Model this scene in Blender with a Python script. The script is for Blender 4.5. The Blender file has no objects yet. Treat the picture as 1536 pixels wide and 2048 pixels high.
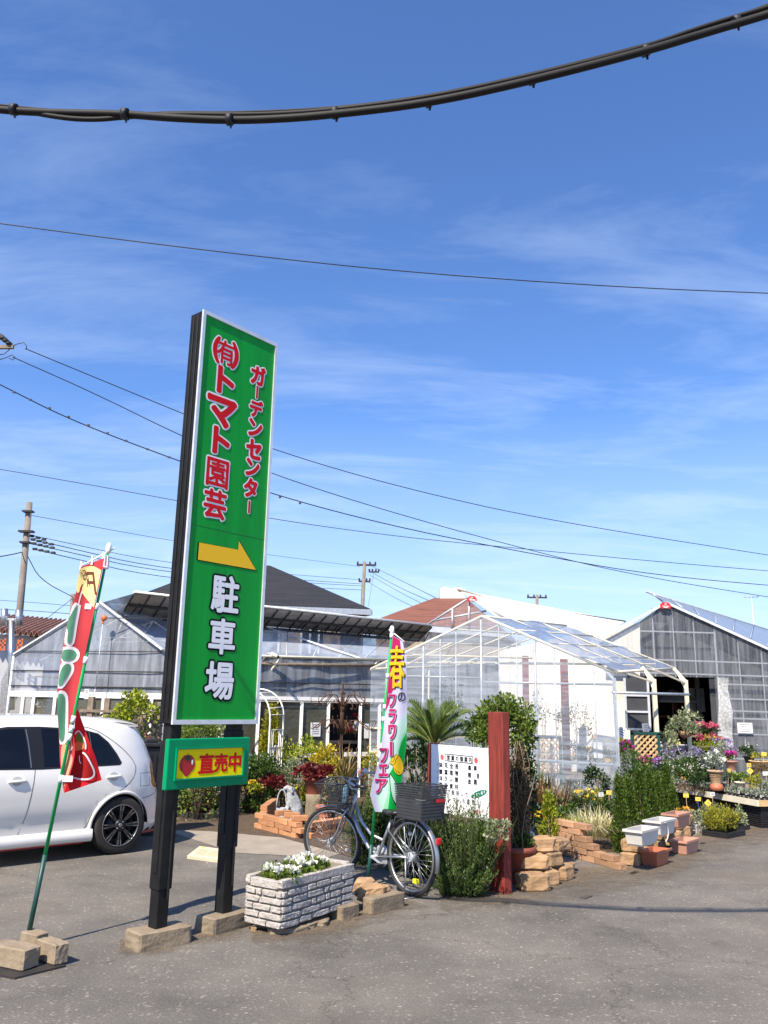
import bpy, bmesh, math, random
import numpy as np
from mathutils import Vector, Matrix, noise
from mathutils.geometry import tessellate_polygon
S = bpy.context.scene
COL = S.collection
rng = random.Random(7)
R = math.radians

# ---------------------------------------------------------------- camera
F, HZ, ROLL, CH = 1640.0, 1408.0, math.atan(.02), 1.65
TH = math.atan((HZ - 1024) / F)
fw = Vector((0, math.cos(TH), math.sin(TH)))
u0 = Vector((0, -math.sin(TH), math.cos(TH)))
r0 = Vector((1, 0, 0))
CR = r0 * math.cos(ROLL) + u0 * math.sin(ROLL)
CU = u0 * math.cos(ROLL) - r0 * math.sin(ROLL)
CP = Vector((0, 0, CH))
cd = bpy.data.cameras.new('camera')
cam = bpy.data.objects.new('camera', cd)
COL.objects.link(cam)
cam.matrix_world = Matrix(((CR.x, CU.x, -fw.x, 0), (CR.y, CU.y, -fw.y, 0), (CR.z, CU.z, -fw.z, CH), (0, 0, 0, 1)))
cd.sensor_fit = 'VERTICAL'
cd.sensor_height = 36
cd.lens = 36 * F / 2048
cd.clip_end = 2000
cd.clip_start = .05
S.camera = cam
S.render.resolution_x, S.render.resolution_y = 768, 1024

# ---------------------------------------------------------------- sky, sun, exposure
SUN_EL, SUN_TO = R(49), R(61)          # light travels towards (cos, sin) of SUN_TO in plan
to_sun = Vector((-math.cos(SUN_TO) * math.cos(SUN_EL), -math.sin(SUN_TO) * math.cos(SUN_EL), math.sin(SUN_EL)))
W = bpy.data.worlds.new('World')
S.world = W
W.use_nodes = True
nt = W.node_tree
nt.nodes.clear()
def nd(t, typ, **kw):
    n = t.nodes.new(typ)
    for k, v in kw.items():
        setattr(n, k, v)
    return n
sky = nd(nt, 'ShaderNodeTexSky', sky_type='NISHITA', sun_disc=False)
sky.sun_elevation = SUN_EL
sky.sun_rotation = math.atan2(to_sun.x, to_sun.y)
sky.air_density = 1.0
sky.dust_density = .1
sky.ozone_density = 3.2
sky.altitude = 0
tc = nd(nt, 'ShaderNodeTexCoord')
sep = nd(nt, 'ShaderNodeSeparateXYZ')
nt.links.new(tc.outputs['Generated'], sep.inputs[0])
# wispy cirrus: noise over the direction projected on a high flat layer
za = nd(nt, 'ShaderNodeMath', operation='ADD'); za.inputs[1].default_value = .18
nt.links.new(sep.outputs['Z'], za.inputs[0])
dv = nd(nt, 'ShaderNodeVectorMath', operation='DIVIDE')
cmb = nd(nt, 'ShaderNodeCombineXYZ')
for i in range(3):
    nt.links.new(za.outputs[0], cmb.inputs[i])
nt.links.new(tc.outputs['Generated'], dv.inputs[0])
nt.links.new(cmb.outputs[0], dv.inputs[1])
mp = nd(nt, 'ShaderNodeMapping')
mp.inputs['Rotation'].default_value = (0, 0, R(-22))
mp.inputs['Scale'].default_value = (.75, 2.4, 1)
mp.inputs['Location'].default_value = (3.1, 1.7, 0)
nt.links.new(dv.outputs[0], mp.inputs[0])
n1 = nd(nt, 'ShaderNodeTexNoise'); n1.inputs['Scale'].default_value = 1.5; n1.inputs['Detail'].default_value = 9; n1.inputs['Roughness'].default_value = .62; n1.inputs['Distortion'].default_value = .5
nt.links.new(mp.outputs[0], n1.inputs['Vector'])
cr = nd(nt, 'ShaderNodeValToRGB')
cr.color_ramp.elements[0].position = .46; cr.color_ramp.elements[0].color = (0, 0, 0, 1)
cr.color_ramp.elements[1].position = .82; cr.color_ramp.elements[1].color = (1, 1, 1, 1)
nt.links.new(n1.outputs['Fac'], cr.inputs[0])
mk = nd(nt, 'ShaderNodeMapRange'); mk.inputs['From Min'].default_value = .62; mk.inputs['From Max'].default_value = .08
mk.inputs['To Min'].default_value = .20; mk.inputs['To Max'].default_value = .62
nt.links.new(sep.outputs['Z'], mk.inputs['Value'])
mm = nd(nt, 'ShaderNodeMath', operation='MULTIPLY')
nt.links.new(cr.outputs['Color'], mm.inputs[0]); nt.links.new(mk.outputs[0], mm.inputs[1])
mix = nd(nt, 'ShaderNodeMixRGB')
mix.inputs[2].default_value = (5.6, 6.5, 7.8, 1)
tint = nd(nt, 'ShaderNodeMixRGB', blend_type='MULTIPLY'); tint.inputs[0].default_value = 1
tint.inputs[2].default_value = (.75, .97, 1.31, 1)
nt.links.new(sky.outputs[0], tint.inputs[1])
hz_ = nd(nt, 'ShaderNodeMapRange'); hz_.inputs['From Min'].default_value = .34; hz_.inputs['From Max'].default_value = .0; hz_.inputs['To Max'].default_value = .7
nt.links.new(sep.outputs['Z'], hz_.inputs['Value'])
hmix = nd(nt, 'ShaderNodeMixRGB'); hmix.inputs[2].default_value = (4.5, 5.1, 6.6, 1)
nt.links.new(hz_.outputs[0], hmix.inputs[0]); nt.links.new(tint.outputs[0], hmix.inputs[1])
nt.links.new(mm.outputs[0], mix.inputs[0]); nt.links.new(hmix.outputs[0], mix.inputs[1])
bg = nd(nt, 'ShaderNodeBackground'); bg.inputs['Strength'].default_value = .10
wo = nd(nt, 'ShaderNodeOutputWorld')
nt.links.new(mix.outputs[0], bg.inputs[0]); nt.links.new(bg.outputs[0], wo.inputs[0])
sl = bpy.data.lights.new('sun', 'SUN')
sl.energy = 5.0; sl.angle = R(.53); sl.color = (1, .89, .74)
so = bpy.data.objects.new('sun', sl); COL.objects.link(so)
so.rotation_euler = to_sun.to_track_quat('Z', 'Y').to_euler()
S.view_settings.view_transform = 'Standard'
S.view_settings.look = 'None'
S.view_settings.gamma = 1
S.view_settings.exposure = .78
S.cycles.transparent_max_bounces = 24

# ---------------------------------------------------------------- pixel -> place helpers (photo pixels, 1536 x 2048)
def ray(px, py):
    return fw + CR * ((px - 768) / F) + CU * ((1024 - py) / F)
def P(px, py, Y):
    d = ray(px, py); return CP + d * (Y / d.y)
def G(px, py, z=0.0):
    d = ray(px, py); return CP + d * ((z - CH) / d.z)
def HIT(px, py, o, n):
    d = ray(px, py); return CP + d * ((Vector(o) - CP).dot(n) / d.dot(n))
def V(*a): return Vector(a)

# ---------------------------------------------------------------- mesh builder
class MB:
    def __init__(s): s.v = []; s.f = []; s.m = []; s.sm = []
    def add(s, vs, fs, mi=0, sm=False):
        o = len(s.v); s.v += [tuple(p) for p in vs]
        for f in fs:
            s.f.append([i + o for i in f]); s.m.append(mi); s.sm.append(sm)
        return s
    def box(s, c, d, rz=0.0, mi=0, M=None, bev=0):
        hx, hy, hz = d[0] / 2, d[1] / 2, d[2] / 2
        Rm = M if M is not None else Matrix.Rotation(rz, 3, 'Z')
        if bev:
            bm = bmesh.new(); bmesh.ops.create_cube(bm, size=1)
            for v in bm.verts: v.co = Vector((v.co.x * d[0], v.co.y * d[1], v.co.z * d[2]))
            bmesh.ops.bevel(bm, geom=list(bm.edges), offset=bev, segments=2, affect='EDGES', profile=.5)
            bm.verts.index_update()
            s.add([Vector(c) + Rm @ v.co for v in bm.verts], [[v.index for v in f.verts] for f in bm.faces], mi)
            bm.free(); return s
        vs = [Vector(c) + Rm @ Vector((x * hx, y * hy, z * hz)) for x in (-1, 1) for y in (-1, 1) for z in (-1, 1)]
        return s.add(vs, [(0, 1, 3, 2), (4, 6, 7, 5), (0, 4, 5, 1), (2, 3, 7, 6), (0, 2, 6, 4), (1, 5, 7, 3)], mi)
    def beam(s, a, b, w, h=None, mi=0, up=(0, 0, 1)):
        a, b = Vector(a), Vector(b); h = h or w
        t = (b - a).normalized(); up = Vector(up)
        if abs(t.dot(up)) > .98: up = Vector((0, 1, 0))
        x = t.cross(up).normalized(); y = x.cross(t)
        vs = [p + x * (i * w / 2) + y * (j * h / 2) for p in (a, b) for i, j in ((-1, -1), (1, -1), (1, 1), (-1, 1))]
        return s.add(vs, [(3, 2, 1, 0), (4, 5, 6, 7), (0, 1, 5, 4), (1, 2, 6, 5), (2, 3, 7, 6), (3, 0, 4, 7)], mi)
    def tube(s, pts, r, n=8, mi=0, closed=False):
        pts = [Vector(p) for p in pts]; N = len(pts)
        rs = r if isinstance(r, (list, tuple)) else [r] * N
        vs = []; prev = None
        for i, p in enumerate(pts):
            if closed: t = pts[(i + 1) % N] - pts[i - 1]
            else: t = pts[min(i + 1, N - 1)] - pts[max(i - 1, 0)]
            t.normalize()
            if prev is None:
                a = Vector((0, 0, 1)) if abs(t.z) < .9 else Vector((0, 1, 0))
                x = t.cross(a).normalized()
            else:
                x = (prev - t * prev.dot(t)).normalized()
            prev = x; y = t.cross(x)
            vs += [p + (x * math.cos(2 * math.pi * k / n) + y * math.sin(2 * math.pi * k / n)) * rs[i] for k in range(n)]
        fs = []
        for i in range(N if closed else N - 1):
            j = (i + 1) % N
            for k in range(n):
                l = (k + 1) % n
                fs.append((i * n + k, i * n + l, j * n + l, j * n + k))
        if not closed:
            o = len(s.v); s.add(vs, fs, mi, True)
            for f in (list(range(n))[::-1], [(N - 1) * n + k for k in range(n)]): s.f.append([i + o for i in f]); s.m.append(mi); s.sm.append(False)
            return s
        return s.add(vs, fs, mi, True)
    def lathe(s, prof, c=(0, 0, 0), n=20, mi=0, M=None, sm=True, cap=True):
        c = Vector(c); M = M or Matrix.Identity(3); vs = []
        for r, z in prof:
            vs += [c + M @ Vector((r * math.cos(2 * math.pi * k / n), r * math.sin(2 * math.pi * k / n), z)) for k in range(n)]
        fs = []
        for i in range(len(prof) - 1):
            for k in range(n):
                l = (k + 1) % n
                fs.append((i * n + k, i * n + l, (i + 1) * n + l, (i + 1) * n + k))
        if cap:
            fs.append(list(range(n))[::-1]); fs.append([(len(prof) - 1) * n + k for k in range(n)])
        return s.add(vs, fs, mi, sm)
    def poly(s, pts, mi=0): return s.add(pts, [list(range(len(pts)))], mi)
    def slab(s, pts, nrm, th, mi=0):
        """polygon extruded backwards (against nrm) by th"""
        n = len(pts); nv = Vector(nrm).normalized() * th
        pts = [Vector(p) for p in pts]
        vs = pts + [p - nv for p in pts]
        fs = [list(range(n)), [n + i for i in range(n)][::-1]]
        fs += [(i, n + i, n + (i + 1) % n, (i + 1) % n) for i in range(n)]
        return s.add(vs, fs, mi)
    def grid(s, fn, nu, nv, mi=0, sm=True):
        vs = [fn(i / nu, j / nv) for j in range(nv + 1) for i in range(nu + 1)]
        w = nu + 1
        return s.add(vs, [(j * w + i, j * w + i + 1, (j + 1) * w + i + 1, (j + 1) * w + i) for j in range(nv) for i in range(nu)], mi, sm)
    def rock(s, c, d, rz=0.0, mi=0, amp=.12, cuts=3, seed=0, M=None, sm=False, bev=.15):
        bm = bmesh.new(); bmesh.ops.create_cube(bm, size=1)
        bmesh.ops.bevel(bm, geom=list(bm.edges), offset=bev, segments=1, affect='EDGES')
        bmesh.ops.subdivide_edges(bm, edges=list(bm.edges), cuts=cuts, use_grid_fill=True)
        bmesh.ops.triangulate(bm, faces=list(bm.faces))
        Rm = M if M is not None else Matrix.Rotation(rz, 3, 'Z'); bm.verts.index_update()
        vs = []
        for v in bm.verts:
            p = v.co
            k = noise.noise(p * 2.1 + Vector((seed * 7.3, seed * 3.1, 0))) * .65 + noise.noise(p * 5.3 + Vector((0, seed * 5.7, seed))) * .35
            q = p * (1 + amp * 2 * k)
            vs.append(Vector(c) + Rm @ Vector((q.x * d[0], q.y * d[1], q.z * d[2])))
        s.add(vs, [[v.index for v in f.verts] for f in bm.faces], mi, sm); bm.free(); return s
    def build(s, name, mats, parent=None, base=None, world=True):
        me = bpy.data.meshes.new(name)
        off = Vector((0, 0, 0))
        if world:
            if parent is not None:
                q = parent
                while q is not None: off += q.location; q = q.parent
            elif base is not None: off = Vector(base)
        me.from_pydata([(x - off.x, y - off.y, z - off.z) for x, y, z in s.v], [], s.f)
        if not isinstance(mats, (list, tuple)): mats = [mats]
        for m in mats: me.materials.append(m)
        me.polygons.foreach_set('material_index', s.m)
        me.polygons.foreach_set('use_smooth', s.sm)
        me.update()
        o = bpy.data.objects.new(name, me); COL.objects.link(o)
        if parent is not None: o.parent = parent
        elif base is not None: o.location = off
        return o
def tag(o, label, cat, group=None):
    o['label'] = label; o['category'] = cat
    if group: o['group'] = group
    return o
def thing(name, label, cat, loc=(0, 0, 0), rz=0.0, group=None):
    o = bpy.data.objects.new(name, None); o.empty_display_size = .1
    COL.objects.link(o); o.location = loc; o.rotation_euler = (0, 0, rz)
    return tag(o, label, cat, group)
def struct(o): o['kind'] = 'structure'; return o
def dup(root, loc, rz=0.0, sc=1.0, label=None):
    r = root.copy(); COL.objects.link(r); r.location = loc; r.rotation_euler = (0, 0, rz)
    r.scale = (sc, sc, sc) if not isinstance(sc, tuple) else sc
    if label: r['label'] = label
    for ch in list(root.children):
        c = ch.copy(); COL.objects.link(c); c.parent = r
        for g in list(ch.children):
            d = g.copy(); COL.objects.link(d); d.parent = c
    return r

# ---------------------------------------------------------------- leaves (numpy)
def leaf_obj(name, mat, parent, pos, dirs, L, Wd, base=None, tri=False, seed=0, nrm=None):
    g = np.random.default_rng(seed); pos = np.asarray(pos, float); N = len(pos)
    d = np.asarray(dirs, float); d = d / (np.linalg.norm(d, axis=1)[:, None] + 1e-9)
    a = g.normal(size=(N, 3)) if nrm is None else np.asarray(nrm, float) + g.normal(size=(N, 3)) * .25
    x = np.cross(d, a); x /= (np.linalg.norm(x, axis=1)[:, None] + 1e-9)
    nn = np.cross(x, d)
    L = (np.ones(N) * L * g.uniform(.7, 1.25, N))[:, None]; Wd = (np.ones(N) * Wd * g.uniform(.75, 1.2, N))[:, None]
    off = np.zeros(3)
    q = parent
    while q is not None: off += np.array(q.location); q = q.parent
    if parent is None and base is not None: off = np.array(base, float)
    p = pos - off
    if tri:
        vs = np.stack([p - x * Wd / 2, p + x * Wd / 2, p + d * L], 1).reshape(-1, 3); k = 3
    else:
        vs = np.stack([p, p + d * L * .45 + x * Wd / 2 + nn * Wd * .18, p + d * L, p + d * L * .45 - x * Wd / 2 + nn * Wd * .18], 1).reshape(-1, 3); k = 4
    me = bpy.data.meshes.new(name)
    me.vertices.add(N * k); me.vertices.foreach_set('co', vs.ravel().astype(np.float32))
    me.loops.add(N * k); me.loops.foreach_set('vertex_index', np.arange(N * k, dtype=np.int32))
    me.polygons.add(N); me.polygons.foreach_set('loop_start', np.arange(0, N * k, k, dtype=np.int32))
    at = me.attributes.new('rnd', 'FLOAT', 'FACE'); at.data.foreach_set('value', g.random(N).astype(np.float32))
    me.update(calc_edges=True); me.materials.append(mat)
    o = bpy.data.objects.new(name, me); COL.objects.link(o)
    if parent is not None: o.parent = parent
    elif base is not None: o.location = base
    return o
def clump_pts(n, c, r, k, seed, low=-.5, spread=.3, shell=(.45, .9)):
    """n leaf points in k clumps through an ellipsoid; returns positions and outward directions"""
    g = np.random.default_rng(seed); c = np.array(c, float); r = np.array(r, float)
    u = g.normal(size=(k * 4, 3)); u /= np.linalg.norm(u, axis=1)[:, None]
    u = u[u[:, 2] > low][:k]; k = len(u)
    cc = u * g.uniform(shell[0], shell[1], (k, 1))
    i = g.integers(0, k, n)
    q = g.normal(size=(n, 3)); q /= np.linalg.norm(q, axis=1)[:, None]
    q *= (g.random((n, 1)) ** .45) * spread * g.uniform(.7, 1.3, k)[i][:, None]
    p = cc[i] + q
    return c + p * r, p * .6 + q / spread + g.normal(size=(n, 3)) * .35 + np.array([0, 0, .35])
# ---------------------------------------------------------------- materials
def mat(name, col, rough=.6, metal=0.0, nz=None, bump=None, ov=0.0, spec=.5, alpha=None, coat=0.0, emit=None, dirt=None, st=None):
    m = bpy.data.materials.new(name); m.use_nodes = True; t = m.node_tree; b = t.nodes['Principled BSDF']
    b.inputs['Roughness'].default_value = rough; b.inputs['Metallic'].default_value = metal
    b.inputs['Specular IOR Level'].default_value = spec; b.inputs['Coat Weight'].default_value = coat
    c = nd(t, 'ShaderNodeRGB'); c.outputs[0].default_value = (*col, 1); out = c.outputs[0]
    co = nd(t, 'ShaderNodeTexCoord')
    if nz:
        n = nd(t, 'ShaderNodeTexNoise'); n.inputs['Scale'].default_value = nz[0]; n.inputs['Detail'].default_value = 6; n.inputs['Roughness'].default_value = .65
        if st:
            mpp = nd(t, 'ShaderNodeMapping'); mpp.inputs['Scale'].default_value = st; t.links.new(co.outputs['Object'], mpp.inputs[0]); t.links.new(mpp.outputs[0], n.inputs['Vector'])
        else: t.links.new(co.outputs['Object'], n.inputs['Vector'])
        mr = nd(t, 'ShaderNodeMapRange'); mr.inputs['From Min'].default_value = .3; mr.inputs['From Max'].default_value = .7
        mr.inputs['To Min'].default_value = 1 - nz[1]; mr.inputs['To Max'].default_value = 1 + nz[1]
        t.links.new(n.outputs['Fac'], mr.inputs['Value'])
        x = nd(t, 'ShaderNodeVectorMath', operation='SCALE'); t.links.new(out, x.inputs[0]); t.links.new(mr.outputs[0], x.inputs['Scale']); out = x.outputs[0]
    if dirt:
        n = nd(t, 'ShaderNodeTexNoise'); n.inputs['Scale'].default_value = dirt[1]; n.inputs['Detail'].default_value = 7; n.inputs['Roughness'].default_value = .7
        t.links.new(co.outputs['Object'], n.inputs['Vector'])
        r_ = nd(t, 'ShaderNodeValToRGB'); r_.color_ramp.elements[0].position = dirt[2]; r_.color_ramp.elements[1].position = dirt[2] + .2
        t.links.new(n.outputs['Fac'], r_.inputs[0])
        x = nd(t, 'ShaderNodeMixRGB'); t.links.new(r_.outputs[0], x.inputs[0]); t.links.new(out, x.inputs[1]); x.inputs[2].default_value = (*dirt[0], 1); out = x.outputs[0]
    if ov:
        oi = nd(t, 'ShaderNodeObjectInfo'); h = nd(t, 'ShaderNodeMapRange'); h.inputs['To Min'].default_value = 1 - ov; h.inputs['To Max'].default_value = 1 + ov * .8
        t.links.new(oi.outputs['Random'], h.inputs['Value'])
        x = nd(t, 'ShaderNodeVectorMath', operation='SCALE'); t.links.new(out, x.inputs[0]); t.links.new(h.outputs[0], x.inputs['Scale']); out = x.outputs[0]
    t.links.new(out, b.inputs['Base Color'])
    if bump:
        n = nd(t, 'ShaderNodeTexNoise'); n.inputs['Scale'].default_value = bump[0]; n.inputs['Detail'].default_value = 5
        t.links.new(co.outputs['Object'], n.inputs['Vector'])
        bp = nd(t, 'ShaderNodeBump'); bp.inputs['Strength'].default_value = bump[1]; bp.inputs['Distance'].default_value = bump[2] if len(bump) > 2 else .01
        t.links.new(n.outputs['Fac'], bp.inputs['Height']); t.links.new(bp.outputs[0], b.inputs['Normal'])
    if emit:
        b.inputs['Emission Color'].default_value = (*emit, 1); b.inputs['Emission Strength'].default_value = 1
    return m
def leafmat(name, cols, tr=.3, rough=.5):
    m = bpy.data.materials.new(name); m.use_nodes = True; t = m.node_tree; b = t.nodes['Principled BSDF']; o = t.nodes['Material Output']
    a = nd(t, 'ShaderNodeAttribute', attribute_name='rnd'); r_ = nd(t, 'ShaderNodeValToRGB')
    e = r_.color_ramp.elements
    for i, c in enumerate(cols):
        p = i / max(1, len(cols) - 1)
        el = e[0] if i == 0 else (e[1] if i == len(cols) - 1 else None)
        if el is None: el = e.new(p)
        el.position = p; el.color = (*c, 1)
    t.links.new(a.outputs['Fac'], r_.inputs[0]); t.links.new(r_.outputs[0], b.inputs['Base Color'])
    b.inputs['Roughness'].default_value = rough; b.inputs['Specular IOR Level'].default_value = .35
    tl = nd(t, 'ShaderNodeBsdfTranslucent'); t.links.new(r_.outputs[0], tl.inputs[0])
    mx = nd(t, 'ShaderNodeMixShader'); mx.inputs[0].default_value = tr
    t.links.new(b.outputs[0], mx.inputs[1]); t.links.new(tl.outputs[0], mx.inputs[2]); t.links.new(mx.outputs[0], o.inputs[0])
    return m
def clothmat(name, col, tr=.35):
    m = bpy.data.materials.new(name); m.use_nodes = True; t = m.node_tree; b = t.nodes['Principled BSDF']; o = t.nodes['Material Output']
    b.inputs['Base Color'].default_value = (*col, 1); b.inputs['Roughness'].default_value = .75; b.inputs['Specular IOR Level'].default_value = .2
    tl = nd(t, 'ShaderNodeBsdfTranslucent'); tl.inputs[0].default_value = (*col, 1)
    mx = nd(t, 'ShaderNodeMixShader'); mx.inputs[0].default_value = tr
    t.links.new(b.outputs[0], mx.inputs[1]); t.links.new(tl.outputs[0], mx.inputs[2]); t.links.new(mx.outputs[0], o.inputs[0])
    return m
def filmmat(name, col, opa, var, streak=(1.5, 30, 4), rough=.18, gl=.5, lo=.38, hi=.70):
    """plastic greenhouse film: part clear, part milky, streaky, glossy"""
    m = bpy.data.materials.new(name); m.use_nodes = True; t = m.node_tree; b = t.nodes['Principled BSDF']; o = t.nodes['Material Output']
    b.inputs['Base Color'].default_value = (*col, 1); b.inputs['Roughness'].default_value = rough; b.inputs['Specular IOR Level'].default_value = gl
    co = nd(t, 'ShaderNodeTexCoord'); mp_ = nd(t, 'ShaderNodeMapping'); mp_.inputs['Scale'].default_value = streak
    mp_.inputs['Rotation'].default_value = (0, R(25), 0)
    t.links.new(co.outputs['Object'], mp_.inputs[0])
    n = nd(t, 'ShaderNodeTexNoise'); n.inputs['Scale'].default_value = 1; n.inputs['Detail'].default_value = 5; n.inputs['Distortion'].default_value = .6
    t.links.new(mp_.outputs[0], n.inputs['Vector'])
    mr = nd(t, 'ShaderNodeMapRange'); mr.inputs['From Min'].default_value = lo; mr.inputs['From Max'].default_value = hi
    mr.inputs['To Min'].default_value = opa; mr.inputs['To Max'].default_value = min(1, opa + var)
    t.links.new(n.outputs['Fac'], mr.inputs['Value'])
    n2 = nd(t, 'ShaderNodeTexNoise'); n2.inputs['Scale'].default_value = 3.5; n2.inputs['Detail'].default_value = 3
    t.links.new(co.outputs['Object'], n2.inputs['Vector'])
    bp = nd(t, 'ShaderNodeBump'); bp.inputs['Strength'].default_value = .35; bp.inputs['Distance'].default_value = .05
    t.links.new(n2.outputs['Fac'], bp.inputs['Height']); t.links.new(bp.outputs[0], b.inputs['Normal'])
    tr = nd(t, 'ShaderNodeBsdfTransparent'); mx = nd(t, 'ShaderNodeMixShader')
    t.links.new(mr.outputs[0], mx.inputs[0]); t.links.new(tr.outputs[0], mx.inputs[1]); t.links.new(b.outputs[0], mx.inputs[2]); t.links.new(mx.outputs[0], o.inputs[0])
    return m
M = {}
M['black_paint'] = mat('black_paint', (.010, .010, .010), .55, spec=.25, nz=(6, .5), bump=(25, .15, .004), dirt=((.10, .085, .07), 9, .66))
M['sign_green'] = mat('sign_green', (.0, .30, .028), .5, nz=(2.2, .16), st=(3, 3, .35), spec=.25, bump=(2.5, .12, .02))
M['frame_green'] = mat('frame_green', (.0, .25, .10), .35, nz=(4, .12), dirt=((.25, .42, .32), 14, .70), spec=.15)
M['sign_red'] = mat('sign_red', (.62, .008, .012), .4, spec=.15)
M['sign_white'] = mat('sign_white', (.82, .82, .83), .4, spec=.15)
M['sign_yellow'] = mat('sign_yellow', (.92, .69, .0), .4, spec=.15)
M['arrow_yellow'] = mat('arrow_yellow', (.90, .53, .02), .4, spec=.15)
M['ink'] = mat('ink', (.006, .006, .007), .5, spec=.15)
M['grid_metal'] = mat('grid_metal', (.36, .37, .38), .5, .3, nz=(10, .15))
M['alu'] = mat('alu', (.72, .73, .74), .38, .4, nz=(9, .12), dirt=((.34, .32, .29), 6, .66))
M['concrete'] = mat('concrete', (.25, .195, .13), .9, nz=(7, .25), bump=(45, .5, .01), dirt=((.16, .13, .09), 5, .58), ov=.12)
M['stone'] = mat('stone', (.35, .22, .115), .9, nz=(5, .3), bump=(28, .6, .012), ov=.22)
M['stone_dark'] = mat('stone_dark', (.24, .16, .10), .9, nz=(5, .35), bump=(28, .6, .012), ov=.22)
M['brick'] = mat('brick', (.38, .215, .12), .9, nz=(16, .2), bump=(60, .4, .006), dirt=((.24, .19, .13), 7, .6), ov=.45)
M['brick_orange'] = mat('brick_orange', (.45, .215, .10), .9, nz=(14, .2), bump=(60, .4, .006), ov=.22)
M['terracotta'] = mat('terracotta', (.42, .14, .07), .8, nz=(8, .15), dirt=((.45, .28, .2), 6, .64))
M['pot_brown'] = mat('pot_brown', (.22, .06, .035), .7, nz=(8, .15))
M['pink_plastic'] = mat('pink_plastic', (.46, .24, .17), .55, nz=(6, .12), ov=.12)
M['orange_plastic'] = mat('orange_plastic', (.42, .13, .065), .55, nz=(6, .12))
M['white_plastic'] = mat('white_plastic', (.58, .555, .51), .5, nz=(5, .08), dirt=((.4, .36, .28), 8, .68))
M['black_plastic'] = mat('black_plastic', (.014, .014, .016), .5, nz=(7, .4))
M['soil'] = mat('soil', (.085, .058, .036), .95, nz=(12, .4), bump=(40, .8, .02))
M['wood_grey'] = mat('wood_grey', (.22, .17, .12), .85, nz=(14, .35), bump=(40, .3, .006))
M['wood_cream'] = mat('wood_cream', (.66, .61, .46), .65, nz=(6, .1))
M['wood_tan'] = mat('wood_tan', (.55, .37, .18), .75, nz=(8, .2))
M['red_wood'] = mat('red_wood', (.20, .027, .016), .75, nz=(7, .42), st=(5, 5, .5), bump=(30, .25, .006), dirt=((.12, .03, .02), 9, .64))
M['steel'] = mat('steel', (.43, .44, .45), .36, .85, nz=(6, .1))
M['galv'] = mat('galv', (.52, .55, .58), .5, .5, nz=(10, .15))
M['white_metal'] = mat('white_metal', (.85, .83, .78), .45, nz=(9, .1))
M['green_stem'] = mat('green_stem', (.07, .075, .03), .8)
M['rust'] = mat('rust', (.085, .038, .022), .85, nz=(18, .5))
M['wire'] = mat('wire', (.015, .015, .018), .6)
M['cable'] = mat('cable', (.010, .009, .008), .65, spec=.3, nz=(9, .3))
M['pole_conc'] = mat('pole_conc', (.20, .17, .145), .9, nz=(2.5, .2))
M['green_pole'] = mat('green_pole', (.0, .34, .08), .35, nz=(6, .15))
M['dark_green_pole'] = mat('dark_green_pole', (.008, .055, .045), .45, nz=(6, .3))
M['strap'] = mat('strap', (.85, .85, .85), .6)
M['carpaint'] = mat('carpaint', (.76, .745, .70), .25, spec=.6, coat=1.0)
M['carglass'] = mat('carglass', (.004, .005, .008), .05, spec=.45)
M['rubber'] = mat('rubber', (.022, .020, .018), .8, nz=(9, .3))
M['dark_trim'] = mat('dark_trim', (.01, .01, .011), .45)
M['alloy_dark'] = mat('alloy_dark', (.010, .010, .012), .45)
M['alloy'] = mat('alloy', (.26, .26, .27), .35, .7)
M['tail_red'] = mat('tail_red', (.40, .008, .012), .15, coat=.6)
M['car_red'] = mat('car_red', (.30, .01, .02), .4)
M['paper'] = mat('paper', (.75, .75, .73), .8)
M['tag_yellow'] = mat('tag_yellow', (.85, .62, .05), .7)
M['tag_orange'] = mat('tag_orange', (.85, .45, .03), .7)
M['print'] = mat('print', (.22, .22, .24), .8)
M['stat_grey'] = mat('stat_grey', (.33, .35, .36), .85, nz=(9, .3), bump=(30, .6, .02))
M['stump'] = mat('stump', (.22, .18, .115), .9, nz=(14, .35), bump=(26, .7, .02))
M['white_film_wall'] = mat('white_film_wall', (.70, .665, .57), .6, nz=(2, .05))
M['shade_net'] = mat('shade_net', (.052, .056, .064), .9, nz=(3, .25))
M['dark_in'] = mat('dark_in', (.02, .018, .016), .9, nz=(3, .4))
M['roof_dark'] = mat('roof_dark', (.019, .019, .021), .7, nz=(1, .5), st=(.7, .7, 16), bump=(8, .5, .05))
M['roof_brown'] = mat('roof_brown', (.18, .068, .042), .8, nz=(1, .4), st=(.9, .9, 18), bump=(8, .5, .05))
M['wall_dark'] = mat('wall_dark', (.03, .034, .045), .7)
M['wall_tan'] = mat('wall_tan', (.30, .24, .18), .8, nz=(4, .1))
M['wall_white'] = mat('wall_white', (.62, .62, .62), .8, nz=(2, .1))
M['corr'] = mat('corr', (.28, .14, .09), .7, nz=(5, .3))
M['vent_under'] = mat('vent_under', (.32, .28, .235), .85, nz=(5, .3))
M['dark_metal'] = mat('dark_metal', (.025, .023, .022), .6, nz=(9, .3))
M['orange_fit'] = mat('orange_fit', (.55, .13, .03), .5)
M['red_plate'] = mat('red_plate', (.55, .02, .03), .4)
M['cream'] = mat('cream', (.50, .435, .31), .75, nz=(9, .12))
M['blue_stick'] = mat('blue_stick', (.02, .09, .28), .6)
M['planter_stone'] = mat('planter_stone', (.40, .37, .335), .88, nz=(9, .16), bump=(38, .9, .016), dirt=((.26, .22, .17), 7, .63))
M['joint'] = mat('joint', (.23, .20, .165), .95, nz=(20, .3))
M['basket'] = mat('basket', (.30, .19, .10), .85, nz=(20, .35))
M['skin_stat'] = mat('skin_stat', (.5, .36, .28), .8)
M['bag'] = mat('bag', (.35, .33, .30), .3)
M['teal_glass'] = mat('teal_glass', (.10, .20, .28), .3)
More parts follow.
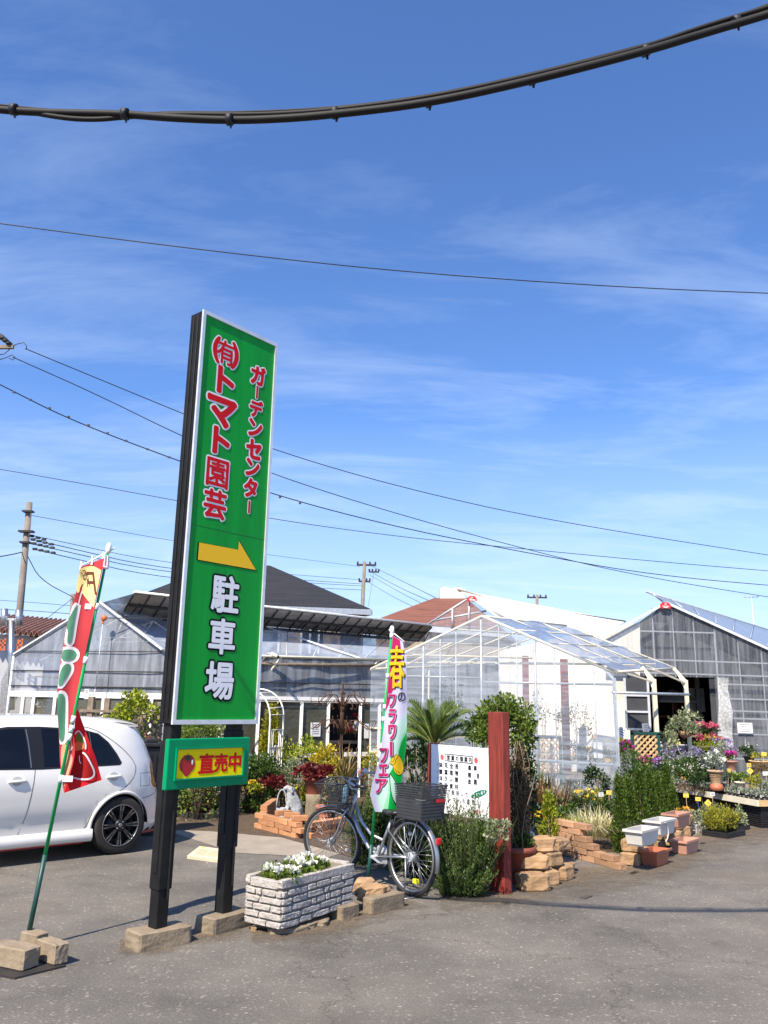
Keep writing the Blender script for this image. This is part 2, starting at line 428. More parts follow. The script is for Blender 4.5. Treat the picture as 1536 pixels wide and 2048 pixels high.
M['film'] = filmmat('film', (.46, .52, .60), .20, .32, (1.2, 1.2, 14), .2)
M['film_roof2'] = filmmat('film_roof2', (.17, .22, .31), .66, .28, (4, 1.2, 1.2), .2)
M['roof_grey_film'] = filmmat('roof_grey_film', (.24, .29, .36), .8, .18, (6, 1, 1), .3)
M['back_dark'] = mat('back_dark', (.10, .115, .135), .9, nz=(1.5, .3))
M['film_side'] = filmmat('film_side', (.38, .41, .46), .34, .34, (9, 9, 1.0), .25)
M['film_roof'] = filmmat('film_roof', (.36, .42, .52), .62, .30, (5, 1.2, 1.2), .25)
M['film_white'] = filmmat('film_white', (.88, .90, .93), .94, .06, (3, 3, 3), .4)
M['film_grey'] = filmmat('film_grey', (.42, .45, .50), .12, .22, (14, 14, 1.2), .22)
M['pane'] = filmmat('pane', (.16, .16, .12), .42, .2, (1, 1, 1), .08, .7)
M['bagfilm'] = filmmat('bagfilm', (.7, .7, .68), .35, .4, (20, 20, 20), .15)
# asphalt
def asphalt():
    m = bpy.data.materials.new('asphalt'); m.use_nodes = True; t = m.node_tree; b = t.nodes['Principled BSDF']
    co = nd(t, 'ShaderNodeTexCoord')
    def nz(sc, det=6, rough=.6):
        n = nd(t, 'ShaderNodeTexNoise'); n.inputs['Scale'].default_value = sc; n.inputs['Detail'].default_value = det; n.inputs['Roughness'].default_value = rough
        t.links.new(co.outputs['Object'], n.inputs['Vector']); return n
    def ramp(src, a, bb, ca=(0, 0, 0), cb=(1, 1, 1)):
        r_ = nd(t, 'ShaderNodeValToRGB'); r_.color_ramp.elements[0].position = a; r_.color_ramp.elements[1].position = bb
        r_.color_ramp.elements[0].color = (*ca, 1); r_.color_ramp.elements[1].color = (*cb, 1); t.links.new(src, r_.inputs[0]); return r_.outputs[0]
    base = ramp(nz(70, 4, .8).outputs['Fac'], .3, .72, (.096, .089, .079), (.238, .222, .197))
    vor = nd(t, 'ShaderNodeTexVoronoi'); vor.inputs['Scale'].default_value = 62; t.links.new(co.outputs['Object'], vor.inputs['Vector'])
    sp = ramp(vor.outputs['Color'], .80, .98)
    x = nd(t, 'ShaderNodeMixRGB'); t.links.new(sp, x.inputs[0]); t.links.new(base, x.inputs[1]); x.inputs[2].default_value = (.38, .335, .28, 1)
    pat = ramp(nz(.9, 8, .65).outputs['Fac'], .35, .7, (.66, .66, .67), (1.2, 1.17, 1.12))
    y = nd(t, 'ShaderNodeMixRGB', blend_type='MULTIPLY'); y.inputs[0].default_value = 1; t.links.new(x.outputs[0], y.inputs[1]); t.links.new(pat, y.inputs[2])
    dm = ramp(nz(.35, 9, .7).outputs['Fac'], .52, .68)
    z = nd(t, 'ShaderNodeMixRGB'); sc = nd(t, 'ShaderNodeMath', operation='MULTIPLY'); sc.inputs[1].default_value = .5; t.links.new(dm, sc.inputs[0])
    t.links.new(sc.outputs[0], z.inputs[0]); t.links.new(y.outputs[0], z.inputs[1]); z.inputs[2].default_value = (.155, .125, .09, 1)
    st_ = ramp(nz(1.1, 5, .6).outputs['Fac'], .60, .74, (1, 1, 1), (.70, .69, .68))
    zz = nd(t, 'ShaderNodeMixRGB', blend_type='MULTIPLY'); zz.inputs[0].default_value = 1; t.links.new(z.outputs[0], zz.inputs[1]); t.links.new(st_, zz.inputs[2]); z = zz
    # thin cracks
    v2 = nd(t, 'ShaderNodeTexVoronoi', feature='DISTANCE_TO_EDGE'); v2.inputs['Scale'].default_value = .42
    wv = nd(t, 'ShaderNodeVectorMath', operation='ADD'); nw = nz(1.6, 6, .7); t.links.new(co.outputs['Object'], wv.inputs[0]); t.links.new(nw.outputs['Color'], wv.inputs[1]); t.links.new(wv.outputs[0], v2.inputs['Vector'])
    ck = ramp(v2.outputs['Distance'], .0, .006, (.42, .40, .38), (1, 1, 1))
    w = nd(t, 'ShaderNodeMixRGB', blend_type='MULTIPLY'); w.inputs[0].default_value = .7; t.links.new(z.outputs[0], w.inputs[1]); t.links.new(ck, w.inputs[2])
    t.links.new(w.outputs[0], b.inputs['Base Color']); b.inputs['Roughness'].default_value = .92; b.inputs['Specular IOR Level'].default_value = .25
    bp = nd(t, 'ShaderNodeBump'); bp.inputs['Strength'].default_value = .7; bp.inputs['Distance'].default_value = .008
    t.links.new(nz(95, 4, .75).outputs['Fac'], bp.inputs['Height']); t.links.new(bp.outputs[0], b.inputs['Normal'])
    return m
M['asphalt'] = asphalt()
def dirtmat():
    m = bpy.data.materials.new('dirt'); m.use_nodes = True; t = m.node_tree; b = t.nodes['Principled BSDF']; o = t.nodes['Material Output']
    co = nd(t, 'ShaderNodeTexCoord'); n = nd(t, 'ShaderNodeTexNoise'); n.inputs['Scale'].default_value = 3.2; n.inputs['Detail'].default_value = 9; n.inputs['Roughness'].default_value = .7
    t.links.new(co.outputs['Object'], n.inputs['Vector'])
    a = nd(t, 'ShaderNodeAttribute', attribute_name='cover'); s_ = nd(t, 'ShaderNodeMath', operation='MULTIPLY_ADD'); s_.inputs[1].default_value = .62; t.links.new(a.outputs['Fac'], s_.inputs[0]); t.links.new(n.outputs['Fac'], s_.inputs[2])
    r_ = nd(t, 'ShaderNodeMapRange'); r_.inputs['From Min'].default_value = .66; r_.inputs['From Max'].default_value = 1.05; r_.inputs['To Max'].default_value = .85; t.links.new(s_.outputs[0], r_.inputs['Value'])
    n2 = nd(t, 'ShaderNodeTexNoise'); n2.inputs['Scale'].default_value = 60; t.links.new(co.outputs['Object'], n2.inputs['Vector'])
    c = nd(t, 'ShaderNodeValToRGB'); c.color_ramp.elements[0].position = .3; c.color_ramp.elements[0].color = (.085, .062, .04, 1); c.color_ramp.elements[1].position = .7; c.color_ramp.elements[1].color = (.22, .17, .115, 1)
    t.links.new(n2.outputs['Fac'], c.inputs[0]); t.links.new(c.outputs[0], b.inputs['Base Color']); b.inputs['Roughness'].default_value = .95
    tr = nd(t, 'ShaderNodeBsdfTransparent'); mx = nd(t, 'ShaderNodeMixShader'); t.links.new(r_.outputs[0], mx.inputs[0]); t.links.new(tr.outputs[0], mx.inputs[1]); t.links.new(b.outputs[0], mx.inputs[2]); t.links.new(mx.outputs[0], o.inputs[0]); return m
M['dirt'] = dirtmat()
# leaves
LM = dict(
    green=leafmat('leaf_green', [(.025, .06, .012), (.055, .12, .02), (.11, .19, .03)]),
    bright=leafmat('leaf_bright', [(.05, .10, .015), (.12, .21, .03), (.24, .32, .05)]),
    dark=leafmat('leaf_dark', [(.018, .042, .012), (.035, .075, .018), (.06, .11, .025)]),
    thuja=leafmat('leaf_thuja', [(.028, .065, .010), (.065, .13, .015), (.14, .21, .025)]),
    rose=leafmat('leaf_rosemary', [(.028, .065, .013), (.065, .13, .026), (.14, .22, .045)]),
    gold=leafmat('leaf_gold', [(.12, .15, .012), (.30, .32, .02), (.50, .45, .03)]),
    yellow=leafmat('leaf_yellow', [(.22, .22, .02), (.55, .42, .03), (.78, .60, .06)]),
    lime=leafmat('leaf_lime', [(.10, .16, .01), (.26, .33, .02), (.45, .48, .04)]),
    red=leafmat('leaf_red', [(.05, .008, .012), (.16, .02, .03), (.30, .045, .04)]),
    purple=leafmat('leaf_purple', [(.025, .012, .02), (.07, .02, .04), (.14, .05, .08)]),
    bronze=leafmat('leaf_bronze', [(.06, .03, .015), (.16, .075, .03), (.30, .16, .06)]),
    blade=leafmat('leaf_blade', [(.08, .09, .015), (.22, .20, .04), (.38, .27, .10)]),
    straw=leafmat('leaf_straw', [(.36, .32, .12), (.58, .52, .26), (.74, .68, .40)]),
    silver=leafmat('leaf_silver', [(.10, .14, .09), (.22, .27, .19), (.40, .44, .34)]),
    varieg=leafmat('leaf_varieg', [(.05, .10, .025), (.14, .22, .06), (.50, .52, .32)]),
    cycad=leafmat('leaf_cycad', [(.02, .05, .008), (.045, .09, .012), (.11, .16, .02)]),
    dead=leafmat('leaf_dead', [(.07, .05, .03), (.16, .11, .06), (.26, .19, .10)]),
    fwhite=leafmat('flower_white', [(.65, .68, .55), (.82, .82, .74), (.88, .88, .84)], .2),
    fyellow=leafmat('flower_yellow', [(.7, .42, .01), (.85, .62, .02), (.85, .7, .1)], .2),
    forange=leafmat('flower_orange', [(.6, .2, .01), (.8, .34, .02), (.85, .5, .05)], .2),
    fpurple=leafmat('flower_purple', [(.10, .04, .25), (.22, .10, .45), (.45, .32, .65)], .2),
    flav=leafmat('flower_lavender', [(.12, .11, .20), (.20, .19, .31), (.32, .31, .42)], .2),
    fpink=leafmat('flower_pink', [(.45, .04, .10), (.65, .09, .16), (.75, .25, .32)], .2),
    fmag=leafmat('flower_magenta', [(.40, .01, .20), (.58, .03, .30), (.65, .10, .40)], .2),
    fred=leafmat('flower_red', [(.35, .005, .01), (.6, .015, .02), (.7, .06, .05)], .2),
)

# ---------------------------------------------------------------- lettering
_gc = {}
def glyph(ch, off=0.0, rot=0):
    k = (ch, off, rot)
    if k not in _gc:
        cu = bpy.data.curves.new('lettering', 'FONT'); cu.body = ch; cu.size = 1; cu.offset = off; cu.resolution_u = 4; cu.fill_mode = 'FRONT'
        ob = bpy.data.objects.new('lettering', cu); COL.objects.link(ob)
        me = bpy.data.meshes.new_from_object(ob)
        vs = [(v.co.x, v.co.y) for v in me.vertices]; fs = [list(p.vertices) for p in me.polygons]
        bpy.data.objects.remove(ob); bpy.data.curves.remove(cu); bpy.data.meshes.remove(me)
        if rot: vs = [(y, -x) for x, y in vs] if rot == 1 else [(-y, x) for x, y in vs]
        _gc[k] = (vs, fs)
    return _gc[k]
def gbox(ch, rot=0):
    vs = glyph(ch, 0.0, rot)[0]
    x = [v[0] for v in vs]; y = [v[1] for v in vs]
    return (min(x) + max(x)) / 2, (min(y) + max(y)) / 2, max(x) - min(x), max(y) - min(y)
def put(mb, ch, cx, cy, h, fn, off=0.0, rot=0, w=None, mi=0, flip=False, sub=0, shear=0.0):
    """one glyph centred at (cx,cy) of fn's plane with ink height h (and width w); off rounds and fattens the strokes"""
    gx, gy, gw, gh = gbox(ch, rot)
    sy = h / gh; sx = (w / gw) if w else sy
    vs, fs = glyph(ch, 0.0, rot)
    nc = 0 if off <= 0 else (10 if off < .04 else 14)
    for k in range(nc + 1):
        ox, oy = (0, 0) if k == nc else (off * sy * math.cos(2 * math.pi * k / nc), off * sy * math.sin(2 * math.pi * k / nc))
        pts = [((-1 if flip else 1) * (x - gx) * sx + cx + ox + shear * (y - gy) * sy, (y - gy) * sy + cy + oy) for x, y in vs]
        def fk(a, b):
            p = fn(a, b); return p + (CP - p).normalized() * (k * 8e-5)
        if sub: flat(mb, pts, fs, fk, sub, mi)
        else: mb.add([fk(a, b) for a, b in pts], fs, mi)
def flat(mb, pts, fs, fn, size, mi=0):
    """2-D faces split until their edges are shorter than size, then laid on fn"""
    bm = bmesh.new(); vv = [bm.verts.new((a, b, 0)) for a, b in pts]
    for f in fs:
        try: bm.faces.new([vv[i] for i in f])
        except ValueError: pass
    bmesh.ops.triangulate(bm, faces=list(bm.faces))
    for _ in range(5):
        le = [e for e in bm.edges if e.calc_length() > size]
        if not le: break
        bmesh.ops.subdivide_edges(bm, edges=le, cuts=1)
        bmesh.ops.triangulate(bm, faces=list(bm.faces))
    bm.verts.index_update()
    mb.add([fn(v.co.x, v.co.y) for v in bm.verts], [[v.index for v in f.verts] for f in bm.faces], mi, True); bm.free()
def fpoly(mb, pts, fn, size=8, mi=0):
    tris = tessellate_polygon([[Vector((a, b, 0)) for a, b in pts]])
    flat(mb, pts, [list(t) for t in tris], fn, size, mi)
def smooth_poly(pts, n=2, closed=True):
    for _ in range(n):
        q = []; N = len(pts)
        for i in range(N if closed else N - 1):
            a, b = pts[i], pts[(i + 1) % N]
            q += [(.75 * a[0] + .25 * b[0], .75 * a[1] + .25 * b[1]), (.25 * a[0] + .75 * b[0], .25 * a[1] + .75 * b[1])]
        pts = q if closed else [pts[0]] + q + [pts[-1]]
    return pts
def stroke(pts, w):
    """a 2-D line of width w as quads: points, faces"""
    vs = []; fs = []
    for i, (x, y) in enumerate(pts):
        a = pts[max(i - 1, 0)]; b = pts[min(i + 1, len(pts) - 1)]
        dx, dy = b[0] - a[0], b[1] - a[1]; l = math.hypot(dx, dy) or 1
        vs += [(x - dy / l * w / 2, y + dx / l * w / 2), (x + dy / l * w / 2, y - dx / l * w / 2)]
        if i: fs.append([2 * i - 2, 2 * i - 1, 2 * i + 1, 2 * i])
    return vs, fs
def fstroke(mb, pts, w, fn, size=8, mi=0):
    vs, fs = stroke(pts, w); flat(mb, vs, fs, fn, size, mi)
# ---------------------------------------------------------------- setting: ground
M['drain'] = mat('drain', (.07, .06, .05), .9)
g = MB(); g.poly([V(-250, -60, 0), V(250, -60, 0), V(250, 500, 0), V(-250, 500, 0)])
struct(g.build('ground', M['asphalt']))
# paler concrete strip in front of the flower beds
M['conc_path'] = mat('conc_path', (.29, .25, .20), .92, nz=(3, .2), bump=(60, .4, .006), dirt=((.17, .14, .11), 2.2, .6))
pp = MB(); pp.poly([V(*G(a, b)[:2], .004) for a, b in ((300, 1652), (470, 1706), (655, 1716), (760, 1680), (620, 1655), (480, 1630), (330, 1625))])
struct(pp.build('concrete_path', M['conc_path']))
sb = MB(); sb.poly([V(-9, 11.6, .006), V(-2.2, 11.3, .006), V(-1.2, 10.9, .006), V(.2, 9.0, .006), V(1.35, 8.9, .006), V(1.9, 9.9, .006), V(2.9, 10.4, .006), V(4.2, 12, .006), V(6.6, 12.8, .006), V(9, 13.2, .006), V(9, 17, .006), V(-9, 17, .006)])
struct(sb.build('soil', M['soil']))
dt = MB()
for px, py, lb in ((1172, 1795, 'dark drain slot in the asphalt nearest the camera, right of the stone stack'), (1268, 1747, 'dark drain slot in the asphalt at the end of the stepped brick wall'), (1405, 1688, 'dark drain slot in the asphalt right of the dusty pink window box'), (1440, 1672, 'dark drain slot in the asphalt farthest to the right, by the black trays')):
    dt = MB(); c = G(px, py); dt.box((c.x, c.y, .003), (.16, .055, .012), R(52)); tag(dt.build('drain_cover', M['drain'], base=(c.x, c.y, 0)), lb, 'drain cover', 'drain slots along the asphalt edge')

def dirt_strip(inner, outer, z):
    d_ = MB(); vs = []; cov = []
    for (a, b), (c, e) in zip(inner, outer):
        p, q = G(a, b), G(c, e)
        for k in range(5): x = p.lerp(q, k / 4); vs.append(V(x.x, x.y, z)); cov.append(1 - k / 4)
    n_ = len(inner); d_.add(vs, [(i * 5 + k, i * 5 + k + 1, (i + 1) * 5 + k + 1, (i + 1) * 5 + k) for i in range(n_ - 1) for k in range(4)])
    o = struct(d_.build('dirt', M['dirt'])); at_ = o.data.attributes.new('cover', 'FLOAT', 'POINT'); at_.data.foreach_set('value', cov); return o
dirt_strip([(880, 1770), (1010, 1772), (1150, 1735), (1260, 1735), (1400, 1668), (1560, 1640)], [(880, 1850), (1040, 1850), (1200, 1815), (1340, 1790), (1470, 1725), (1640, 1690)], .009)
dirt_strip([(505, 1855), (560, 1862), (640, 1850), (720, 1815), (800, 1795)], [(500, 1905), (580, 1910), (680, 1885), (790, 1850), (880, 1820)], .008)
dirt_strip([(240, 1880), (310, 1880), (370, 1868), (470, 1845)], [(235, 1925), (320, 1925), (400, 1905), (500, 1885)], .007)
# ---------------------------------------------------------------- the tall sign
SA = R(50.59); SO = V(-1.497, 6.1, 0); SW, SZ0, SZ1 = .815, 1.480, 4.728
su = V(math.cos(SA), math.sin(SA), 0); sn = V(math.sin(SA), -math.cos(SA), 0)
def sgn(u, z, n=0.0): return SO + su * u + V(0, 0, z) + sn * n
def sgn_uv(px, py, n=0.0):
    p = HIT(px, py, SO + sn * n, sn) - SO; return p.dot(su), p.z
sign = thing('pylon_sign', 'tall green pylon sign with red and white characters on two black posts', 'sign', SO)
def sgn_box(mb, u0_, u1, z0, z1, n0, n1, mi=0, bev=0):
    c = sgn((u0_ + u1) / 2, (z0 + z1) / 2, (n0 + n1) / 2)
    return mb.box(c, (abs(u1 - u0_), abs(n1 - n0), z1 - z0), SA, mi, bev=bev)
cab = MB(); sgn_box(cab, 0, SW, SZ0, SZ1, -.155, -.004, bev=.008)
for k in (-.05, -.105): cab.beam(sgn(-.003, SZ0 + .03, k), sgn(-.003, SZ1 - .03, k), .006, .012)
cab.build('cabinet', M['black_paint'], sign)
fr = MB(); t = .03
sgn_box(fr, -.004, SW + .004, SZ0 - .003, SZ0 + t, -.003, .016); sgn_box(fr, -.004, SW + .004, SZ1 - t, SZ1 + .003, -.003, .016)
sgn_box(fr, -.004, t * .8, SZ0 + t, SZ1 - t, -.003, .0155); sgn_box(fr, SW - t * .8, SW + .004, SZ0 + t, SZ1 - t, -.003, .0155)
fr.build('frame', M['alu'], sign)
fc = MB(); sgn_box(fc, t * .8, SW - t * .8, SZ0 + t, SZ1 - t, -.003, .004); fc.build('face', M['sign_green'], sign)
sm_ = MB(); um, zm = sgn_uv(445, 1062); sgn_box(sm_, t * .8 + .001, SW - t * .8 - .001, zm - .002, zm + .002, .004, .0048); sm_.build('panel_seam', mat('seam', (.0, .12, .02), .5), sign)
def sfn(n): return lambda u, z: sgn(u, z, n)
def sign_glyphs(name, items, layers, rot_set=()):
    for lname, m, off, n in layers:
        mb = MB()
        for ch, cx, cy, hp, wf in items:
            a = sgn_uv(cx, cy - hp / 2); b = sgn_uv(cx, cy + hp / 2); c = sgn_uv(cx, cy)
            h = a[1] - b[1]; rot = 1 if ch in 'ー' else 0
            gx, gy, gw, gh = gbox(ch, rot)
            fat = .026 if ch in '園有' else .016 if ch == '芸' else 0
            put(mb, ch, c[0], c[1], h, sfn(n), off - fat, rot, w=gw * h / gh * wf)
        mb.build(lname, m, sign)
big = [('(', 432, 698, 50, 1.0), ('有', 451, 706, 47, .9), (')', 469, 713, 50, 1.0), ('ト', 450.7, 763, 50, 1.15), ('マ', 442.6, 825, 54, 1.1), ('ト', 441.8, 883, 50, 1.15), ('園', 434, 946.5, 55, 1.0), ('芸', 429, 1008.6, 56, 1.0)]
sml = [('ガ', 515.5, 752, 36, .95), ('ー', 513, 785, 23, .8), ('デ', 511.5, 818, 33, .95), ('ン', 509.5, 857, 32, .95), ('セ', 506.5, 899, 36, .95), ('ン', 504, 936, 32, .95), ('タ', 500, 976, 36, .95), ('ー', 497, 1014, 23, .8)]
sign_glyphs('name', big, (('outline', M['sign_white'], .098, .0062), ('lettering', M['sign_red'], .048, .0084)))
sign_glyphs('name', sml, (('outline', M['sign_white'], .112, .0062), ('lettering', M['sign_red'], .050, .0084)))
par = [('駐', 450, 1188.5, 72, .92), ('車', 443.5, 1273, 68, .98), ('場', 438, 1361, 72, .98)]
sign_glyphs('parking', par, (('outline', M['ink'], .082, .0062), ('lettering', M['sign_white'], .028, .0084)))
ar = [(355, 92), (640, 145), (645, 80), (770, 293), (345, 217)]
arp = [sgn_uv(300 + a / 3.657, 1060 + b / 3.657) for a, b in ar]
cxa = sum(p[0] for p in arp) / 5; cza = sum(p[1] for p in arp) / 5
o_ = MB(); o_.poly([sgn(cxa + (u - cxa) * 1.04, cza + (z - cza) * 1.06, .006) for u, z in arp]); o_.build('arrow_outline', M['ink'], sign)
o_ = MB(); o_.poly([sgn(u, z, .008) for u, z in arp]); o_.build('arrow', M['arrow_yellow'], sign)
for k, (px, py, uc) in enumerate(((308, 1861, .0), (463, 1834, 0))):
    b = G(px, py, .11); uu = (b - SO).dot(su); nn_ = (b - SO).dot(sn)
    uu = (.07, .655)[k]; b = sgn(uu, .1, -.08)
    ps = MB(); ps.box((b.x, b.y, .78), (.095, .095, 1.40), SA, bev=.006); ps.box((b.x, b.y, 1.0 if k else .86), (.112, .112, .86 if k else 1.0), SA, bev=.006)
    ps.box((b.x, b.y, 1.02 if k else .78), (.128, .05, .7 if k else .62), SA, bev=.004)
    ps.beam(sgn(uu + .02, .3, -.08 + .06), sgn(uu + .02, 1.1, -.08 + .06), .012, .01)
    ps.build('post', M['black_paint'], sign)
    fb = MB(); fb.rock((b.x + su.x * .02, b.y, .052), (.40, .21, .125), SA + R(4 if k else -8), amp=.035, cuts=3, seed=3 + k, bev=.05)
    o = fb.build('concrete_block', M['concrete'], base=(b.x, b.y, 0))
    tag(o, ('weathered concrete block under the right post of the tall green sign, beside the white planter' if k else 'weathered concrete block under the left post of the tall green sign'), 'concrete block', 'concrete blocks used as weights')
# lower notice board
nb = [sgn_uv(x, y, .05) for x, y in ((339.6, 1478.4), (502.3, 1474.3), (496.3, 1568), (331, 1582))]
bu0, bu1 = (nb[0][0] + nb[3][0]) / 2, (nb[1][0] + nb[2][0]) / 2; bz0, bz1 = (nb[2][1] + nb[3][1]) / 2, (nb[0][1] + nb[1][1]) / 2
board = MB(); sgn_box(board, bu0, bu1, bz0, bz1, .0, .045, bev=.008)
bo = board.build('notice_board', M['frame_green'], sign)
mg = .062; rim = MB()
iu0, iu1, iz0, iz1 = bu0 + mg, bu1 - mg, bz0 + mg, bz1 - mg
for a in ((iu0, iu1, iz1 - .012, iz1), (iu0, iu1, iz0, iz0 + .012), (iu0, iu0 + .012, iz0 + .012, iz1 - .012), (iu1 - .012, iu1, iz0 + .012, iz1 - .012)): sgn_box(rim, *a, .045, .062)
rim.build('rim', M['frame_green'], bo)
yp = MB(); sgn_box(yp, iu0 + .012, iu1 - .012, iz0 + .012, iz1 - .012, .045, .049); yp.build('panel', M['sign_yellow'], bo)
lt = MB()
for ch, cx, cy, hp in (('直', 413, 1527, 37), ('売', 442, 1525.5, 35), ('中', 470, 1524, 36)):
    a = sgn_uv(cx, cy - hp / 2, .05); b = sgn_uv(cx, cy + hp / 2, .05); c = sgn_uv(cx, cy, .05)
    put(lt, ch, c[0], c[1], a[1] - b[1], sfn(.051), .036)
lt.build('lettering', M['sign_red'], bo)
tu, tz = sgn_uv(374.5, 1529, .05); rr = .069
def ring(n, fx, fz): return [(fx(2 * math.pi * i / n), fz(2 * math.pi * i / n)) for i in range(n)]
tom = [(tu + rr * math.cos(a) * (1 if math.sin(a) > -.55 else 1 - .5 * (-math.sin(a) - .55)), tz + rr * (math.sin(a) * .98 - (.22 * max(0, -math.sin(a) - .8) * 5))) for a in [2 * math.pi * i / 40 for i in range(40)]]
tb = MB(); fpoly(tb, tom, sfn(.051), 9); tb.build('tomato', mat('tomato_red', (.42, .006, .012), .4), bo)
tl_ = MB()
star = []
for i in range(14):
    a = math.pi / 2 + 2 * math.pi * i / 14; rl = .05 if i % 2 == 0 else .014
    star.append((tu + math.cos(a) * rl * 1.05, tz + rr * .62 + math.sin(a) * rl * .75))
fpoly(tl_, star, sfn(.0525), 9); tl_.build('calyx', mat('calyx', (.008, .03, .012), .5), bo)
hb = MB(); hb.poly([sfn(.0525)(tu + .042 + .008 * math.cos(a), tz + .015 + .018 * math.sin(a)) for a in [2 * math.pi * i / 12 for i in range(12)]]); hb.build('highlight', M['sign_white'], bo)

# ---------------------------------------------------------------- banner flags
def interp(pl, y):
    for (x0, y0), (x1, y1) in zip(pl, pl[1:]):
        if y <= y1: return x0 + (x1 - x0) * max(0, (y - y0)) / (y1 - y0)
    return pl[-1][0]
def flag_pole(root, base, top, rpole, sleeve, mg_='green_pole', ms='dark_green_pole'):
    p = MB(); p.tube([base + (top - base) * sleeve, top], [rpole, rpole * .75], 10); p.build('pole', M[mg_], root)
    p = MB(); p.tube([base, base + (top - base) * sleeve], rpole * 1.25, 10); p.build('sleeve', M[ms], root)
def z4(x, y): return 80 + x / 3.941, 1080 + y / 3.941
def offs(pts, d):
    """outline grown by d"""
    N = len(pts); area = sum(pts[i - 1][0] * pts[i][1] - pts[i][0] * pts[i - 1][1] for i in range(N)); sg = 1 if area > 0 else -1; q = []
    for i in range(N):
        a, b = pts[i - 1], pts[(i + 1) % N]; dx, dy = b[0] - a[0], b[1] - a[1]; l = math.hypot(dx, dy) or 1
        q.append((pts[i][0] + sg * dy / l * d, pts[i][1] - sg * dx / l * d))
    return q
FY = 6.12
fbase = G(52, 1893, .02); ftop = P(217, 1099, FY + .02)
rf = thing('banner_flag', 'tall red banner flag with green characters twisting in the wind on a leaning green pole', 'flag', (fbase.x, fbase.y, 0))
flag_pole(rf, fbase, ftop, .0135, .21)
def fy1(px, py): return FY - .02 + .022 * math.sin(px * .11 + py * .017) + .014 * math.sin(py * .035 - px * .05)
def f1(n): return lambda px, py: P(px, py, fy1(px, py) - n)
Lf = [z4(*p) for p in ((322, 212), (300, 290), (290, 340), (283, 420), (240, 560), (200, 720), (165, 940), (145, 1080), (135, 1200), (140, 1400), (150, 1560), (155, 1720), (162, 1800), (175, 1900), (188, 1990))]
Rf = [z4(*p) for p in ((505, 145), (495, 220), (430, 530), (395, 720), (350, 920), (318, 1130), (285, 1350), (262, 1500), (272, 1600), (275, 1680), (262, 1760), (240, 1830), (215, 1910), (195, 1992))]
def clothA(u, v):
    y0 = 1116 + (1134 - 1116) * (1 - u); y = y0 + (1585 - y0) * v
    a, b = interp(Lf, y), interp(Rf, y); x = a + (b - a) * u
    return P(x, y, fy1(x, y))
c_red = clothmat('cloth_red', (.75, .075, .085), .5); c_red2 = clothmat('cloth_red_shaded', (.62, .015, .02), .12)  # second red is the same cloth with its unlit side painted darker
c_yel = clothmat('cloth_yellow', (.90, .80, .33), .12); c_grn = clothmat('cloth_green', (.10, .30, .18), .12); c_wht = clothmat('cloth_white', (.84, .84, .84), .12)
c_brn = clothmat('cloth_brown', (.20, .06, .04), .2); c_org = clothmat('cloth_orange', (.85, .32, .12), .4); c_pal = clothmat('cloth_peach', (.85, .50, .30), .4); c_lgn = clothmat('cloth_leaf', (.12, .33, .05), .3); c_drd = clothmat('cloth_dark_red', (.34, .012, .012), .12)
cl = MB(); cl.grid(clothA, 14, 70); clo = cl.build('cloth', c_red, rf)
# the lower corner blown round behind the pole
Bl = [(150, 1432), (148, 1476), (148.5, 1511), (143, 1535), (135, 1560), (128, 1586)]
Br = [(156, 1420), (176, 1476), (192, 1517), (203.6, 1560)]
def fy2(px, py): return FY + .05 + .02 * math.sin(px * .1) + .0012 * (px - 150)
def f2(n): return lambda px, py: P(px, py, fy2(px, py) - n)
def clothB(u, v):
    yr = 1418 + (1560 - 1418) * v; yl = 1428 + (1586 - 1428) * v
    a = interp(Bl, yl); b = interp(Br, yr); x = a + (b - a) * u; y = yl + (yr - yl) * u
    return P(x, y, fy2(x, y))
cl = MB(); cl.grid(clothB, 10, 24); cl.build('cloth_fold', c_red2, rf)
def decal(name, m, polys, fn, parent, sm=2, size=7):
    mb = MB()
    for p in polys: fpoly(mb, smooth_poly(p, sm) if sm else p, fn, size)
    return mb.build(name, m, parent)
Z = lambda l: [z4(*p) for p in l]
decal('patch', c_yel, [Z([(412, 203), (440, 215), (482, 238), (470, 300), (446, 415), (424, 532), (380, 480), (328, 412), (334, 372), (345, 342), (330, 352), (316, 380), (310, 410), (297, 418), (285, 400), (290, 340), (300, 290), (322, 225), (350, 212)])], f1(.003), clo, 0)
gm = MB()
for ch, cx, cy, h, w, shr in (('F', 406, 340, 180, 58, -.12), ('R', 372, 315, 110, 24, -.2), ('S', 350, 275, 80, 22, 0), ('H', 328, 262, 60, 16, 0)):
    put(gm, ch, cx, -cy, h, (lambda a, b: f1(.006)(*z4(a, -b))), .0, flip=True, w=w, sub=20, shear=shr)
gm.build('lettering', c_brn, clo)
grn = [Z([(300, 500), (290, 560), (270, 660), (250, 800), (232, 818), (212, 812), (222, 705), (200, 690), (206, 655), (236, 600), (270, 540)]),
       Z([(172, 866), (220, 862), (262, 866), (288, 888), (288, 915), (272, 940), (230, 950), (168, 952)]),
       Z([(166, 1015), (190, 985), (215, 974), (240, 982), (246, 1010), (236, 1045), (200, 1100), (165, 1150), (144, 1152), (148, 1085)]),
       Z([(138, 1212), (165, 1210), (186, 1216), (198, 1245), (197, 1400), (195, 1560), (180, 1588), (165, 1590), (152, 1565), (146, 1480), (140, 1400)])]
grn = [smooth_poly(p, 1) for p in grn]
wpo = [offs(p, 6.4) for p in grn]
Lx = lambda p: (max(p[0], interp(Lf, p[1]) + .6), p[1])
wpo = [[Lx(p) for p in q] for q in wpo]; grn = [[Lx(p) for p in q] for q in grn]
decal('lettering_outline', c_wht, wpo, f1(.003), clo, 0)
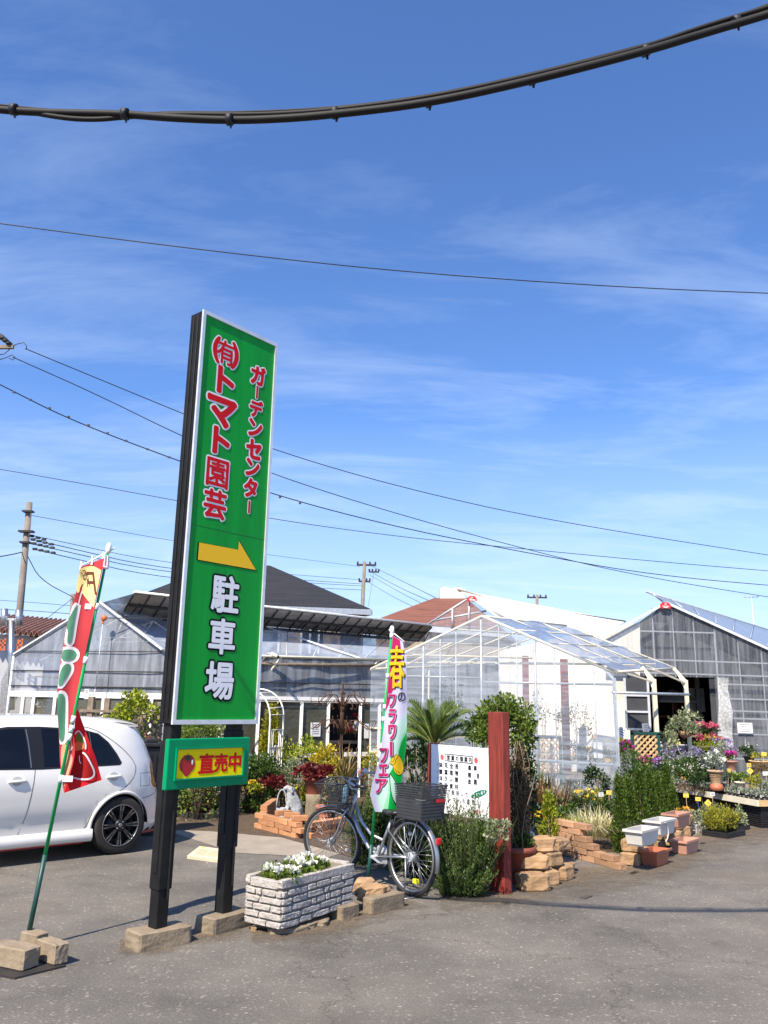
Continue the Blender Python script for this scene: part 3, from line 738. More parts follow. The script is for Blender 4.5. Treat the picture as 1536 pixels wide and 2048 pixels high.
wl = MB(); fstroke(wl, Z([(330, 405), (312, 470), (296, 540), (280, 640), (262, 740)]), 2.4, f1(.0035)); wl.build('stroke_line', c_wht, clo)
decal('lettering', c_grn, grn, f1(.006), clo, 0)
decal('fruit', c_pal, [Z([(165, 1620), (200, 1600), (240, 1680), (262, 1720), (240, 1800), (200, 1920), (182, 1960), (176, 1880), (165, 1760)])], f1(.004), clo, 2)
decal('fruit_edge', c_wht, [Z([(238, 1560), (250, 1590), (256, 1640), (246, 1662), (228, 1660), (244, 1640), (246, 1600)])], f1(.006), clo, 1)
decal('fruit_dark', c_drd, [Z([(282, 1660), (340, 1640), (395, 1700), (425, 1790), (415, 1850), (370, 1885), (300, 1880), (240, 1860), (255, 1770)])], f2(.003), clo, 2)
decal('fruit_orange', c_org, [Z([(268, 1610), (300, 1580), (350, 1600), (355, 1640), (320, 1655), (275, 1665)])], f2(.004), clo, 1)
decal('fruit_leaf', c_lgn, [Z([(285, 1545), (305, 1515), (335, 1560), (350, 1600), (310, 1590), (280, 1580)])], f2(.006), clo, 1)
wb = MB()
fstroke(wb, smooth_poly(Z([(276, 1530), (300, 1500), (322, 1520), (350, 1570), (362, 1620), (358, 1650)]), 2, False), 2.6, f2(.008))
fstroke(wb, smooth_poly(Z([(335, 1675), (360, 1690), (400, 1760), (432, 1830), (420, 1868), (380, 1888), (300, 1885), (265, 1870), (235, 1895)]), 2, False), 3.4, f2(.008))
fstroke(wb, smooth_poly(Z([(312, 1700), (310, 1740), (322, 1762)]), 2, False), 1.8, f2(.008))
wb.build('outline_stroke', c_wht, clo)
cb = MB(); a = P(*z4(318, 208), FY - .02); b = P(*z4(595, 62), FY + .06); cb.tube([a, b], .006, 6)
cb.lathe([(.014, -.03), (.021, -.01), (.021, .03), (.012, .05)], ftop, 10); cb.box(ftop - V(.014, 0, .10), (.045, .035, .10), 0)
cb.build('crossbar', M['white_metal'], rf)
for x, y in ((322, 212), (410, 170), (500, 140)): st = MB(); c = P(*z4(x, y), FY - .02); st.box(c + V(0, 0, .01), (.012, .008, .07), 0); st.build('strap', M['strap'], rf)
for py in (1226, 1341, 1463, 1482, 1499, 1581):
    st = MB(); k = (1893 - py) / 794; c = fbase + (ftop - fbase) * k
    st.tube([c - (ftop - fbase).normalized() * .025, c + (ftop - fbase).normalized() * .025], .0165, 10)
    if py in (1226, 1581): st.box(c + V(-.05 if py < 1300 else .05, -.004, 0), (.07, .006, .04), 0)
    st.build('strap', M['strap'], rf)
# weights of the red flag
bp = MB(); q = [G(x, y, .012) for x, y in ((-40, 1942), (30, 1955), (132, 1930), (70, 1905))]; bp.slab(q, (0, 0, 1), .012)
tag(bp.build('base_plate', M['dark_metal'], base=G(40, 1930)), 'flat dark metal plate under the concrete blocks at the foot of the red flag', 'base plate')
for k, (px, py, dx, dy, dz, rz, lb) in enumerate(((14, 1936, .33, .14, .12, -24, 'largest brown concrete block on the metal plate at the left picture edge'), (94, 1927, .23, .10, .12, -38, 'concrete block on the metal plate to the right of the red flag pole'), (58, 1904, .17, .10, .11, -30, 'small concrete block behind the foot of the red flag pole'))):
    c = G(px, py, .012); c.y += .06
    m_ = MB(); m_.rock((c.x, c.y, .012 + dz / 2), (dx, dy, dz), R(rz), amp=.05, cuts=3, seed=11 + k, bev=.06)
    tag(m_.build('concrete_block', M['concrete'], base=(c.x, c.y, 0)), lb, 'concrete block', 'concrete blocks used as weights')

# spring fair flag
GY = 8.12
gbase = G(735, 1772); gtop = P(784, 1262, GY + .02)
gf = thing('banner_flag', 'tall white and green banner flag with yellow and pink characters and a tulip', 'flag', (gbase.x, gbase.y, 0))
flag_pole(gf, gbase, gtop, .0155, .155)
def z3(x, y): return 740 + x / 5.25, 1250 + y / 5.25
def gy1(px, py): return GY - .03 + .022 * math.sin(px * .13 + py * .01) + .01 * math.sin(py * .05)
def g1(n): return lambda px, py: P(px, py, gy1(px, py) - n)
GL = [z3(*p) for p in ((238, 110), (225, 260), (195, 560), (165, 850), (140, 1100), (110, 1350), (75, 1500), (25, 1650), (0, 1780), (25, 1880), (55, 1962))]
GR = [z3(*p) for p in ((345, 172), (365, 300), (385, 500), (390, 800), (388, 1050), (383, 1250), (355, 1450), (340, 1560), (322, 1750), (300, 1972))]
def clothG(u, v):
    y = 1271 + 12 * u + (1623.5 + 2 * u - 1271 - 12 * u) * v
    a, b = interp(GL, y), interp(GR, y); x = a + (b - a) * u
    return P(x, y, gy1(x, y))
h_wht = clothmat('cloth_pale', (.66, .64, .80), .4); h_mag = clothmat('cloth_magenta', (.52, .02, .14), .35); h_grn = clothmat('cloth_bright_green', (.0, .40, .06), .4)
h_mid = clothmat('cloth_mint', (.30, .70, .45), .4); h_lgt = clothmat('cloth_pale_mint', (.50, .74, .64), .4); h_yel = clothmat('cloth_gold', (.80, .52, .02), .3); h_ink = clothmat('cloth_ink', (.02, .008, .012), .1)
cl = MB(); cl.grid(clothG, 12, 60); gclo = cl.build('cloth', h_wht, gf)
Y3 = lambda l: [z3(*p) for p in l]
def clampG(l): return [(min(max(x, interp(GL, y) + .25), interp(GR, y) - .25), y) for x, y in Y3(l)]
decal('field', h_mag, [clampG([(240, 115), (315, 160), (330, 300), (318, 450), (290, 600), (225, 720), (200, 830), (160, 910), (150, 900), (170, 700), (200, 450), (225, 200)])], g1(.002), gclo, 0)
decal('green_field', h_lgt, [clampG([(390, 900), (320, 1010), (270, 1060), (215, 1260), (190, 1500), (150, 1700), (60, 1800), (120, 1965), (300, 1970), (330, 1700), (385, 1200)])], g1(.002), gclo, 0)
decal('green_field', h_mid, [clampG([(390, 1040), (330, 1180), (300, 1290), (290, 1400), (200, 1560), (190, 1750), (130, 1960), (300, 1970), (330, 1700), (385, 1250)])], g1(.004), gclo, 0)
decal('green_field', h_grn, [clampG([(388, 1120), (330, 1230), (300, 1330), (300, 1400), (205, 1560), (210, 1760), (185, 1968), (300, 1970), (325, 1750), (345, 1500), (384, 1250)])], g1(.006), gclo, 0)
tl = MB()
for ch, cx, cy, h, w, lay in (('春', 283, 440, 440, 152, 0), ('の', 333, 755, 95, 78, 1), ('フ', 232, 795, 125, 62, 2), ('ラ', 232, 960, 145, 66, 2), ('ワ', 232, 1125, 145, 70, 2), ('ー', 222, 1300, 140, 18, 2), ('フ', 142, 1370, 145, 68, 2), ('ェ', 140, 1525, 115, 82, 2), ('ア', 115, 1690, 140, 110, 2)):
    rot = 1 if ch == 'ー' else 0
    fnn = lambda d: (lambda a, b: g1(d)(*z3(a, -b)))
    for nm, m, of, d, dx in (((0, h_ink, .012, .008, 9), (1, h_yel, .010, .0105, 0)), ((0, h_ink, .015, .008, 0),), ((0, h_ink, .075, .008, 4), (1, h_wht, .060, .0095, 0), (2, h_mag, .035, .0115, 0)))[lay]:
        mb = MB(); put(mb, ch, cx + dx, -cy - dx, h, fnn(d), of, rot, w=w, sub=40); mb.build(('lettering_outline', 'lettering', 'lettering')[nm] if lay else ('lettering_shadow', 'lettering')[nm], m, gclo)
tlp = Y3([(206, 1452), (214, 1432), (226, 1438), (222, 1408), (240, 1390), (256, 1398), (258, 1374), (276, 1360), (296, 1372), (300, 1366), (322, 1400), (342, 1440), (352, 1500), (345, 1540), (326, 1568), (300, 1574), (272, 1556), (252, 1528), (246, 1496), (242, 1470), (224, 1456)])
decal('tulip', h_ink, [offs(tlp, .9)], g1(.009), gclo, 0, 4)
decal('tulip', h_yel, [tlp], g1(.0115), gclo, 0, 4)
pl_ = MB(); fstroke(pl_, Y3([(226, 1438), (246, 1430), (258, 1398)]), .7, g1(.0135)); fstroke(pl_, Y3([(242, 1470), (262, 1450), (270, 1420), (300, 1372)]), .7, g1(.0135)); fstroke(pl_, Y3([(256, 1500), (275, 1535), (318, 1552)]), .7, g1(.0135)); pl_.build('petal_line', h_ink, gclo)
decal('leaf', h_ink, [Y3([(202, 1545), (230, 1575), (265, 1630), (292, 1700), (302, 1800), (299, 1920), (270, 1895), (238, 1840), (215, 1750), (205, 1640)])], g1(.009), gclo, 1)
decal('leaf', h_lgt, [Y3([(208, 1562), (230, 1590), (261, 1640), (285, 1704), (295, 1800), (292, 1895), (270, 1872), (243, 1828), (222, 1745), (212, 1640)])], g1(.0115), gclo, 2)
cb = MB(); cb.tube([P(*z3(200, 48), GY + .05), P(*z3(362, 176), GY - .04)], .006, 6); cb.lathe([(.012, -.03), (.022, -.01), (.022, .03), (.012, .05)], gtop, 10); cb.build('crossbar', M['white_metal'], gf)
for py in (1272, 1356, 1420, 1445, 1502, 1517, 1537, 1615):
    st = MB(); k = (1772 - py) / 510; c = gbase + (gtop - gbase) * k; d = (gtop - gbase).normalized() * (.04 if py in (1502, 1517) else .022)
    st.tube([c - d, c + d], .0185, 10)
    st.build('strap', M['strap'], gf)

# ---------------------------------------------------------------- flower trough
TA = R(55); tu_ = V(math.cos(TA), math.sin(TA), 0); tn_ = V(-math.sin(TA), math.cos(TA), 0)
tc0 = G(561, 1866, .035); tc0.z = 0
TL, TW_, TH_ = .86, .36, .315; tilt = .03
def tr(u, w, z): return tc0 + tu_ * u + tn_ * w + V(0, 0, .05 + z + tilt * u)
trough = thing('flower_trough', 'white stone trough with brick relief and white flowers beside the green sign', 'planter', tc0)
core = MB(); e = .012
for u0_, u1, w0, w1, z0, z1 in ((e, TL - e, e, TW_ - e, 0, .05), (e, TL - e, e, .05, .05, TH_ - .01), (e, TL - e, TW_ - .05, TW_ - e, .05, TH_ - .01), (e, .05, .05, TW_ - .05, .05, TH_ - .01), (TL - .05, TL - e, .05, TW_ - .05, .05, TH_ - .01)):
    core.add([tr(u, w, z) for u in (u0_, u1) for w in (w0, w1) for z in (z0, z1)], [(0, 1, 3, 2), (4, 6, 7, 5), (0, 4, 5, 1), (2, 3, 7, 6), (0, 2, 6, 4), (1, 5, 7, 3)])
core.build('body', M['joint'], trough)
bm_ = MB(); r2 = random.Random(5)
MT = Matrix((tu_, tn_, V(0, 0, 1))).transposed()
rows = 5; rh = (TH_ - .055) / rows
for side in range(4):
    ln = TL if side in (0, 2) else TW_
    for k in range(rows):
        u = 0
        while u < ln - .01:
            w = r2.choice((.06, .11, .14, .17, .2, .22)) ; w = min(w, ln - u)
            if ln - u - w < .05: w = ln - u
            c0 = u + w / 2; z = k * rh + rh / 2; d = .02; n = .009
            s_ = ((c0, n - .004), (TL - n + .004, c0), (c0, TW_ - n + .004), (n - .004, c0))[side]
            dim = (w - .013, .03, rh - .013) if side in (0, 2) else (.03, w - .013, rh - .013)
            p = tr(s_[0], s_[1], z); bm_.rock(p, dim, 0, amp=.10, cuts=3, seed=side * 50 + k * 9 + u, M=MT, bev=.12)
            u += w
bm_.build('brick_relief', M['planter_stone'], trough)
rm = MB(); zt = TH_ - .05
for u0_, u1, w0, w1 in ((-.006, TL + .006, -.006, .045), (-.006, TL + .006, TW_ - .045, TW_ + .006), (-.006, .045, .045, TW_ - .045), (TL - .045, TL + .006, .045, TW_ - .045)):
    c = tr((u0_ + u1) / 2, (w0 + w1) / 2, zt + .028); rm.rock(c, (u1 - u0_, w1 - w0, .056), 0, amp=.02, cuts=3, seed=u0_ + w1 * 9, M=MT, bev=.05)
rm.build('rim', M['planter_stone'], trough)
so_ = MB(); so_.add([tr(u, w, TH_ - .055 ) for u, w in ((.04, .04), (TL - .04, .04), (TL - .04, TW_ - .04), (.04, TW_ - .04))], [(0, 1, 2, 3)]); so_.build('soil', M['soil'], trough)
# six white begonias in two loose rows
kk = 0
for u, w in ((.14, .10), (.16, .24), (.33, .12), (.36, .26), (.54, .12), (.55, .26)):
    c = tr(u, w, TH_ - .05)
    lab = ('nearest left', 'back left', 'second front', 'second back', 'front right', 'back right')[kk]
    b_ = thing('begonia', f'white flowering begonia with green leaves, {lab} of six in the stone trough', 'flower', c, 0, 'begonias in the stone trough')
    p, d = clump_pts(330, (c.x, c.y, c.z + .045), (.095, .09, .07), 14, 40 + kk, -.1, .35)
    leaf_obj('foliage', LM['bright'], b_, p, d, .032, .026, seed=kk)
    p, d = clump_pts(75, (c.x, c.y, c.z + .085), (.085, .085, .045), 5, 60 + kk, .1, .24, (.5, 1))
    leaf_obj('flower', LM['fwhite'], b_, p, d, .034, .032, seed=kk + 9); kk += 1
rb = MB()
for k, (px, py) in enumerate(((535, 1858), (560, 1869), (590, 1866), (615, 1858), (640, 1852))):
    c = G(px, py); rb.rock((c.x, c.y + .05, .018), (.18, .12, .05), R(20 * k), amp=.12, cuts=2, seed=80 + k)
tag(rb.build('rubble_bed', M['concrete'], base=G(575, 1866)), 'crumbling mortar slab under the near end of the stone trough', 'rubble')
c = G(507, 1864); m_ = MB(); m_.rock((c.x, c.y, .016), (.04, .035, .034), .4, amp=.1, cuts=2, seed=5); tag(m_.build('pebble', M['stone'], base=c), 'small loose pebble between the right sign block and the trough', 'stone')
for k, (px, py, d, rz, lb) in enumerate(((768, 1822, (.40, .11, .12), 47, 'long grey concrete kerb block to the right of the stone trough'), (690, 1838, (.2, .12, .10), 50, 'short concrete block under the far end of the stone trough'))):
    c = G(px, py); m_ = MB(); m_.rock((c.x, c.y + .03, d[2] / 2), d, R(rz), amp=.03, cuts=3, seed=70 + k, bev=.05)
    tag(m_.build('concrete_block', M['concrete'], base=(c.x, c.y, 0)), lb, 'concrete block', 'concrete blocks used as weights')
for k, (px, py, d, rz, zz, lb) in enumerate(((740, 1805, (.24, .17, .13), 20, .10, 'pale angular rock on top of the grey kerb block beside the trough'), (727, 1792, (.2, .15, .12), 70, .1, 'flat rock at the foot of the spring banner pole'), (765, 1800, (.12, .10, .1), 40, .08, 'small brown rock to the right of the pale rock by the kerb block'))):
    c = G(px, py, .05); m_ = MB(); m_.rock((c.x, c.y + .06, zz + .02), d, R(rz), amp=.16, cuts=3, seed=90 + k, bev=.2)
    tag(m_.build('rock', M['stone'], base=(c.x, c.y, 0)), lb, 'rock', 'rocks by the stone trough')
# cream kerb ramp with its printed lines
ka = R(152); kc = G(413, 1722); km = Matrix.Rotation(R(-28), 3, 'Z')
kr = MB(); kw, kd, kh = .42, .2, .105
sh = [(-kw / 2, -kd / 2, 0), (kw / 2, -kd / 2, 0), (kw / 2, -kd / 2, .03), (-kw / 2, -kd / 2, .03), (-kw / 2, kd / 2, 0), (kw / 2, kd / 2, 0), (kw / 2 - .02, kd / 2 - .03, kh), (-kw / 2 + .02, kd / 2 - .03, kh)]
kr.add([Vector((kc.x, kc.y + .1, 0)) + km @ Vector(p) for p in sh], [(0, 1, 2, 3), (3, 2, 6, 7), (7, 6, 5, 4), (1, 5, 6, 2), (0, 3, 7, 4), (0, 4, 5, 1)])
kro = kr.build('kerb_ramp', M['cream'], base=(kc.x, kc.y + .1, 0)); tag(kro, 'cream wedge shaped kerb ramp with faded print lying on the asphalt behind the sign posts', 'kerb ramp')
kp = MB()
def krf(a, b, n=.003):
    t_ = (b + 1) / 2; return Vector((kc.x, kc.y + .1, 0)) + km @ Vector((a * (kw / 2 - .02), -kd / 2 + (kd - .03) * t_, .03 + (kh - .03) * t_ + n))
for i in range(7):
    for a0, a1 in ((-.82, -.05), (.05, .8)):
        b0 = .45 - i * .17; kp.add([krf(a0, b0), krf(a1, b0), krf(a1, b0 + .06), krf(a0, b0 + .06)], [(0, 1, 2, 3)])
for a0 in (-.75, .62): kp.add([krf(a0, .66), krf(a0 + .16, .66), krf(a0 + .16, .92), krf(a0, .92)], [(0, 1, 2, 3)], 1)
kp.build('print', [mat('kprint', (.45, .37, .24), .8), M['tag_orange']], kro)
# ---------------------------------------------------------------- white hatchback (local frame: x from rear to front, y towards the camera side, z up)
def build_car():
    yaw = R(45); fwd = V(-math.cos(yaw), -math.sin(yaw), 0); side = V(math.sin(yaw), -math.cos(yaw), 0)
    c = G(236, 1709); WB0 = .70; HW = .835
    org = c - fwd * WB0 - side * (HW - .005); org.z = 0
    car = thing('parked_car', 'white compact hatchback with dark alloy wheels parked behind the red flag', 'car', (org.x, org.y, 0))
    def T(s, y, z): return org + fwd * s + side * y + V(0, 0, z)
    # plan outline at height z: rear end, front end, half width
    rear = [(.17, .06), (.26, .0), (.38, .0), (.55, .03), (.62, .045), (.80, .115), (.92, .135), (1.05, .19), (1.18, .25), (1.30, .33), (1.37, .41), (1.42, .54), (1.465, .80), (1.49, 1.25), (1.50, 1.55)]
    front = [(.17, 3.68), (.26, 3.78), (.45, 3.80), (.60, 3.76), (.72, 3.66), (.80, 3.45), (.88, 3.2), (.92, 3.02), (1.05, 2.80), (1.18, 2.60), (1.30, 2.42), (1.37, 2.30), (1.42, 2.18), (1.465, 2.02), (1.49, 1.88), (1.50, 1.75)]
    half = [(.17, .76), (.24, .80), (.34, .815), (.50, .83), (.70, .835), (.82, .828), (.92, .80), (1.00, .775), (1.15, .725), (1.30, .655), (1.37, .61), (1.42, .56), (1.465, .48), (1.49, .36), (1.50, .22)]
    def ip(t, z):
        if z <= t[0][0]: return t[0][1]
        for (a, x), (b, y) in zip(t, t[1:]):
            if z <= b: return x + (y - x) * (z - a) / (b - a)
        return t[-1][1]
    def yat(s, z, n=4.2):
        a, b, w = ip(rear, z), ip(front, z), ip(half, z); m = (a + b) / 2; h = (b - a) / 2
        k = min(1, abs(s - m) / h); y = w * (1 - k ** n) ** (1 / n)
        # haunch over the rear wheel and the waist pinch of the doors
        y += .022 * math.exp(-((s - .72) / .42) ** 2 - ((z - .62) / .18) ** 2) * (1 if k < .98 else 0)
        y -= .028 * math.exp(-((s - 1.75) / .75) ** 2 - ((z - .36) / .10) ** 2)
        return y
    b = MB(); zs = [.17, .2, .24, .29, .34, .40, .46, .52, .58, .64, .70, .76, .82, .87, .92, .97, 1.03, 1.10, 1.17, 1.24, 1.30, 1.345, 1.385, 1.42, 1.445, 1.465, 1.48, 1.492, 1.50]
    nA = 120; vs = []
    for z in zs:
        a, f_ = ip(rear, z), ip(front, z); m = (a + f_) / 2; h = (f_ - a) / 2
        for k in range(nA):
            th = 2 * math.pi * k / nA; cx = math.cos(th); e = 2 / 4.2
            s = m + h * math.copysign(abs(cx) ** e, cx); y = yat(s, z) * (1 if math.sin(th) >= 0 else -1)
            if abs(math.sin(th)) < 1e-6: y = 0
            vs.append(T(s, y, z if z < 1.36 else 1.36 + (z - 1.36) * .76))
    fs = [(i * nA + k, i * nA + (k + 1) % nA, (i + 1) * nA + (k + 1) % nA, (i + 1) * nA + k) for i in range(len(zs) - 1) for k in range(nA)]
    fs += [list(range(nA))[::-1], [(len(zs) - 1) * nA + k for k in range(nA)]]
    b.add(vs, fs, 0, True)
    body = b.build('body', M['carpaint'], car)
    # wheel arches cut out of the body
    cut = MB()
    for s in (.70, 3.15):
        cut.lathe([(.335, -1.2), (.335, 1.2)], T(s, 0, .30), 40, M=Matrix((fwd, V(0, 0, 1), side)).transposed(), sm=False)
    co_ = cut.build('cutter', M['dark_trim'])
    for ob_ in (body, co_):
        q_ = bmesh.new(); q_.from_mesh(ob_.data); bmesh.ops.remove_doubles(q_, verts=list(q_.verts), dist=1e-5); bmesh.ops.recalc_face_normals(q_, faces=list(q_.faces)); q_.to_mesh(ob_.data); q_.free()
    md = body.modifiers.new('arch', 'BOOLEAN'); md.object = co_; md.operation = 'DIFFERENCE'; md.solver = 'EXACT'
    dg = bpy.context.evaluated_depsgraph_get(); dg.update()
    nm = bpy.data.meshes.new_from_object(body.evaluated_get(dg)); print('ARCH', len(body.data.vertices), len(nm.vertices)); body.modifiers.clear(); body.data = nm
    bpy.data.objects.remove(co_)
    M['arch_dark'] = M['dark_trim']
    # inner liners
    ln = MB()
    for s in (.70, 3.15):
        ln.grid(lambda u, v: T(s + .333 * math.cos(math.pi * u), .815 - 1.0 * v * .6, .30 + .333 * math.sin(math.pi * u)), 24, 1)
        ln.box(T(s, .2, .36), (.6, .02, .5), yaw)
    ln.box(T(1.9, 0, .22), (3.3, 1.3, .06), yaw); ln.build('underbody', M['dark_trim'], car)
    def patch(pts, off, sm=0, size=.05):
        mb = MB(); pts = smooth_poly(pts, sm) if sm else pts
        fpoly(mb, pts, lambda s, z: T(s, yat(s, z) + off, z), size); return mb
    def line(pts, w, off):
        mb = MB(); fstroke(mb, pts, w, lambda s, z: T(s, yat(s, z) + off, z), .06); return mb
    # doors (panel seams), with glass and handles as sub-parts
    M['seam_dark'] = mat('seam_dark', (.06, .06, .06), .6)
    fd = line(smooth_poly([(1.70, .935), (1.70, .90), (1.73, .62), (1.78, .30), (1.86, .27), (2.7, .27)], 1, False), .007, .0018)
    fdo = fd.build('front_door', M['seam_dark'], car)
    rd = line(smooth_poly([(1.2, 1.352), (1.05, 1.325), (.90, 1.25), (.66, 1.08), (.52, .92), (.55, .80), (.66, .70), (.86, .60), (1.04, .45), (1.08, .30), (1.16, .275), (1.74, .275)], 2, False), .007, .0018)
    rdo = rd.build('rear_door', M['seam_dark'], car)
    patch([(2.62, .945), (2.50, 1.10), (2.36, 1.24), (2.18, 1.315), (1.95, 1.345), (1.63, 1.345), (1.18, 1.32), (.98, 1.27), (.87, 1.18), (.77, 1.05), (.715, .955), (.74, .93), (1.63, .918)], .002, 0).build('window_trim', M['dark_trim'], car)
    fgl = patch([(2.55, .955), (2.45, 1.10), (2.32, 1.23), (2.16, 1.295), (1.95, 1.325), (1.80, 1.325), (1.76, .945)], .005, 0); fgl.build('window', M['carglass'], fdo)
    rgl = patch([(1.60, .945), (1.62, 1.325), (1.18, 1.305), (1.10, 1.285), (1.08, .945)], .005, 0); rgl.build('window', M['carglass'], rdo)
    qgl = patch([(1.06, .948), (1.08, 1.282), (.99, 1.255), (.89, 1.17), (.80, 1.06), (.75, .965), (.78, .948)], .005, 0); qgl.build('quarter_window', M['carglass'], rdo)
    wl = line([(1.74, .94), (1.78, 1.32)], .012, .0065); wl.build('pillar_trim', M['alloy'], fdo)
    wl = line([(1.07, .95), (1.09, 1.285)], .010, .0065); wl.build('pillar_trim', M['seam_dark'], rdo)
    for s0, pr in ((1.88, fdo), (.82, rdo)):
        hd = MB(); pts = [T(s0 + d, yat(s0 + d, .815) + o, .815 + .012 * (d > .1)) for d, o in ((-.09, .002), (-.07, .015), (0, .019), (.07, .015), (.09, .002))]
        hd.tube(pts, [.012, .015, .016, .015, .012], 8); hd.build('handle', M['carpaint'], pr)
        cup = patch([(s0 + .055 * math.cos(a), .815 + .045 * math.sin(a)) for a in [2 * math.pi * i / 16 for i in range(16)]], .002); cup.build('handle_cup_shade', mat('cup_shade', (.42, .42, .41), .3), pr)  # flat grey disc: shade of the handle cup put into its colour
    line([(.30, .69), (.30, .83), (.46, .83), (.46, .69), (.30, .69)], .006, .0015).build('fuel_flap', M['seam_dark'], car)
    # tail light, bumper seam, skirt, arch lip, spoiler
    patch([(.13, .64), (.27, .68), (.265, .80), (.30, .93), (.24, .955), (.15, .93), (.13, .80)], .004, 1, .03).build('tail_light', M['tail_red'], car)
    line([(.20, .60), (.30, .57), (.42, .56)], .006, .0015).build('bumper_seam', M['seam_dark'], car)
    sk = MB(); prof = [(-.03, .30), (.012, .285), (.022, .20), (.0, .165), (-.06, .165)]
    ss = [1.02, 1.05, 1.2, 1.6, 2.1, 2.6, 2.80]
    def skf(u, v):
        s = ss[min(len(ss) - 1, int(round(u * (len(ss) - 1))))]; k = min(len(prof) - 1, int(round(v * (len(prof) - 1)))); y, z = prof[k]
        flare = .02 * math.exp(-((s - 1.05) / .15) ** 2)
        return T(s, .795 + y + flare, z)
    sk.grid(skf, len(ss) - 1, len(prof) - 1); sk.add([T(1.02, .815 + y, z) for y, z in prof], [(0, 1, 2, 3, 4)]); sk.build('side_skirt', M['carpaint'], car)
    for a_, b_ in ((T(1.1, .782, .158), T(2.75, .782, .158)), (T(.09, .66, .20), T(.42, .80, .20))): st_ = MB(); st_.beam(a_, b_, .018, .018); st_.build('red_stripe', M['car_red'], car)
    for s in (.70, 3.15):
        al = MB(); al.tube([T(s + .343 * math.cos(a), yat(s + .343 * math.cos(a), .30 + .343 * math.sin(a)) + .006, .30 + .343 * math.sin(a)) for a in [math.pi * (-.06 + 1.12 * i / 30) for i in range(31)]], .018, 8); al.build('arch_lip', M['carpaint'], car)
    sp = MB()
    def spf(u, v):
        y = -.56 + 1.12 * v; t_ = u; s = .80 - .36 * t_; z = 1.437 + .012 * math.sin(t_ * 3) - .04 * t_ - .05 * (abs(y) / .56) ** 3
        return T(s, y, z)
    sp.grid(spf, 6, 14)
    sp.grid(lambda u, v: spf(1 - u, v) - V(0, 0, .012 + .045 * (u)), 6, 14)
    sp.grid(lambda u, v: spf(1, v) - V(0, 0, .012 * u), 1, 14)
    for v in (0, 1): sp.add([spf(0, v), spf(1, v), spf(1, v) - V(0, 0, .012), spf(0, v) - V(0, 0, .057)], [(0, 1, 2, 3)])
    sp.build('spoiler', M['carpaint'], car)
    # wheels
    for s in (.70, 3.15):
        for sd in (1, -1):
            MW = Matrix((fwd, V(0, 0, 1), side * sd)).transposed(); cW = T(s, sd * .735, .30)
            wh = MB(); wh.lathe([(.205, -.09), (.262, -.10), (.292, -.085), (.30, -.05), (.30, .05), (.292, .085), (.262, .10), (.212, .095)], cW, 48, M=MW, cap=False)
            wo_ = wh.build('wheel', M['rubber'], car)
            rm_ = MB(); rm_.lathe([(.213, .092), (.217, .100), (.210, .102), (.207, .094)], cW, 48, M=MW, cap=False); rm_.build('rim', M['alloy'], wo_)
            dk = MB(); dk.lathe([(.2075, .094), (.203, .08), (.195, .0)], cW, 48, M=MW, cap=False); dk.lathe([(.205, .012), (.0005, .012)], cW, 40, M=MW, cap=False); dk.lathe([(.14, .03), (.14, .02)], cW, 30, M=MW); dk.build('brake_disc', M['alloy_dark'], wo_)
            spk = MB(); spa = MB()
            for k in range(8):
                for da in (-.085, .085):
                    a0 = 2 * math.pi * k / 8; a = a0 + da; ai = a0 + da * 1.2
                    p0 = cW + MW @ Vector((.045 * math.cos(ai), .045 * math.sin(ai), .075)); p1 = cW + MW @ Vector((.205 * math.cos(a), .205 * math.sin(a), .088))
                    spk.beam(p0, p1, .020, .022, up=MW @ Vector((0, 0, 1)))
                    q0 = cW + MW @ Vector((.15 * math.cos(a), .15 * math.sin(a), .0975)); q1 = cW + MW @ Vector((.204 * math.cos(a), .204 * math.sin(a), .1005))
                    spa.beam(q0, q1, .008, .004, up=MW @ Vector((0, 0, 1)))
                    q0 = cW + MW @ Vector((.07 * math.cos(a), .07 * math.sin(a), .089)); spa.beam(q0, q1, .0015, .003, up=MW @ Vector((0, 0, 1)))
            spk.lathe([(.062, .05), (.062, .088), (.03, .093)], cW, 24, M=MW); spk.build('spokes', M['alloy_dark'], wo_); spa.build('spoke_edge', M['alloy'], wo_)
            hb = MB(); hb.lathe([(.022, .092), (.022, .097), (.013, .098)], cW, 16, M=MW)
            for k in range(4):
                a = 2 * math.pi * (k + .5) / 4; hb.lathe([(.008, .08), (.008, .094)], cW + MW @ Vector((.044 * math.cos(a), .044 * math.sin(a), 0)), 8, M=MW)
            hb.build('hub_cap', M['alloy'], wo_)
build_car()

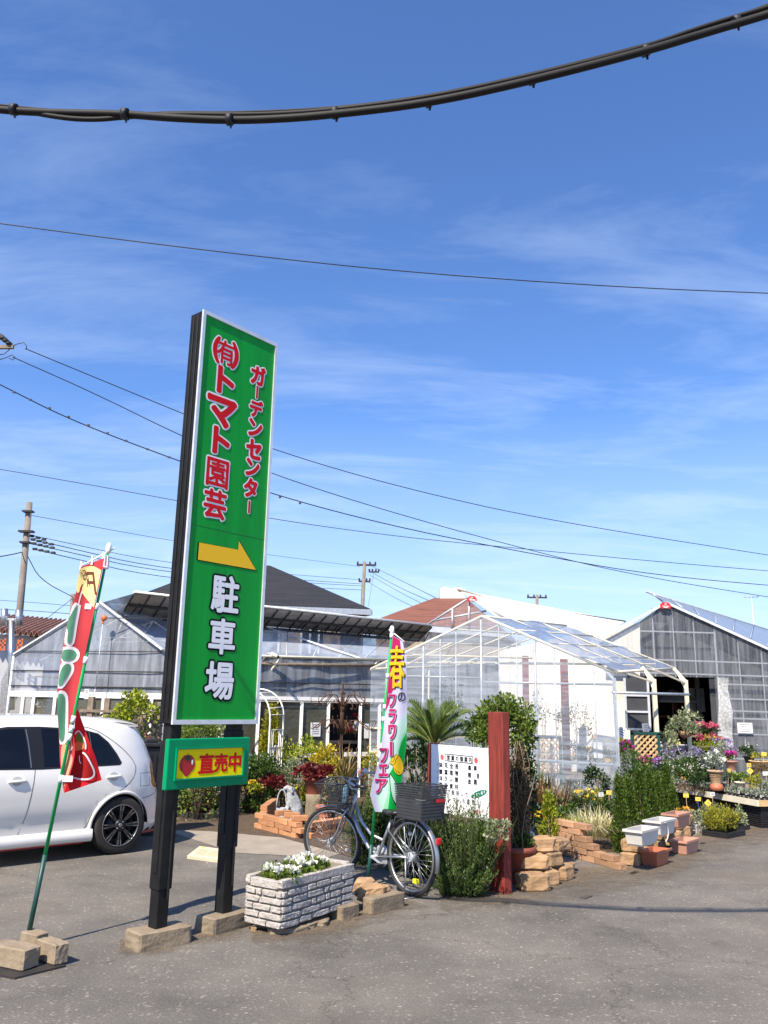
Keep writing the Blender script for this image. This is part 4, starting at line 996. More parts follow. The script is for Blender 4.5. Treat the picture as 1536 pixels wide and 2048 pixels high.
# ---------------------------------------------------------------- silver town bicycle
def build_bike():
    br = G(822, 1793); bf = G(673, 1752); hd = (bf - br); hd.z = 0; WBs = 1.12; hd.normalize(); lat = V(-hd.y, hd.x, 0)   # lat: away from the camera side
    bike = thing('bicycle', 'silver town bicycle with front and rear baskets parked in front of the white notice board', 'bicycle', (br.x, br.y, 0))
    def T(s, y, z): return br + hd * s + lat * y + V(0, 0, z)
    WR = .328
    steer = R(24); HT = (.86, .72); FH = (WBs, WR); ax = (T(.80, 0, .95) - T(.93, 0, .56)).normalized(); piv = T(.93, 0, .56)
    RS = Matrix.Rotation(steer, 3, ax)
    def TS(s, y, z): return piv + RS @ (T(s, y, z) - piv)
    def wheel(TT, cs, nm, hubr):
        tyre = MB(); ring_ = lambda r, y=0: [TT(cs + r * math.cos(a), y, WR + r * math.sin(a)) for a in [2 * math.pi * i / 56 for i in range(56)]]
        tyre.tube(ring_(WR - .018), .0185, 8, closed=True); w = tyre.build(nm, M['rubber'], bike)
        rm = MB(); rm.tube(ring_(WR - .043, .0), .0125, 8, closed=True); rm.build('rim', M['steel'], w)
        sp = MB()
        for k in range(36):
            a = 2 * math.pi * k / 36; b = a + (.62 if (k // 2) % 2 else -.62); yy = .028 if k % 2 else -.028
            sp.tube([TT(cs + hubr * math.cos(b), yy, WR + hubr * math.sin(b)), TT(cs + (WR - .05) * math.cos(a), 0, WR + (WR - .05) * math.sin(a))], .0016, 4)
        sp.build('spokes', M['steel'], w)
        hb = MB(); hb.tube([TT(cs, -.06, WR), TT(cs, .06, WR)], .009, 8); hb.tube([TT(cs, -.035, WR), TT(cs, .035, WR)], hubr, 12); hb.build('hub', M['galv'], w)
        return w
    rw = wheel(T, 0, 'rear_wheel', .042); fwl = wheel(TS, WBs, 'front_wheel', .03)
    f = MB(); BB = (.46, .27); ST = (.27, .62)
    f.tube([T(.845, 0, .60), T(.74, 0, .46), T(.60, 0, .33), T(BB[0], 0, BB[1])], .019, 10)
    f.tube([T(.83, 0, .70), T(.70, 0, .54), T(.56, 0, .445), T(.375, 0, .415)], .0145, 10)
    f.tube([T(BB[0], 0, BB[1]), T(ST[0], 0, ST[1])], .015, 10)
    f.tube([T(.875, 0, .57), T(.80, 0, .79)], .020, 10)
    for y in (-.045, .045):
        f.tube([T(BB[0] - .02, y * .5, BB[1]), T(0, y * 1.15, WR)], .0095, 8); f.tube([T(.31, y * .5, .53), T(0, y * 1.15, WR)], .008, 8)
    f.build('frame', M['steel'], bike)
    k = MB()
    for y in (-.05, .05): k.tube([TS(.90, y * .6, .66), TS(.955, y, .58), TS(1.02, y, .44), TS(1.08, y, .355), TS(WBs, y, WR)], .0105, 8)
    k.beam(TS(.90, -.04, .655), TS(.90, .04, .655), .03, .03); k.build('fork', M['steel'], bike)
    h = MB(); h.tube([TS(.82, 0, .78), TS(.79, 0, .92)], .012, 8)
    for y in (-1, 1): h.tube([TS(.79, 0, .905), TS(.80, y * .06, .935), TS(.80, y * .14, .955), TS(.76, y * .24, .945), TS(.66, y * .285, .925), TS(.56, y * .29, .915)], .011, 8)
    hbr = h.build('handlebar', M['steel'], bike)
    gp = MB()
    for y in (-1, 1): gp.tube([TS(.66, y * .285, .925), TS(.545, y * .29, .914)], .0165, 10)
    gp.build('grip', M['dark_trim'], hbr)
    bl = MB()
    for y in (-1, 1): bl.tube([TS(.77, y * .22, .925), TS(.72, y * .265, .895), TS(.62, y * .28, .89)], .006, 6)
    bl.tube([TS(.79, .2, .94), TS(.90, .16, .99), TS(.98, .06, .90), TS(.95, .02, .7)], .003, 5); bl.tube([TS(.79, -.2, .94), TS(.88, -.18, 1.0), TS(.93, -.1, .85), TS(.80, -.03, .6)], .003, 5)
    bl.lathe([(.001, .03), (.02, .022), (.026, 0), (.024, -.006)], TS(.77, -.13, .975), 12); bl.build('brake_lever', M['galv'], hbr)
    sd = MB(); vs = []
    prof = [(.44, .022, .0), (.40, .028, .004), (.34, .045, .0), (.28, .075, .0), (.22, .105, .008), (.17, .115, .018), (.135, .10, .02), (.12, .06, .015)]
    for s, w, dz in prof:
        for j in range(13):
            a = math.pi * j / 12; vs.append(T(s - .02, w * math.cos(a), .675 + dz + .045 * math.sin(a) ** .6 - .02))
    n_ = len(prof); fs = [(i * 13 + j, i * 13 + j + 1, (i + 1) * 13 + j + 1, (i + 1) * 13 + j) for i in range(n_ - 1) for j in range(12)]
    fs += [tuple(range(13)), tuple((n_ - 1) * 13 + j for j in range(13))] + [(i * 13, (i + 1) * 13, (i + 1) * 13 + 12, i * 13 + 12) for i in range(n_ - 1)]
    sd.add(vs, fs, 0, True); sd.tube([T(ST[0], 0, ST[1]), T(.255, 0, .66)], .0125, 8); sd.build('saddle', M['dark_trim'], bike)
    # mudguards
    def guard(TT, cs, a0, a1, nm):
        mb = MB(); r = WR + .02
        mb.grid(lambda u, v: TT(cs + (r - .012 * abs(2 * v - 1) ** 2) * math.cos(a0 + (a1 - a0) * u), -.026 + .052 * v, WR + (r - .012 * abs(2 * v - 1) ** 2) * math.sin(a0 + (a1 - a0) * u)), 36, 4)
        return mb.build(nm, M['steel'], bike)
    gd = guard(T, 0, R(20), R(195), 'rear_mudguard'); guard(TS, WBs, R(65), R(170), 'front_mudguard')
    rl = MB(); rl.box(T(-.345, 0, .50), (.035, .045, .055), math.atan2(hd.y, hd.x), bev=.008); rl.build('reflector', M['tail_red'], gd)
    # carrier and rear basket
    ca = MB()
    for y in (-.065, .065):
        ca.tube([T(.22, y * .4, .58), T(.15, y, .655), T(-.22, y, .655)], .005, 6); ca.tube([T(-.14, y, .655), T(0, y * .95, WR)], .004, 6); ca.tube([T(.04, y, .655), T(0, y * .95, WR)], .004, 6)
    for s in (.12, .02, -.08, -.2): ca.tube([T(s, -.065, .655), T(s, .065, .655)], .004, 6)
    ca.build('rear_carrier', M['galv'], bike)
    def basket(TT, s0, s1, w0, w1, z0, z1, slats, nm, solid):
        mb = MB()
        def bp_(e, v):   # e in [0,4) round the basket, v height
            i = int(e) % 4; t_ = e - int(e); kk_ = v
            a0, a1 = s0[0] + (s0[1] - s0[0]) * kk_, s1[0] + (s1[1] - s1[0]) * kk_; w = w0 + (w1 - w0) * kk_; z = z0 + (z1 - z0) * kk_
            c = [(a0, -w), (a1, -w), (a1, w), (a0, w)]; p, q = c[i], c[(i + 1) % 4]
            return TT(p[0] + (q[0] - p[0]) * t_, p[1] + (q[1] - p[1]) * t_, z)
        for v in (0, 1): mb.tube([bp_(i, v) for i in range(4)], .007 if v else .004, 6, closed=True)
        nsl = slats
        for i in range(4):
            for j in range(nsl): t_ = i + (j + .5) / nsl; mb.beam(bp_(t_, 0), bp_(t_, 1), .004, .004)
        for v in ([.06, .16, .26, .36, .46, .56, .64, .71, .78, .85, .92] if solid else [.15, .3, .45, .6, .75, .9]):
            for i in range(4): mb.beam(bp_(i, v), bp_(i + .999, v), .004 if not solid else .009, .004 if not solid else .026 if v < .6 else .008, up=(0, 0, 1))
        a, b_, c, d = bp_(0, 0), bp_(1, 0), bp_(2, 0), bp_(3, 0)
        for j in range(9):
            u = j / 8; mb.beam(a.lerp(b_, u), d.lerp(c, u), .005, .003); mb.beam(a.lerp(d, u), b_.lerp(c, u), .005, .003)
        return mb.build(nm, M['basket_mesh'], bike)
    M['basket_mesh'] = mat('basket_mesh', (.035, .037, .042), .45, nz=(6, .3))
    rbk = basket(T, (-.26, -.30), (.05, .065), .13, .155, .665, .95, 22, 'rear_basket', True)
    rr_ = MB(); rr_.box(T(-.318, -.05, .83), (.02, .09, .025), math.atan2(hd.y, hd.x)); rr_.build('reflector', M['tail_red'], rbk)
    basket(TS, (.885, .86), (1.10, 1.19), .12, .165, .665, .905, 12, 'front_basket', False)
    bs = MB(); bs.tube([TS(1.02, .03, .665), TS(1.08, .05, .5), TS(WBs, .055, WR)], .004, 6); bs.tube([TS(1.02, -.03, .665), TS(1.08, -.05, .5), TS(WBs, -.055, WR)], .004, 6); bs.build('basket_stay', M['dark_metal'], bike)
    # drive
    cg = MB(); cg.tube([T(BB[0] + .07, -.05, BB[1] + .015), T(.2, -.05, .30), T(0, -.055, WR - .01)], .012, 8)
    cg.lathe([(.095, -.004), (.10, 0), (.095, .004)], T(BB[0], -.05, BB[1]), 24, M=Matrix((hd, V(0, 0, 1), lat)).transposed()); cg.build('chain_guard', M['galv'], bike)
    cr_ = MB(); cr_.beam(T(BB[0], -.075, BB[1]), T(BB[0] + .15, -.08, BB[1] + .045), .018, .012); cr_.beam(T(BB[0], .075, BB[1]), T(BB[0] - .15, .08, BB[1] - .045), .018, .012); cr_.tube([T(BB[0], -.08, BB[1]), T(BB[0], .08, BB[1])], .016, 8); cr_.build('crank', M['galv'], bike)
    for s, y, z in ((.15, -.13, .045), (-.15, .13, -.045)):
        pd = MB(); pd.box(T(BB[0] + s, y, BB[1] + z), (.08, .085, .022), math.atan2(hd.y, hd.x), bev=.004); pd.build('pedal', M['dark_trim'], bike)
    ks = MB()
    for y in (-1, 1): ks.tube([T(.0, y * .075, WR), T(-.02, y * .085, .20), T(-.055, y * .14, .0)], .007, 6)
    ks.tube([T(-.055, -.14, .006), T(-.055, .14, .006)], .006, 6); ks.build('kickstand', M['steel'], bike)
    yt = MB(); yt.box(T(-.04, -.02, .13), (.055, .03, .035), math.atan2(hd.y, hd.x)); yt.build('spoke_reflector', mat('hi_yellow', (.75, .72, .02), .4), rw)
    wr_ = MB(); wr_.box(T(.02, 0, .52), (.045, .02, .03), math.atan2(hd.y, hd.x), bev=.008); wr_.build('spoke_reflector', M['white_plastic'], rw)
    wr_ = MB(); wr_.box(TS(.95, 0, .25), (.045, .02, .03), 0, bev=.008); wr_.build('spoke_reflector', M['white_plastic'], fwl)
    bt = MB(); bt.lathe([(.03, 0), (.032, .02), (.032, .14), (.014, .17), (.014, .19)], TS(.98, -.06, .675), 14); tag(bt.build('bottle', M['teal_glass'], base=TS(.98, -.06, .675)), 'blue plastic bottle standing in the front basket of the bicycle', 'bottle')
    pb = MB(); pb.rock(T(-.02, -.10, .74), (.17, .12, .12), .3, amp=.2, cuts=3, seed=4, sm=True, bev=.25); tag(pb.build('plastic_bag', M['bag'], base=T(-.02, -.1, .68)), 'crumpled plastic bag lying in the rear basket of the bicycle', 'bag')
build_bike()

# ---------------------------------------------------------------- white notice board between red posts
ib_r = G(978, 1782).y
bA = P(979.5, 1497, 8.12); bB = P(862.6, 1488, 8.85)
bd = (bB - bA); bd.z = 0; BWd = bd.length; bd.normalize(); bnr = V(bd.y, -bd.x, 0)
if bnr.y > 0: bnr = -bnr
bz_t = (bA.z + bB.z) / 2; bz_b = P(979, 1643, 8.12).z
ib = thing('notice_board', 'white painted board listing goods in Japanese beside the red post', 'sign', (bA.x, bA.y, 0))
def ibp(a, z, n=0.0): return V(bA.x, bA.y, z) + bd * a + bnr * n
pn = MB(); pn.slab([ibp(0, bz_b), ibp(0, bz_t), ibp(BWd, bz_t), ibp(BWd, bz_b)][::-1], bnr, .012); pn.build('panel', M['sign_white'], ib)
def z1(x, y): return 860 + x / 7.68, 1460 + y / 7.68
def ib_uv(px, py):
    p = HIT(px, py, bA, bnr) - V(bA.x, bA.y, 0); return p.dot(bd), p.z
def ibf(n): return lambda a, z: ibp(-a, z, n)
def ib_text(items, m, nm, off=0.0, par=ib):
    mb = MB()
    for ch, x, y, h in items:
        a = ib_uv(*z1(x, y - h / 2)); b = ib_uv(*z1(x, y + h / 2)); c = ib_uv(*z1(x, y))
        put(mb, ch, -c[0], c[1], a[1] - b[1], ibf(.003), off)
    return mb.build(nm, m, par)
def row(chars, xs, y0, sl, h): return [(c, x, y0 + (x - xs[0]) * sl, h * ({'の': .76, 'ン': .8, 'し': .86, 'た': .88, 'で': .82, 'ラ': .88, 'ト': .9, 'マ': .8, '、': .26, '・': .15}.get(c, 1))) for c, x in zip(chars, xs)]
it = row('営業の御案内', (285, 352, 420, 488, 555, 622), 423, .11, 78)
it += row('・鉢花全般', (115, 172, 250, 332, 415), 530, .09, 78) + row('・農薬', (550, 610, 697), 575, .08, 74)
it += row('・観葉植物', (113, 170, 248, 330, 412), 635, .09, 78) + row('・種', (548, 608), 685, .08, 74) + row('苗', (740,), 705, 0, 74) + row('、', (675,), 722, 0, 100)
it += row('・洋ラン類', (113, 170, 246, 328, 410), 735, .1, 78) + row('・造園', (547, 607, 698), 787, .08, 74)
it += row('・園芸資材', (112, 168, 246, 328, 410), 840, .1, 78)
ib_text(it, M['ink'], 'lettering', .018)
thin = row('当園で栽培した', (150, 222, 295, 355, 425, 497, 565), 935, .12, 72) + row('トマトの直売!!', (305, 375, 447, 520, 590, 665, 735, 775), 1065, .12, 74)
ib_text(thin, mat('ink_soft', (.05, .05, .05), .5), 'lettering', .012)
ib_text(row('園芸', (720, 765), 1255, .1, 60), M['sign_red'], 'lettering', .004)
for k_, (x, y) in enumerate(((640, 300), (655, 345), (880, 330), (850, 395))):
    dc = MB(); c = ib_uv(*z1(x, y))
    for j in range(5):
        a_ = 2 * math.pi * j / 5 + k_; dc.poly([ibp(c[0] + .02 * math.cos(a_) + .011 * math.cos(t_), c[1] + .018 * math.sin(a_) + .011 * math.sin(t_), .002 + j * .0002) for t_ in [2 * math.pi * i / 8 for i in range(8)]])
    dc.build('faded_blossom', mat('faded', (.62, .60, .68), .6), ib)
fb = MB()
for p, q in (((238, 365), (660, 408)), ((660, 408), (655, 515)), ((655, 515), (236, 470)), ((236, 470), (238, 365))):
    a, b = ib_uv(*z1(*p)), ib_uv(*z1(*q)); fb.beam(ibp(*a, .002), ibp(*b, .002), .005, .003, up=bnr)
fb.build('title_box', M['ink'], ib)
tm = MB(); tg_ = MB()
for x, y in ((188, 416), (710, 466)):
    c = ib_uv(*z1(x, y)); rr = .028
    tm.poly([ibp(c[0] + rr * math.cos(a), c[1] + rr * .95 * math.sin(a), .003) for a in [2 * math.pi * i / 20 for i in range(20)]])
    tg_.poly([ibp(c[0] + x_, c[1] + .024 + z_, .005) for x_, z_ in ((-.014, -.003), (0, -.008), (.014, -.003), (.003, .004), (.002, .014), (-.002, .014), (-.003, .004))])
tm.build('tomato', mat('tomato_pink', (.70, .10, .10), .5), ib); tg_.build('calyx', M['frame_green'], ib)
ge = MB(); c = ib_uv(*z1(753, 983)); q0 = ib_uv(*z1(632, 1028)); q1 = ib_uv(*z1(876, 938))
dx_, dz_ = (q1[0] - q0[0]) / 2, (q1[1] - q0[1]) / 2; l_ = math.hypot(dx_, dz_)
ge.poly([ibp(c[0] + dx_ * math.cos(a) - dz_ / l_ * .028 * math.sin(a), c[1] + dz_ * math.cos(a) + dx_ / l_ * .028 * math.sin(a), .003) for a in [2 * math.pi * i / 28 for i in range(28)]]); ge.build('badge', mat('badge_green', (.0, .18, .10), .4), ib)
gl_ = MB()
for ch, t_, h in (('2', -.55, .032), ('月', -.27, .020), ('〜', .05, .010), ('6', .42, .032), ('月', .70, .020)): put(gl_, ch, -(c[0] + dx_ * t_), c[1] + dz_ * t_, h, ibf(.006), .03)
gl_.build('badge_lettering', M['sign_white'], ib)
sc_ = MB()
for px, py in ((872, 1491), (919, 1495), (966, 1499)): c = ib_uv(px, py); sc_.poly([ibp(c[0] + .004 * math.cos(a), c[1] + .004 * math.sin(a), .003) for a in [k * .8 for k in range(8)]])
sc_.build('screw', M['dark_metal'], ib)
rp = P(998, 1600, 8.1); pang = math.atan2(bnr.y, bnr.x) + math.pi / 2
ppos = ibp(-.105, 0, -.02); pz = P(998, 1424, 8.1).z
for k, (c, w, d, z, lb) in enumerate(((ppos, .20, .09, pz, 'thick red painted wooden post standing right of the white notice board'), (ibp(BWd + .03, 0, -.05), .10, .08, P(862, 1488, 8.9).z + .01, 'dark red post hidden behind the left edge of the white notice board'))):
    m_ = MB(); m_.box((c.x, c.y, z / 2), (w, d, z), pang, bev=.006); tag(m_.build('red_post', M['red_wood'], base=(c.x, c.y, 0)), lb, 'post')
M['galv_pale'] = mat('galv_pale', (.62, .64, .66), .5, nz=(6, .15))
# ---------------------------------------------------------------- greenhouses
def quad(mb, a, b, c, d, mi=0, nu=1, nv=1, amp=0.0, seed=0):
    a, b, c, d = map(Vector, (a, b, c, d)); nr = (b - a).cross(d - a).normalized()
    def fn(u, v):
        p = (a * (1 - u) + b * u) * (1 - v) + (d * (1 - u) + c * u) * v
        if amp: p = p + nr * amp * noise.noise(p * 2.2 + Vector((seed, 0, 0)))
        return p
    return mb.grid(fn, nu, nv, mi, bool(amp))
def frame_of(root, name, m, segs, r=.02):
    mb = MB()
    for s in segs:
        mb.tube([Vector(p) for p in s[:2]], s[2] if len(s) > 2 else r, 6)
    return mb.build(name, m, root)
def down(p, z=0.0): return V(p.x, p.y, z)

# --- left greenhouse: gable towards the street on the left, long door side towards the garden
gl0 = thing('greenhouse', 'long plastic film greenhouse with raised roof vent and white sliding doors behind the green sign', 'greenhouse', (-2.5, 14, 0))
EL, AP, ER = P(28, 1312, 14.3), P(198, 1206, 14.0), P(338, 1306, 13.6)
EB = P(774, 1320, 15.9); RB = P(838, 1280, 19.0); RA = P(236, 1232, 14.6)
ELb, APb = EL + (EB - ER), AP + V(3.2, 4.6, .1)
fl = MB(); quad(fl, EL, EL, AP, AP); fl = MB()
# gable film above the windows
gt = 1.70
fl.poly([V(EL.x, EL.y, gt), V(ER.x, ER.y, gt), ER, AP, EL]); fl.build('gable_film', M['film_side'], gl0)
f2_ = MB(); quad(f2_, ER, EB, RB, RA, 0, 24, 8, .012); quad(f2_, EL, AP, APb, ELb, 0, 1, 1); f2_.build('roof_film', M['film_roof'], gl0)
f3 = MB(); quad(f3, V(ER.x, ER.y, gt), V(EB.x, EB.y, gt), EB, ER, 0, 24, 6, .022, 3); f3.build('wall_film', M['film_side'], gl0)
sleeve = MB(); quad(sleeve, EL + V(-.02, -.06, .05), V(EL.x - .25, EL.y - .06, .9), V(EL.x - .35, EL.y + .8, .7), EL + V(-.1, .8, .1), 0, 6, 6, .2, 9); sleeve.build('loose_film', M['bagfilm'], gl0)
segs = [(EL, AP, .028), (AP, ER, .035), (ER, EB, .026), (RA, RB, .024), (ER, V(ER.x, ER.y, 0), .03), (EL, V(EL.x, EL.y, 0), .03), (EB, V(EB.x, EB.y, 0), .03)]
for k in range(1, 8): t_ = k / 8; segs.append((ER.lerp(EB, t_), RA.lerp(RB, t_), .012))
frame_of(gl0, 'roof_frame', M['galv'], segs)
# white batten lines over the roof film and rake
for p_, q_, w_ in ((ER.lerp(EB, .86) + V(0, 0, .02), RA.lerp(RB, .42) + V(0, 0, .03), .04), (AP + V(0, -.02, .03), ER + V(-.1, -.02, .05), .07), (EL + V(0, -.02, .03), AP + V(0, -.02, .03), .045)):
    bt = MB(); bt.beam(p_, q_, w_, .025); bt.build('batten', M['galv_pale'], gl0)
wr = MB()
def gx(z): # wire across the gable at height z
    k = max(0, (z - EL.z) / (AP.z - EL.z)); return EL.lerp(AP, k) if k else V(EL.x, EL.y, z), ER.lerp(AP, k) if k else V(ER.x, ER.y, z)
for px_y, r_ in ((1303, .007), (1343, .010), (1374, .010)):
    z = P(200, px_y, 13.9).z; a, b = gx(z); a = V(a.x, a.y - .02, z); b = V(b.x, b.y - .02, z); wr.tube([a, b], r_, 5)
for pz_ in (1362, 1398):
    a = P(338, pz_ - 2, 13.58); b = P(774, pz_ + 8, 15.88); wr.tube([a + V(0, -.02, 0), b + V(0, -.02, 0)], .009, 5)
wr.build('tie_wire', M['dark_metal'], gl0)
for dy_ in (.7, 1.5):
    tr_ = MB(); o_ = V(.25 * dy_, dy_, 0); pk = AP + o_ * 1.2; l_, r_ = EL + o_, ER + o_
    for p_, q_ in ((l_ + V(0, 0, -.05), pk - V(0, 0, .12)), (pk - V(0, 0, .12), r_ + V(0, 0, -.05)), (l_.lerp(pk, .45) - V(0, 0, .05), r_.lerp(pk, .45) - V(0, 0, .05)), (pk - V(0, 0, .12), l_.lerp(r_, .5) + V(0, 0, .32))): tr_.tube([p_, q_], .018, 5)
    tr_.build('inner_truss', M['galv'], gl0)
# roof vent flap with ribs
va, vb = P(268, 1187, 13.6), P(864, 1253, 17.9)
ha, hb_ = RA + V(.05, .02, .03), RB + V(0, 0, .03)
vf = MB(); quad(vf, ha, hb_, vb, va); v_up = V(0, 0, .02); quad(vf, va + v_up, vb + v_up, hb_ + v_up, ha + v_up); vo = vf.build('roof_vent', M['vent_under'], gl0)
rb_ = MB()
for k in range(25): t_ = k / 24; rb_.beam(ha.lerp(hb_, t_) - V(0, 0, .02), va.lerp(vb, t_) - V(0, 0, .02), .018, .02)
rb_.beam(ha - V(0, 0, .05), hb_ - V(0, 0, .05), .04, .05); rb_.beam(ha.lerp(va, .55) - V(0, 0, .03), hb_.lerp(vb, .55) - V(0, 0, .03), .04, .05)
for k in range(0, 25, 3): t_ = (k + .5) / 24; rb_.tube([ha.lerp(hb_, t_).lerp(RA.lerp(RB, t_), .5) - V(0, 0, .06), ha.lerp(hb_, min(1, t_ + .02)).lerp(va.lerp(vb, t_), .6)], .012, 5)
rb_.build('vent_ribs', M['dark_metal'], vo)
ve = MB(); ve.tube([va + V(0, 0, .03), vb + V(0, 0, .03)], .022, 6); ve.build('vent_edge', M['white_metal'], vo)
vg = MB(); vg.poly([AP + V(0, .02, 0), va, ha]); vg.poly([P(205, 1206, 14.1), va, P(300, 1210, 14.4)]); vg.build('vent_gable', M['film_roof'], vo)
# eave gutter and its bent brackets
eg = MB(); e0, e1 = P(345, 1307, 13.4), P(774, 1319, 15.75); eg.tube([e0, e1], .022, 6)
for k in (.02, .47, .96): p = e0.lerp(e1, k); eg.tube([p, p + V(-.18, .1, -.22), p + V(-.2, .15, -.32)], .02, 5)
eg.build('gutter', M['wood_cream'], gl0)
eb = MB(); eb.tube([P(345, 1322, 13.5), P(560, 1329, 14.7), P(770, 1331, 15.8)], .03, 6); eb.build('rolled_blind', M['wood_grey'], gl0)
# windows with white frames along the gable and the side
def win_row(a, b, z0, z1, cols, root, m, mpane, w=.05, door=None):
    fr_ = MB(); d = (b - a)
    fr_.beam(V(a.x, a.y, z1), V(b.x, b.y, z1), .06, .09); fr_.beam(V(a.x, a.y, z0), V(b.x, b.y, z0), .05, .07)
    for k in cols:
        p = a + d * k; fr_.beam(V(p.x, p.y - .015, 0), V(p.x, p.y - .015, z1 - .045), w, w)
    fr_.build('window_frame', m, root)
    cs = [0] + list(cols) + [1]
    for i in range(len(cs) - 1):
        if door and i in door: continue
        p, q = a + d * cs[i], a + d * cs[i + 1]
        pm = MB(); pm.poly([V(p.x, p.y, .02), V(q.x, q.y, .02), V(q.x, q.y, z1 - .04), V(p.x, p.y, z1 - .04)]); pm.build('window', mpane, root)
win_row(V(EL.x, EL.y, 0), V(ER.x, ER.y, 0), .55, gt, (.10, .17, .31, .43, .62, .78, .92), gl0, M['white_metal'], M['pane'])
a_, b_ = V(ER.x, ER.y, 0), V(EB.x, EB.y, 0)
def kx(px):  # fraction along the side wall seen at photo column px
    best = min(range(1001), key=lambda i: abs(768 + F * ((a_.lerp(b_, i / 1000) + V(0, 0, 1.2) - CP).dot(CR)) / ((a_.lerp(b_, i / 1000) + V(0, 0, 1.2) - CP).dot(fw)) - px)); return best / 1000
win_row(a_, b_, .75, gt, [kx(x) for x in (516, 602, 656, 720, 758)], gl0, M['white_metal'], M['pane'], .055, door=(3,))
# dark inside: near-black sheets added to give the interior its shade
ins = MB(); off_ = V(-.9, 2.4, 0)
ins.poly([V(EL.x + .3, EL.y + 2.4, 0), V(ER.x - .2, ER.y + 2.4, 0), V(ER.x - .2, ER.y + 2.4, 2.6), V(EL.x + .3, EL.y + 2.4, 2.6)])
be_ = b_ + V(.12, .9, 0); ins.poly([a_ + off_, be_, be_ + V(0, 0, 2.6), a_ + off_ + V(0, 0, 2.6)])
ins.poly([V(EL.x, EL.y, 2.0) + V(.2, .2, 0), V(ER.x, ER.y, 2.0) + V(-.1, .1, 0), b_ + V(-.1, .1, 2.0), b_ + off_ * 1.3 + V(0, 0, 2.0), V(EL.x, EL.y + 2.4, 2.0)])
ins.build('added_dark_sheet', M['dark_in'], gl0)
for px, py, Y, w, h, lb, par in ((631, 1459, 14.75, .20, .24, 'paper notice with faint lines taped inside the greenhouse window left of the dark doorway', None), (733, 1462, 15.55, .10, .26, 'pale blank paper sheet taped to the window right of the dark doorway', None), (173, 1388, 13.8, .07, .16, 'small pale blue notice on the greenhouse window behind the red flag', None)):
    c = P(px, py, Y); m_ = MB(); d = (b_ - a_).normalized() if px > 300 else V(1, 0, 0)
    hit = None
    ang = math.atan2(d.y, d.x)
    if px > 300: c = HIT(px, py, a_ + V(.1, -.14, 0).normalized() * .03, V(d.y, -d.x, 0))
    else: c = P(px, py, 13.75)
    m_.box(c, (w, .004, h), ang)
    if '/faint' or True:
        for k in range(5 if 'faint' in lb else 2):
            z = h * (.35 - k * .16); m_.box(c + V(0, 0, z) + V(d.y, -d.x, 0) * .004, (w * .7, .002, .012), ang, 1)
    tag(m_.build('paper_notice', [M['paper'], M['print']], base=c), lb, 'notice', 'paper notices on the greenhouses')
# orange pulley and its rod on the gable
pl = thing('rope_pulley', 'orange pulley with a long grey crank rod hanging on the left greenhouse gable', 'pulley', P(208, 1236, 13.7))
p0 = P(208, 1236, 13.7); m_ = MB(); m_.lathe([(.012, -.03), (.045, -.025), (.05, 0), (.045, .025), (.012, .03)], p0, 16, M=Matrix(((1, 0, 0), (0, 0, -1), (0, 1, 0)))); m_.box(p0 + V(-.01, 0, -.07), (.04, .03, .06), 0, bev=.01); m_.build('wheel', M['orange_fit'], pl)
m_ = MB(); m_.tube([p0 + V(-.01, 0, -.08), P(191, 1378, 13.6)], .008, 6); m_.tube([P(191, 1378, 13.6), P(188, 1388, 13.6), P(178, 1391, 13.5)], .010, 6); m_.build('crank_rod', M['galv'], pl)
m_ = MB(); m_.tube([p0, P(335, 1237, 13.7)], .008, 6); m_.build('shaft', M['dark_metal'], pl)
# security camera at the eave
sc = P(545, 1312, 14.4); sg = thing('security_camera', 'white security camera on a bracket under the greenhouse eave right of the green sign', 'camera', sc)
m_ = MB(); d = V(.75, -.5, -.35).normalized(); m_.tube([sc + V(-.02, 0, .04), sc + V(-.02, 0, .04) + d * .16], .032, 10); m_.build('housing', M['white_plastic'], sg)
m_ = MB(); m_.tube([sc + V(-.2, .1, -.12), sc + V(-.1, .05, .05), sc + V(0, 0, .03)], .018, 6); m_.build('bracket', M['galv'], sg)
m_ = MB(); m_.tube([sc + V(-.02, 0, .04) + d * .16, sc + V(-.02, 0, .04) + d * .175], .024, 10); m_.build('lens', M['dark_trim'], sg)

# --- middle greenhouse: clear film over a pale frame
gm0 = thing('greenhouse', 'clear film greenhouse with pale pipe frame full of plants in the middle', 'greenhouse', P(985, 1600, 14.6) * 1)
gm0.location.z = 0
YA = 14.6
mR, mA, mL = P(1225, 1344, 14.4), P(964, 1232, 14.7), P(742, 1338, 15.0)
kR, kA = P(1352, 1337, 16.0), P(1133, 1251, 16.5); kL = mL + (kR - mR)
fz = .0
fm = MB(); fo_ = V(0, -.06, 0); quad(fm, down(mL) + fo_, down(mR) + fo_, mR + fo_, mL + fo_, 0, 20, 10, .03, 5); fm.poly([mL + fo_, mR + fo_, mA + fo_]); fm.build('gable_film', M['film'], gm0)
fm = MB(); quad(fm, mR + V(.02, -.05, 0), kR + V(.05, .05, 0), kA, mA, 0, 24, 24, .05, 8); fm.build('roof_film', M['film_roof2'] if 'film_roof2' in M else M['film'], gm0)
fm = MB(); quad(fm, mL, mA, kA, kL, 0, 8, 8, .03, 2); fm.build('roof_film', M['film'], gm0)
W_ = M['wood_cream']
for nm, p, q, r_ in (('rafter', mL, mA, .024), ('rafter', mA, mR, .026), ('ridge_pole', mA, kA, .018), ('rafter', kA, kR, .018), ('rafter', kL, kA, .018), ('eave_pole', mR, kR, .025), ('eave_pole', mL, kL, .025)):
    m_ = MB(); m_.tube([p, q], r_, 6); m_.build(nm, W_, gm0)
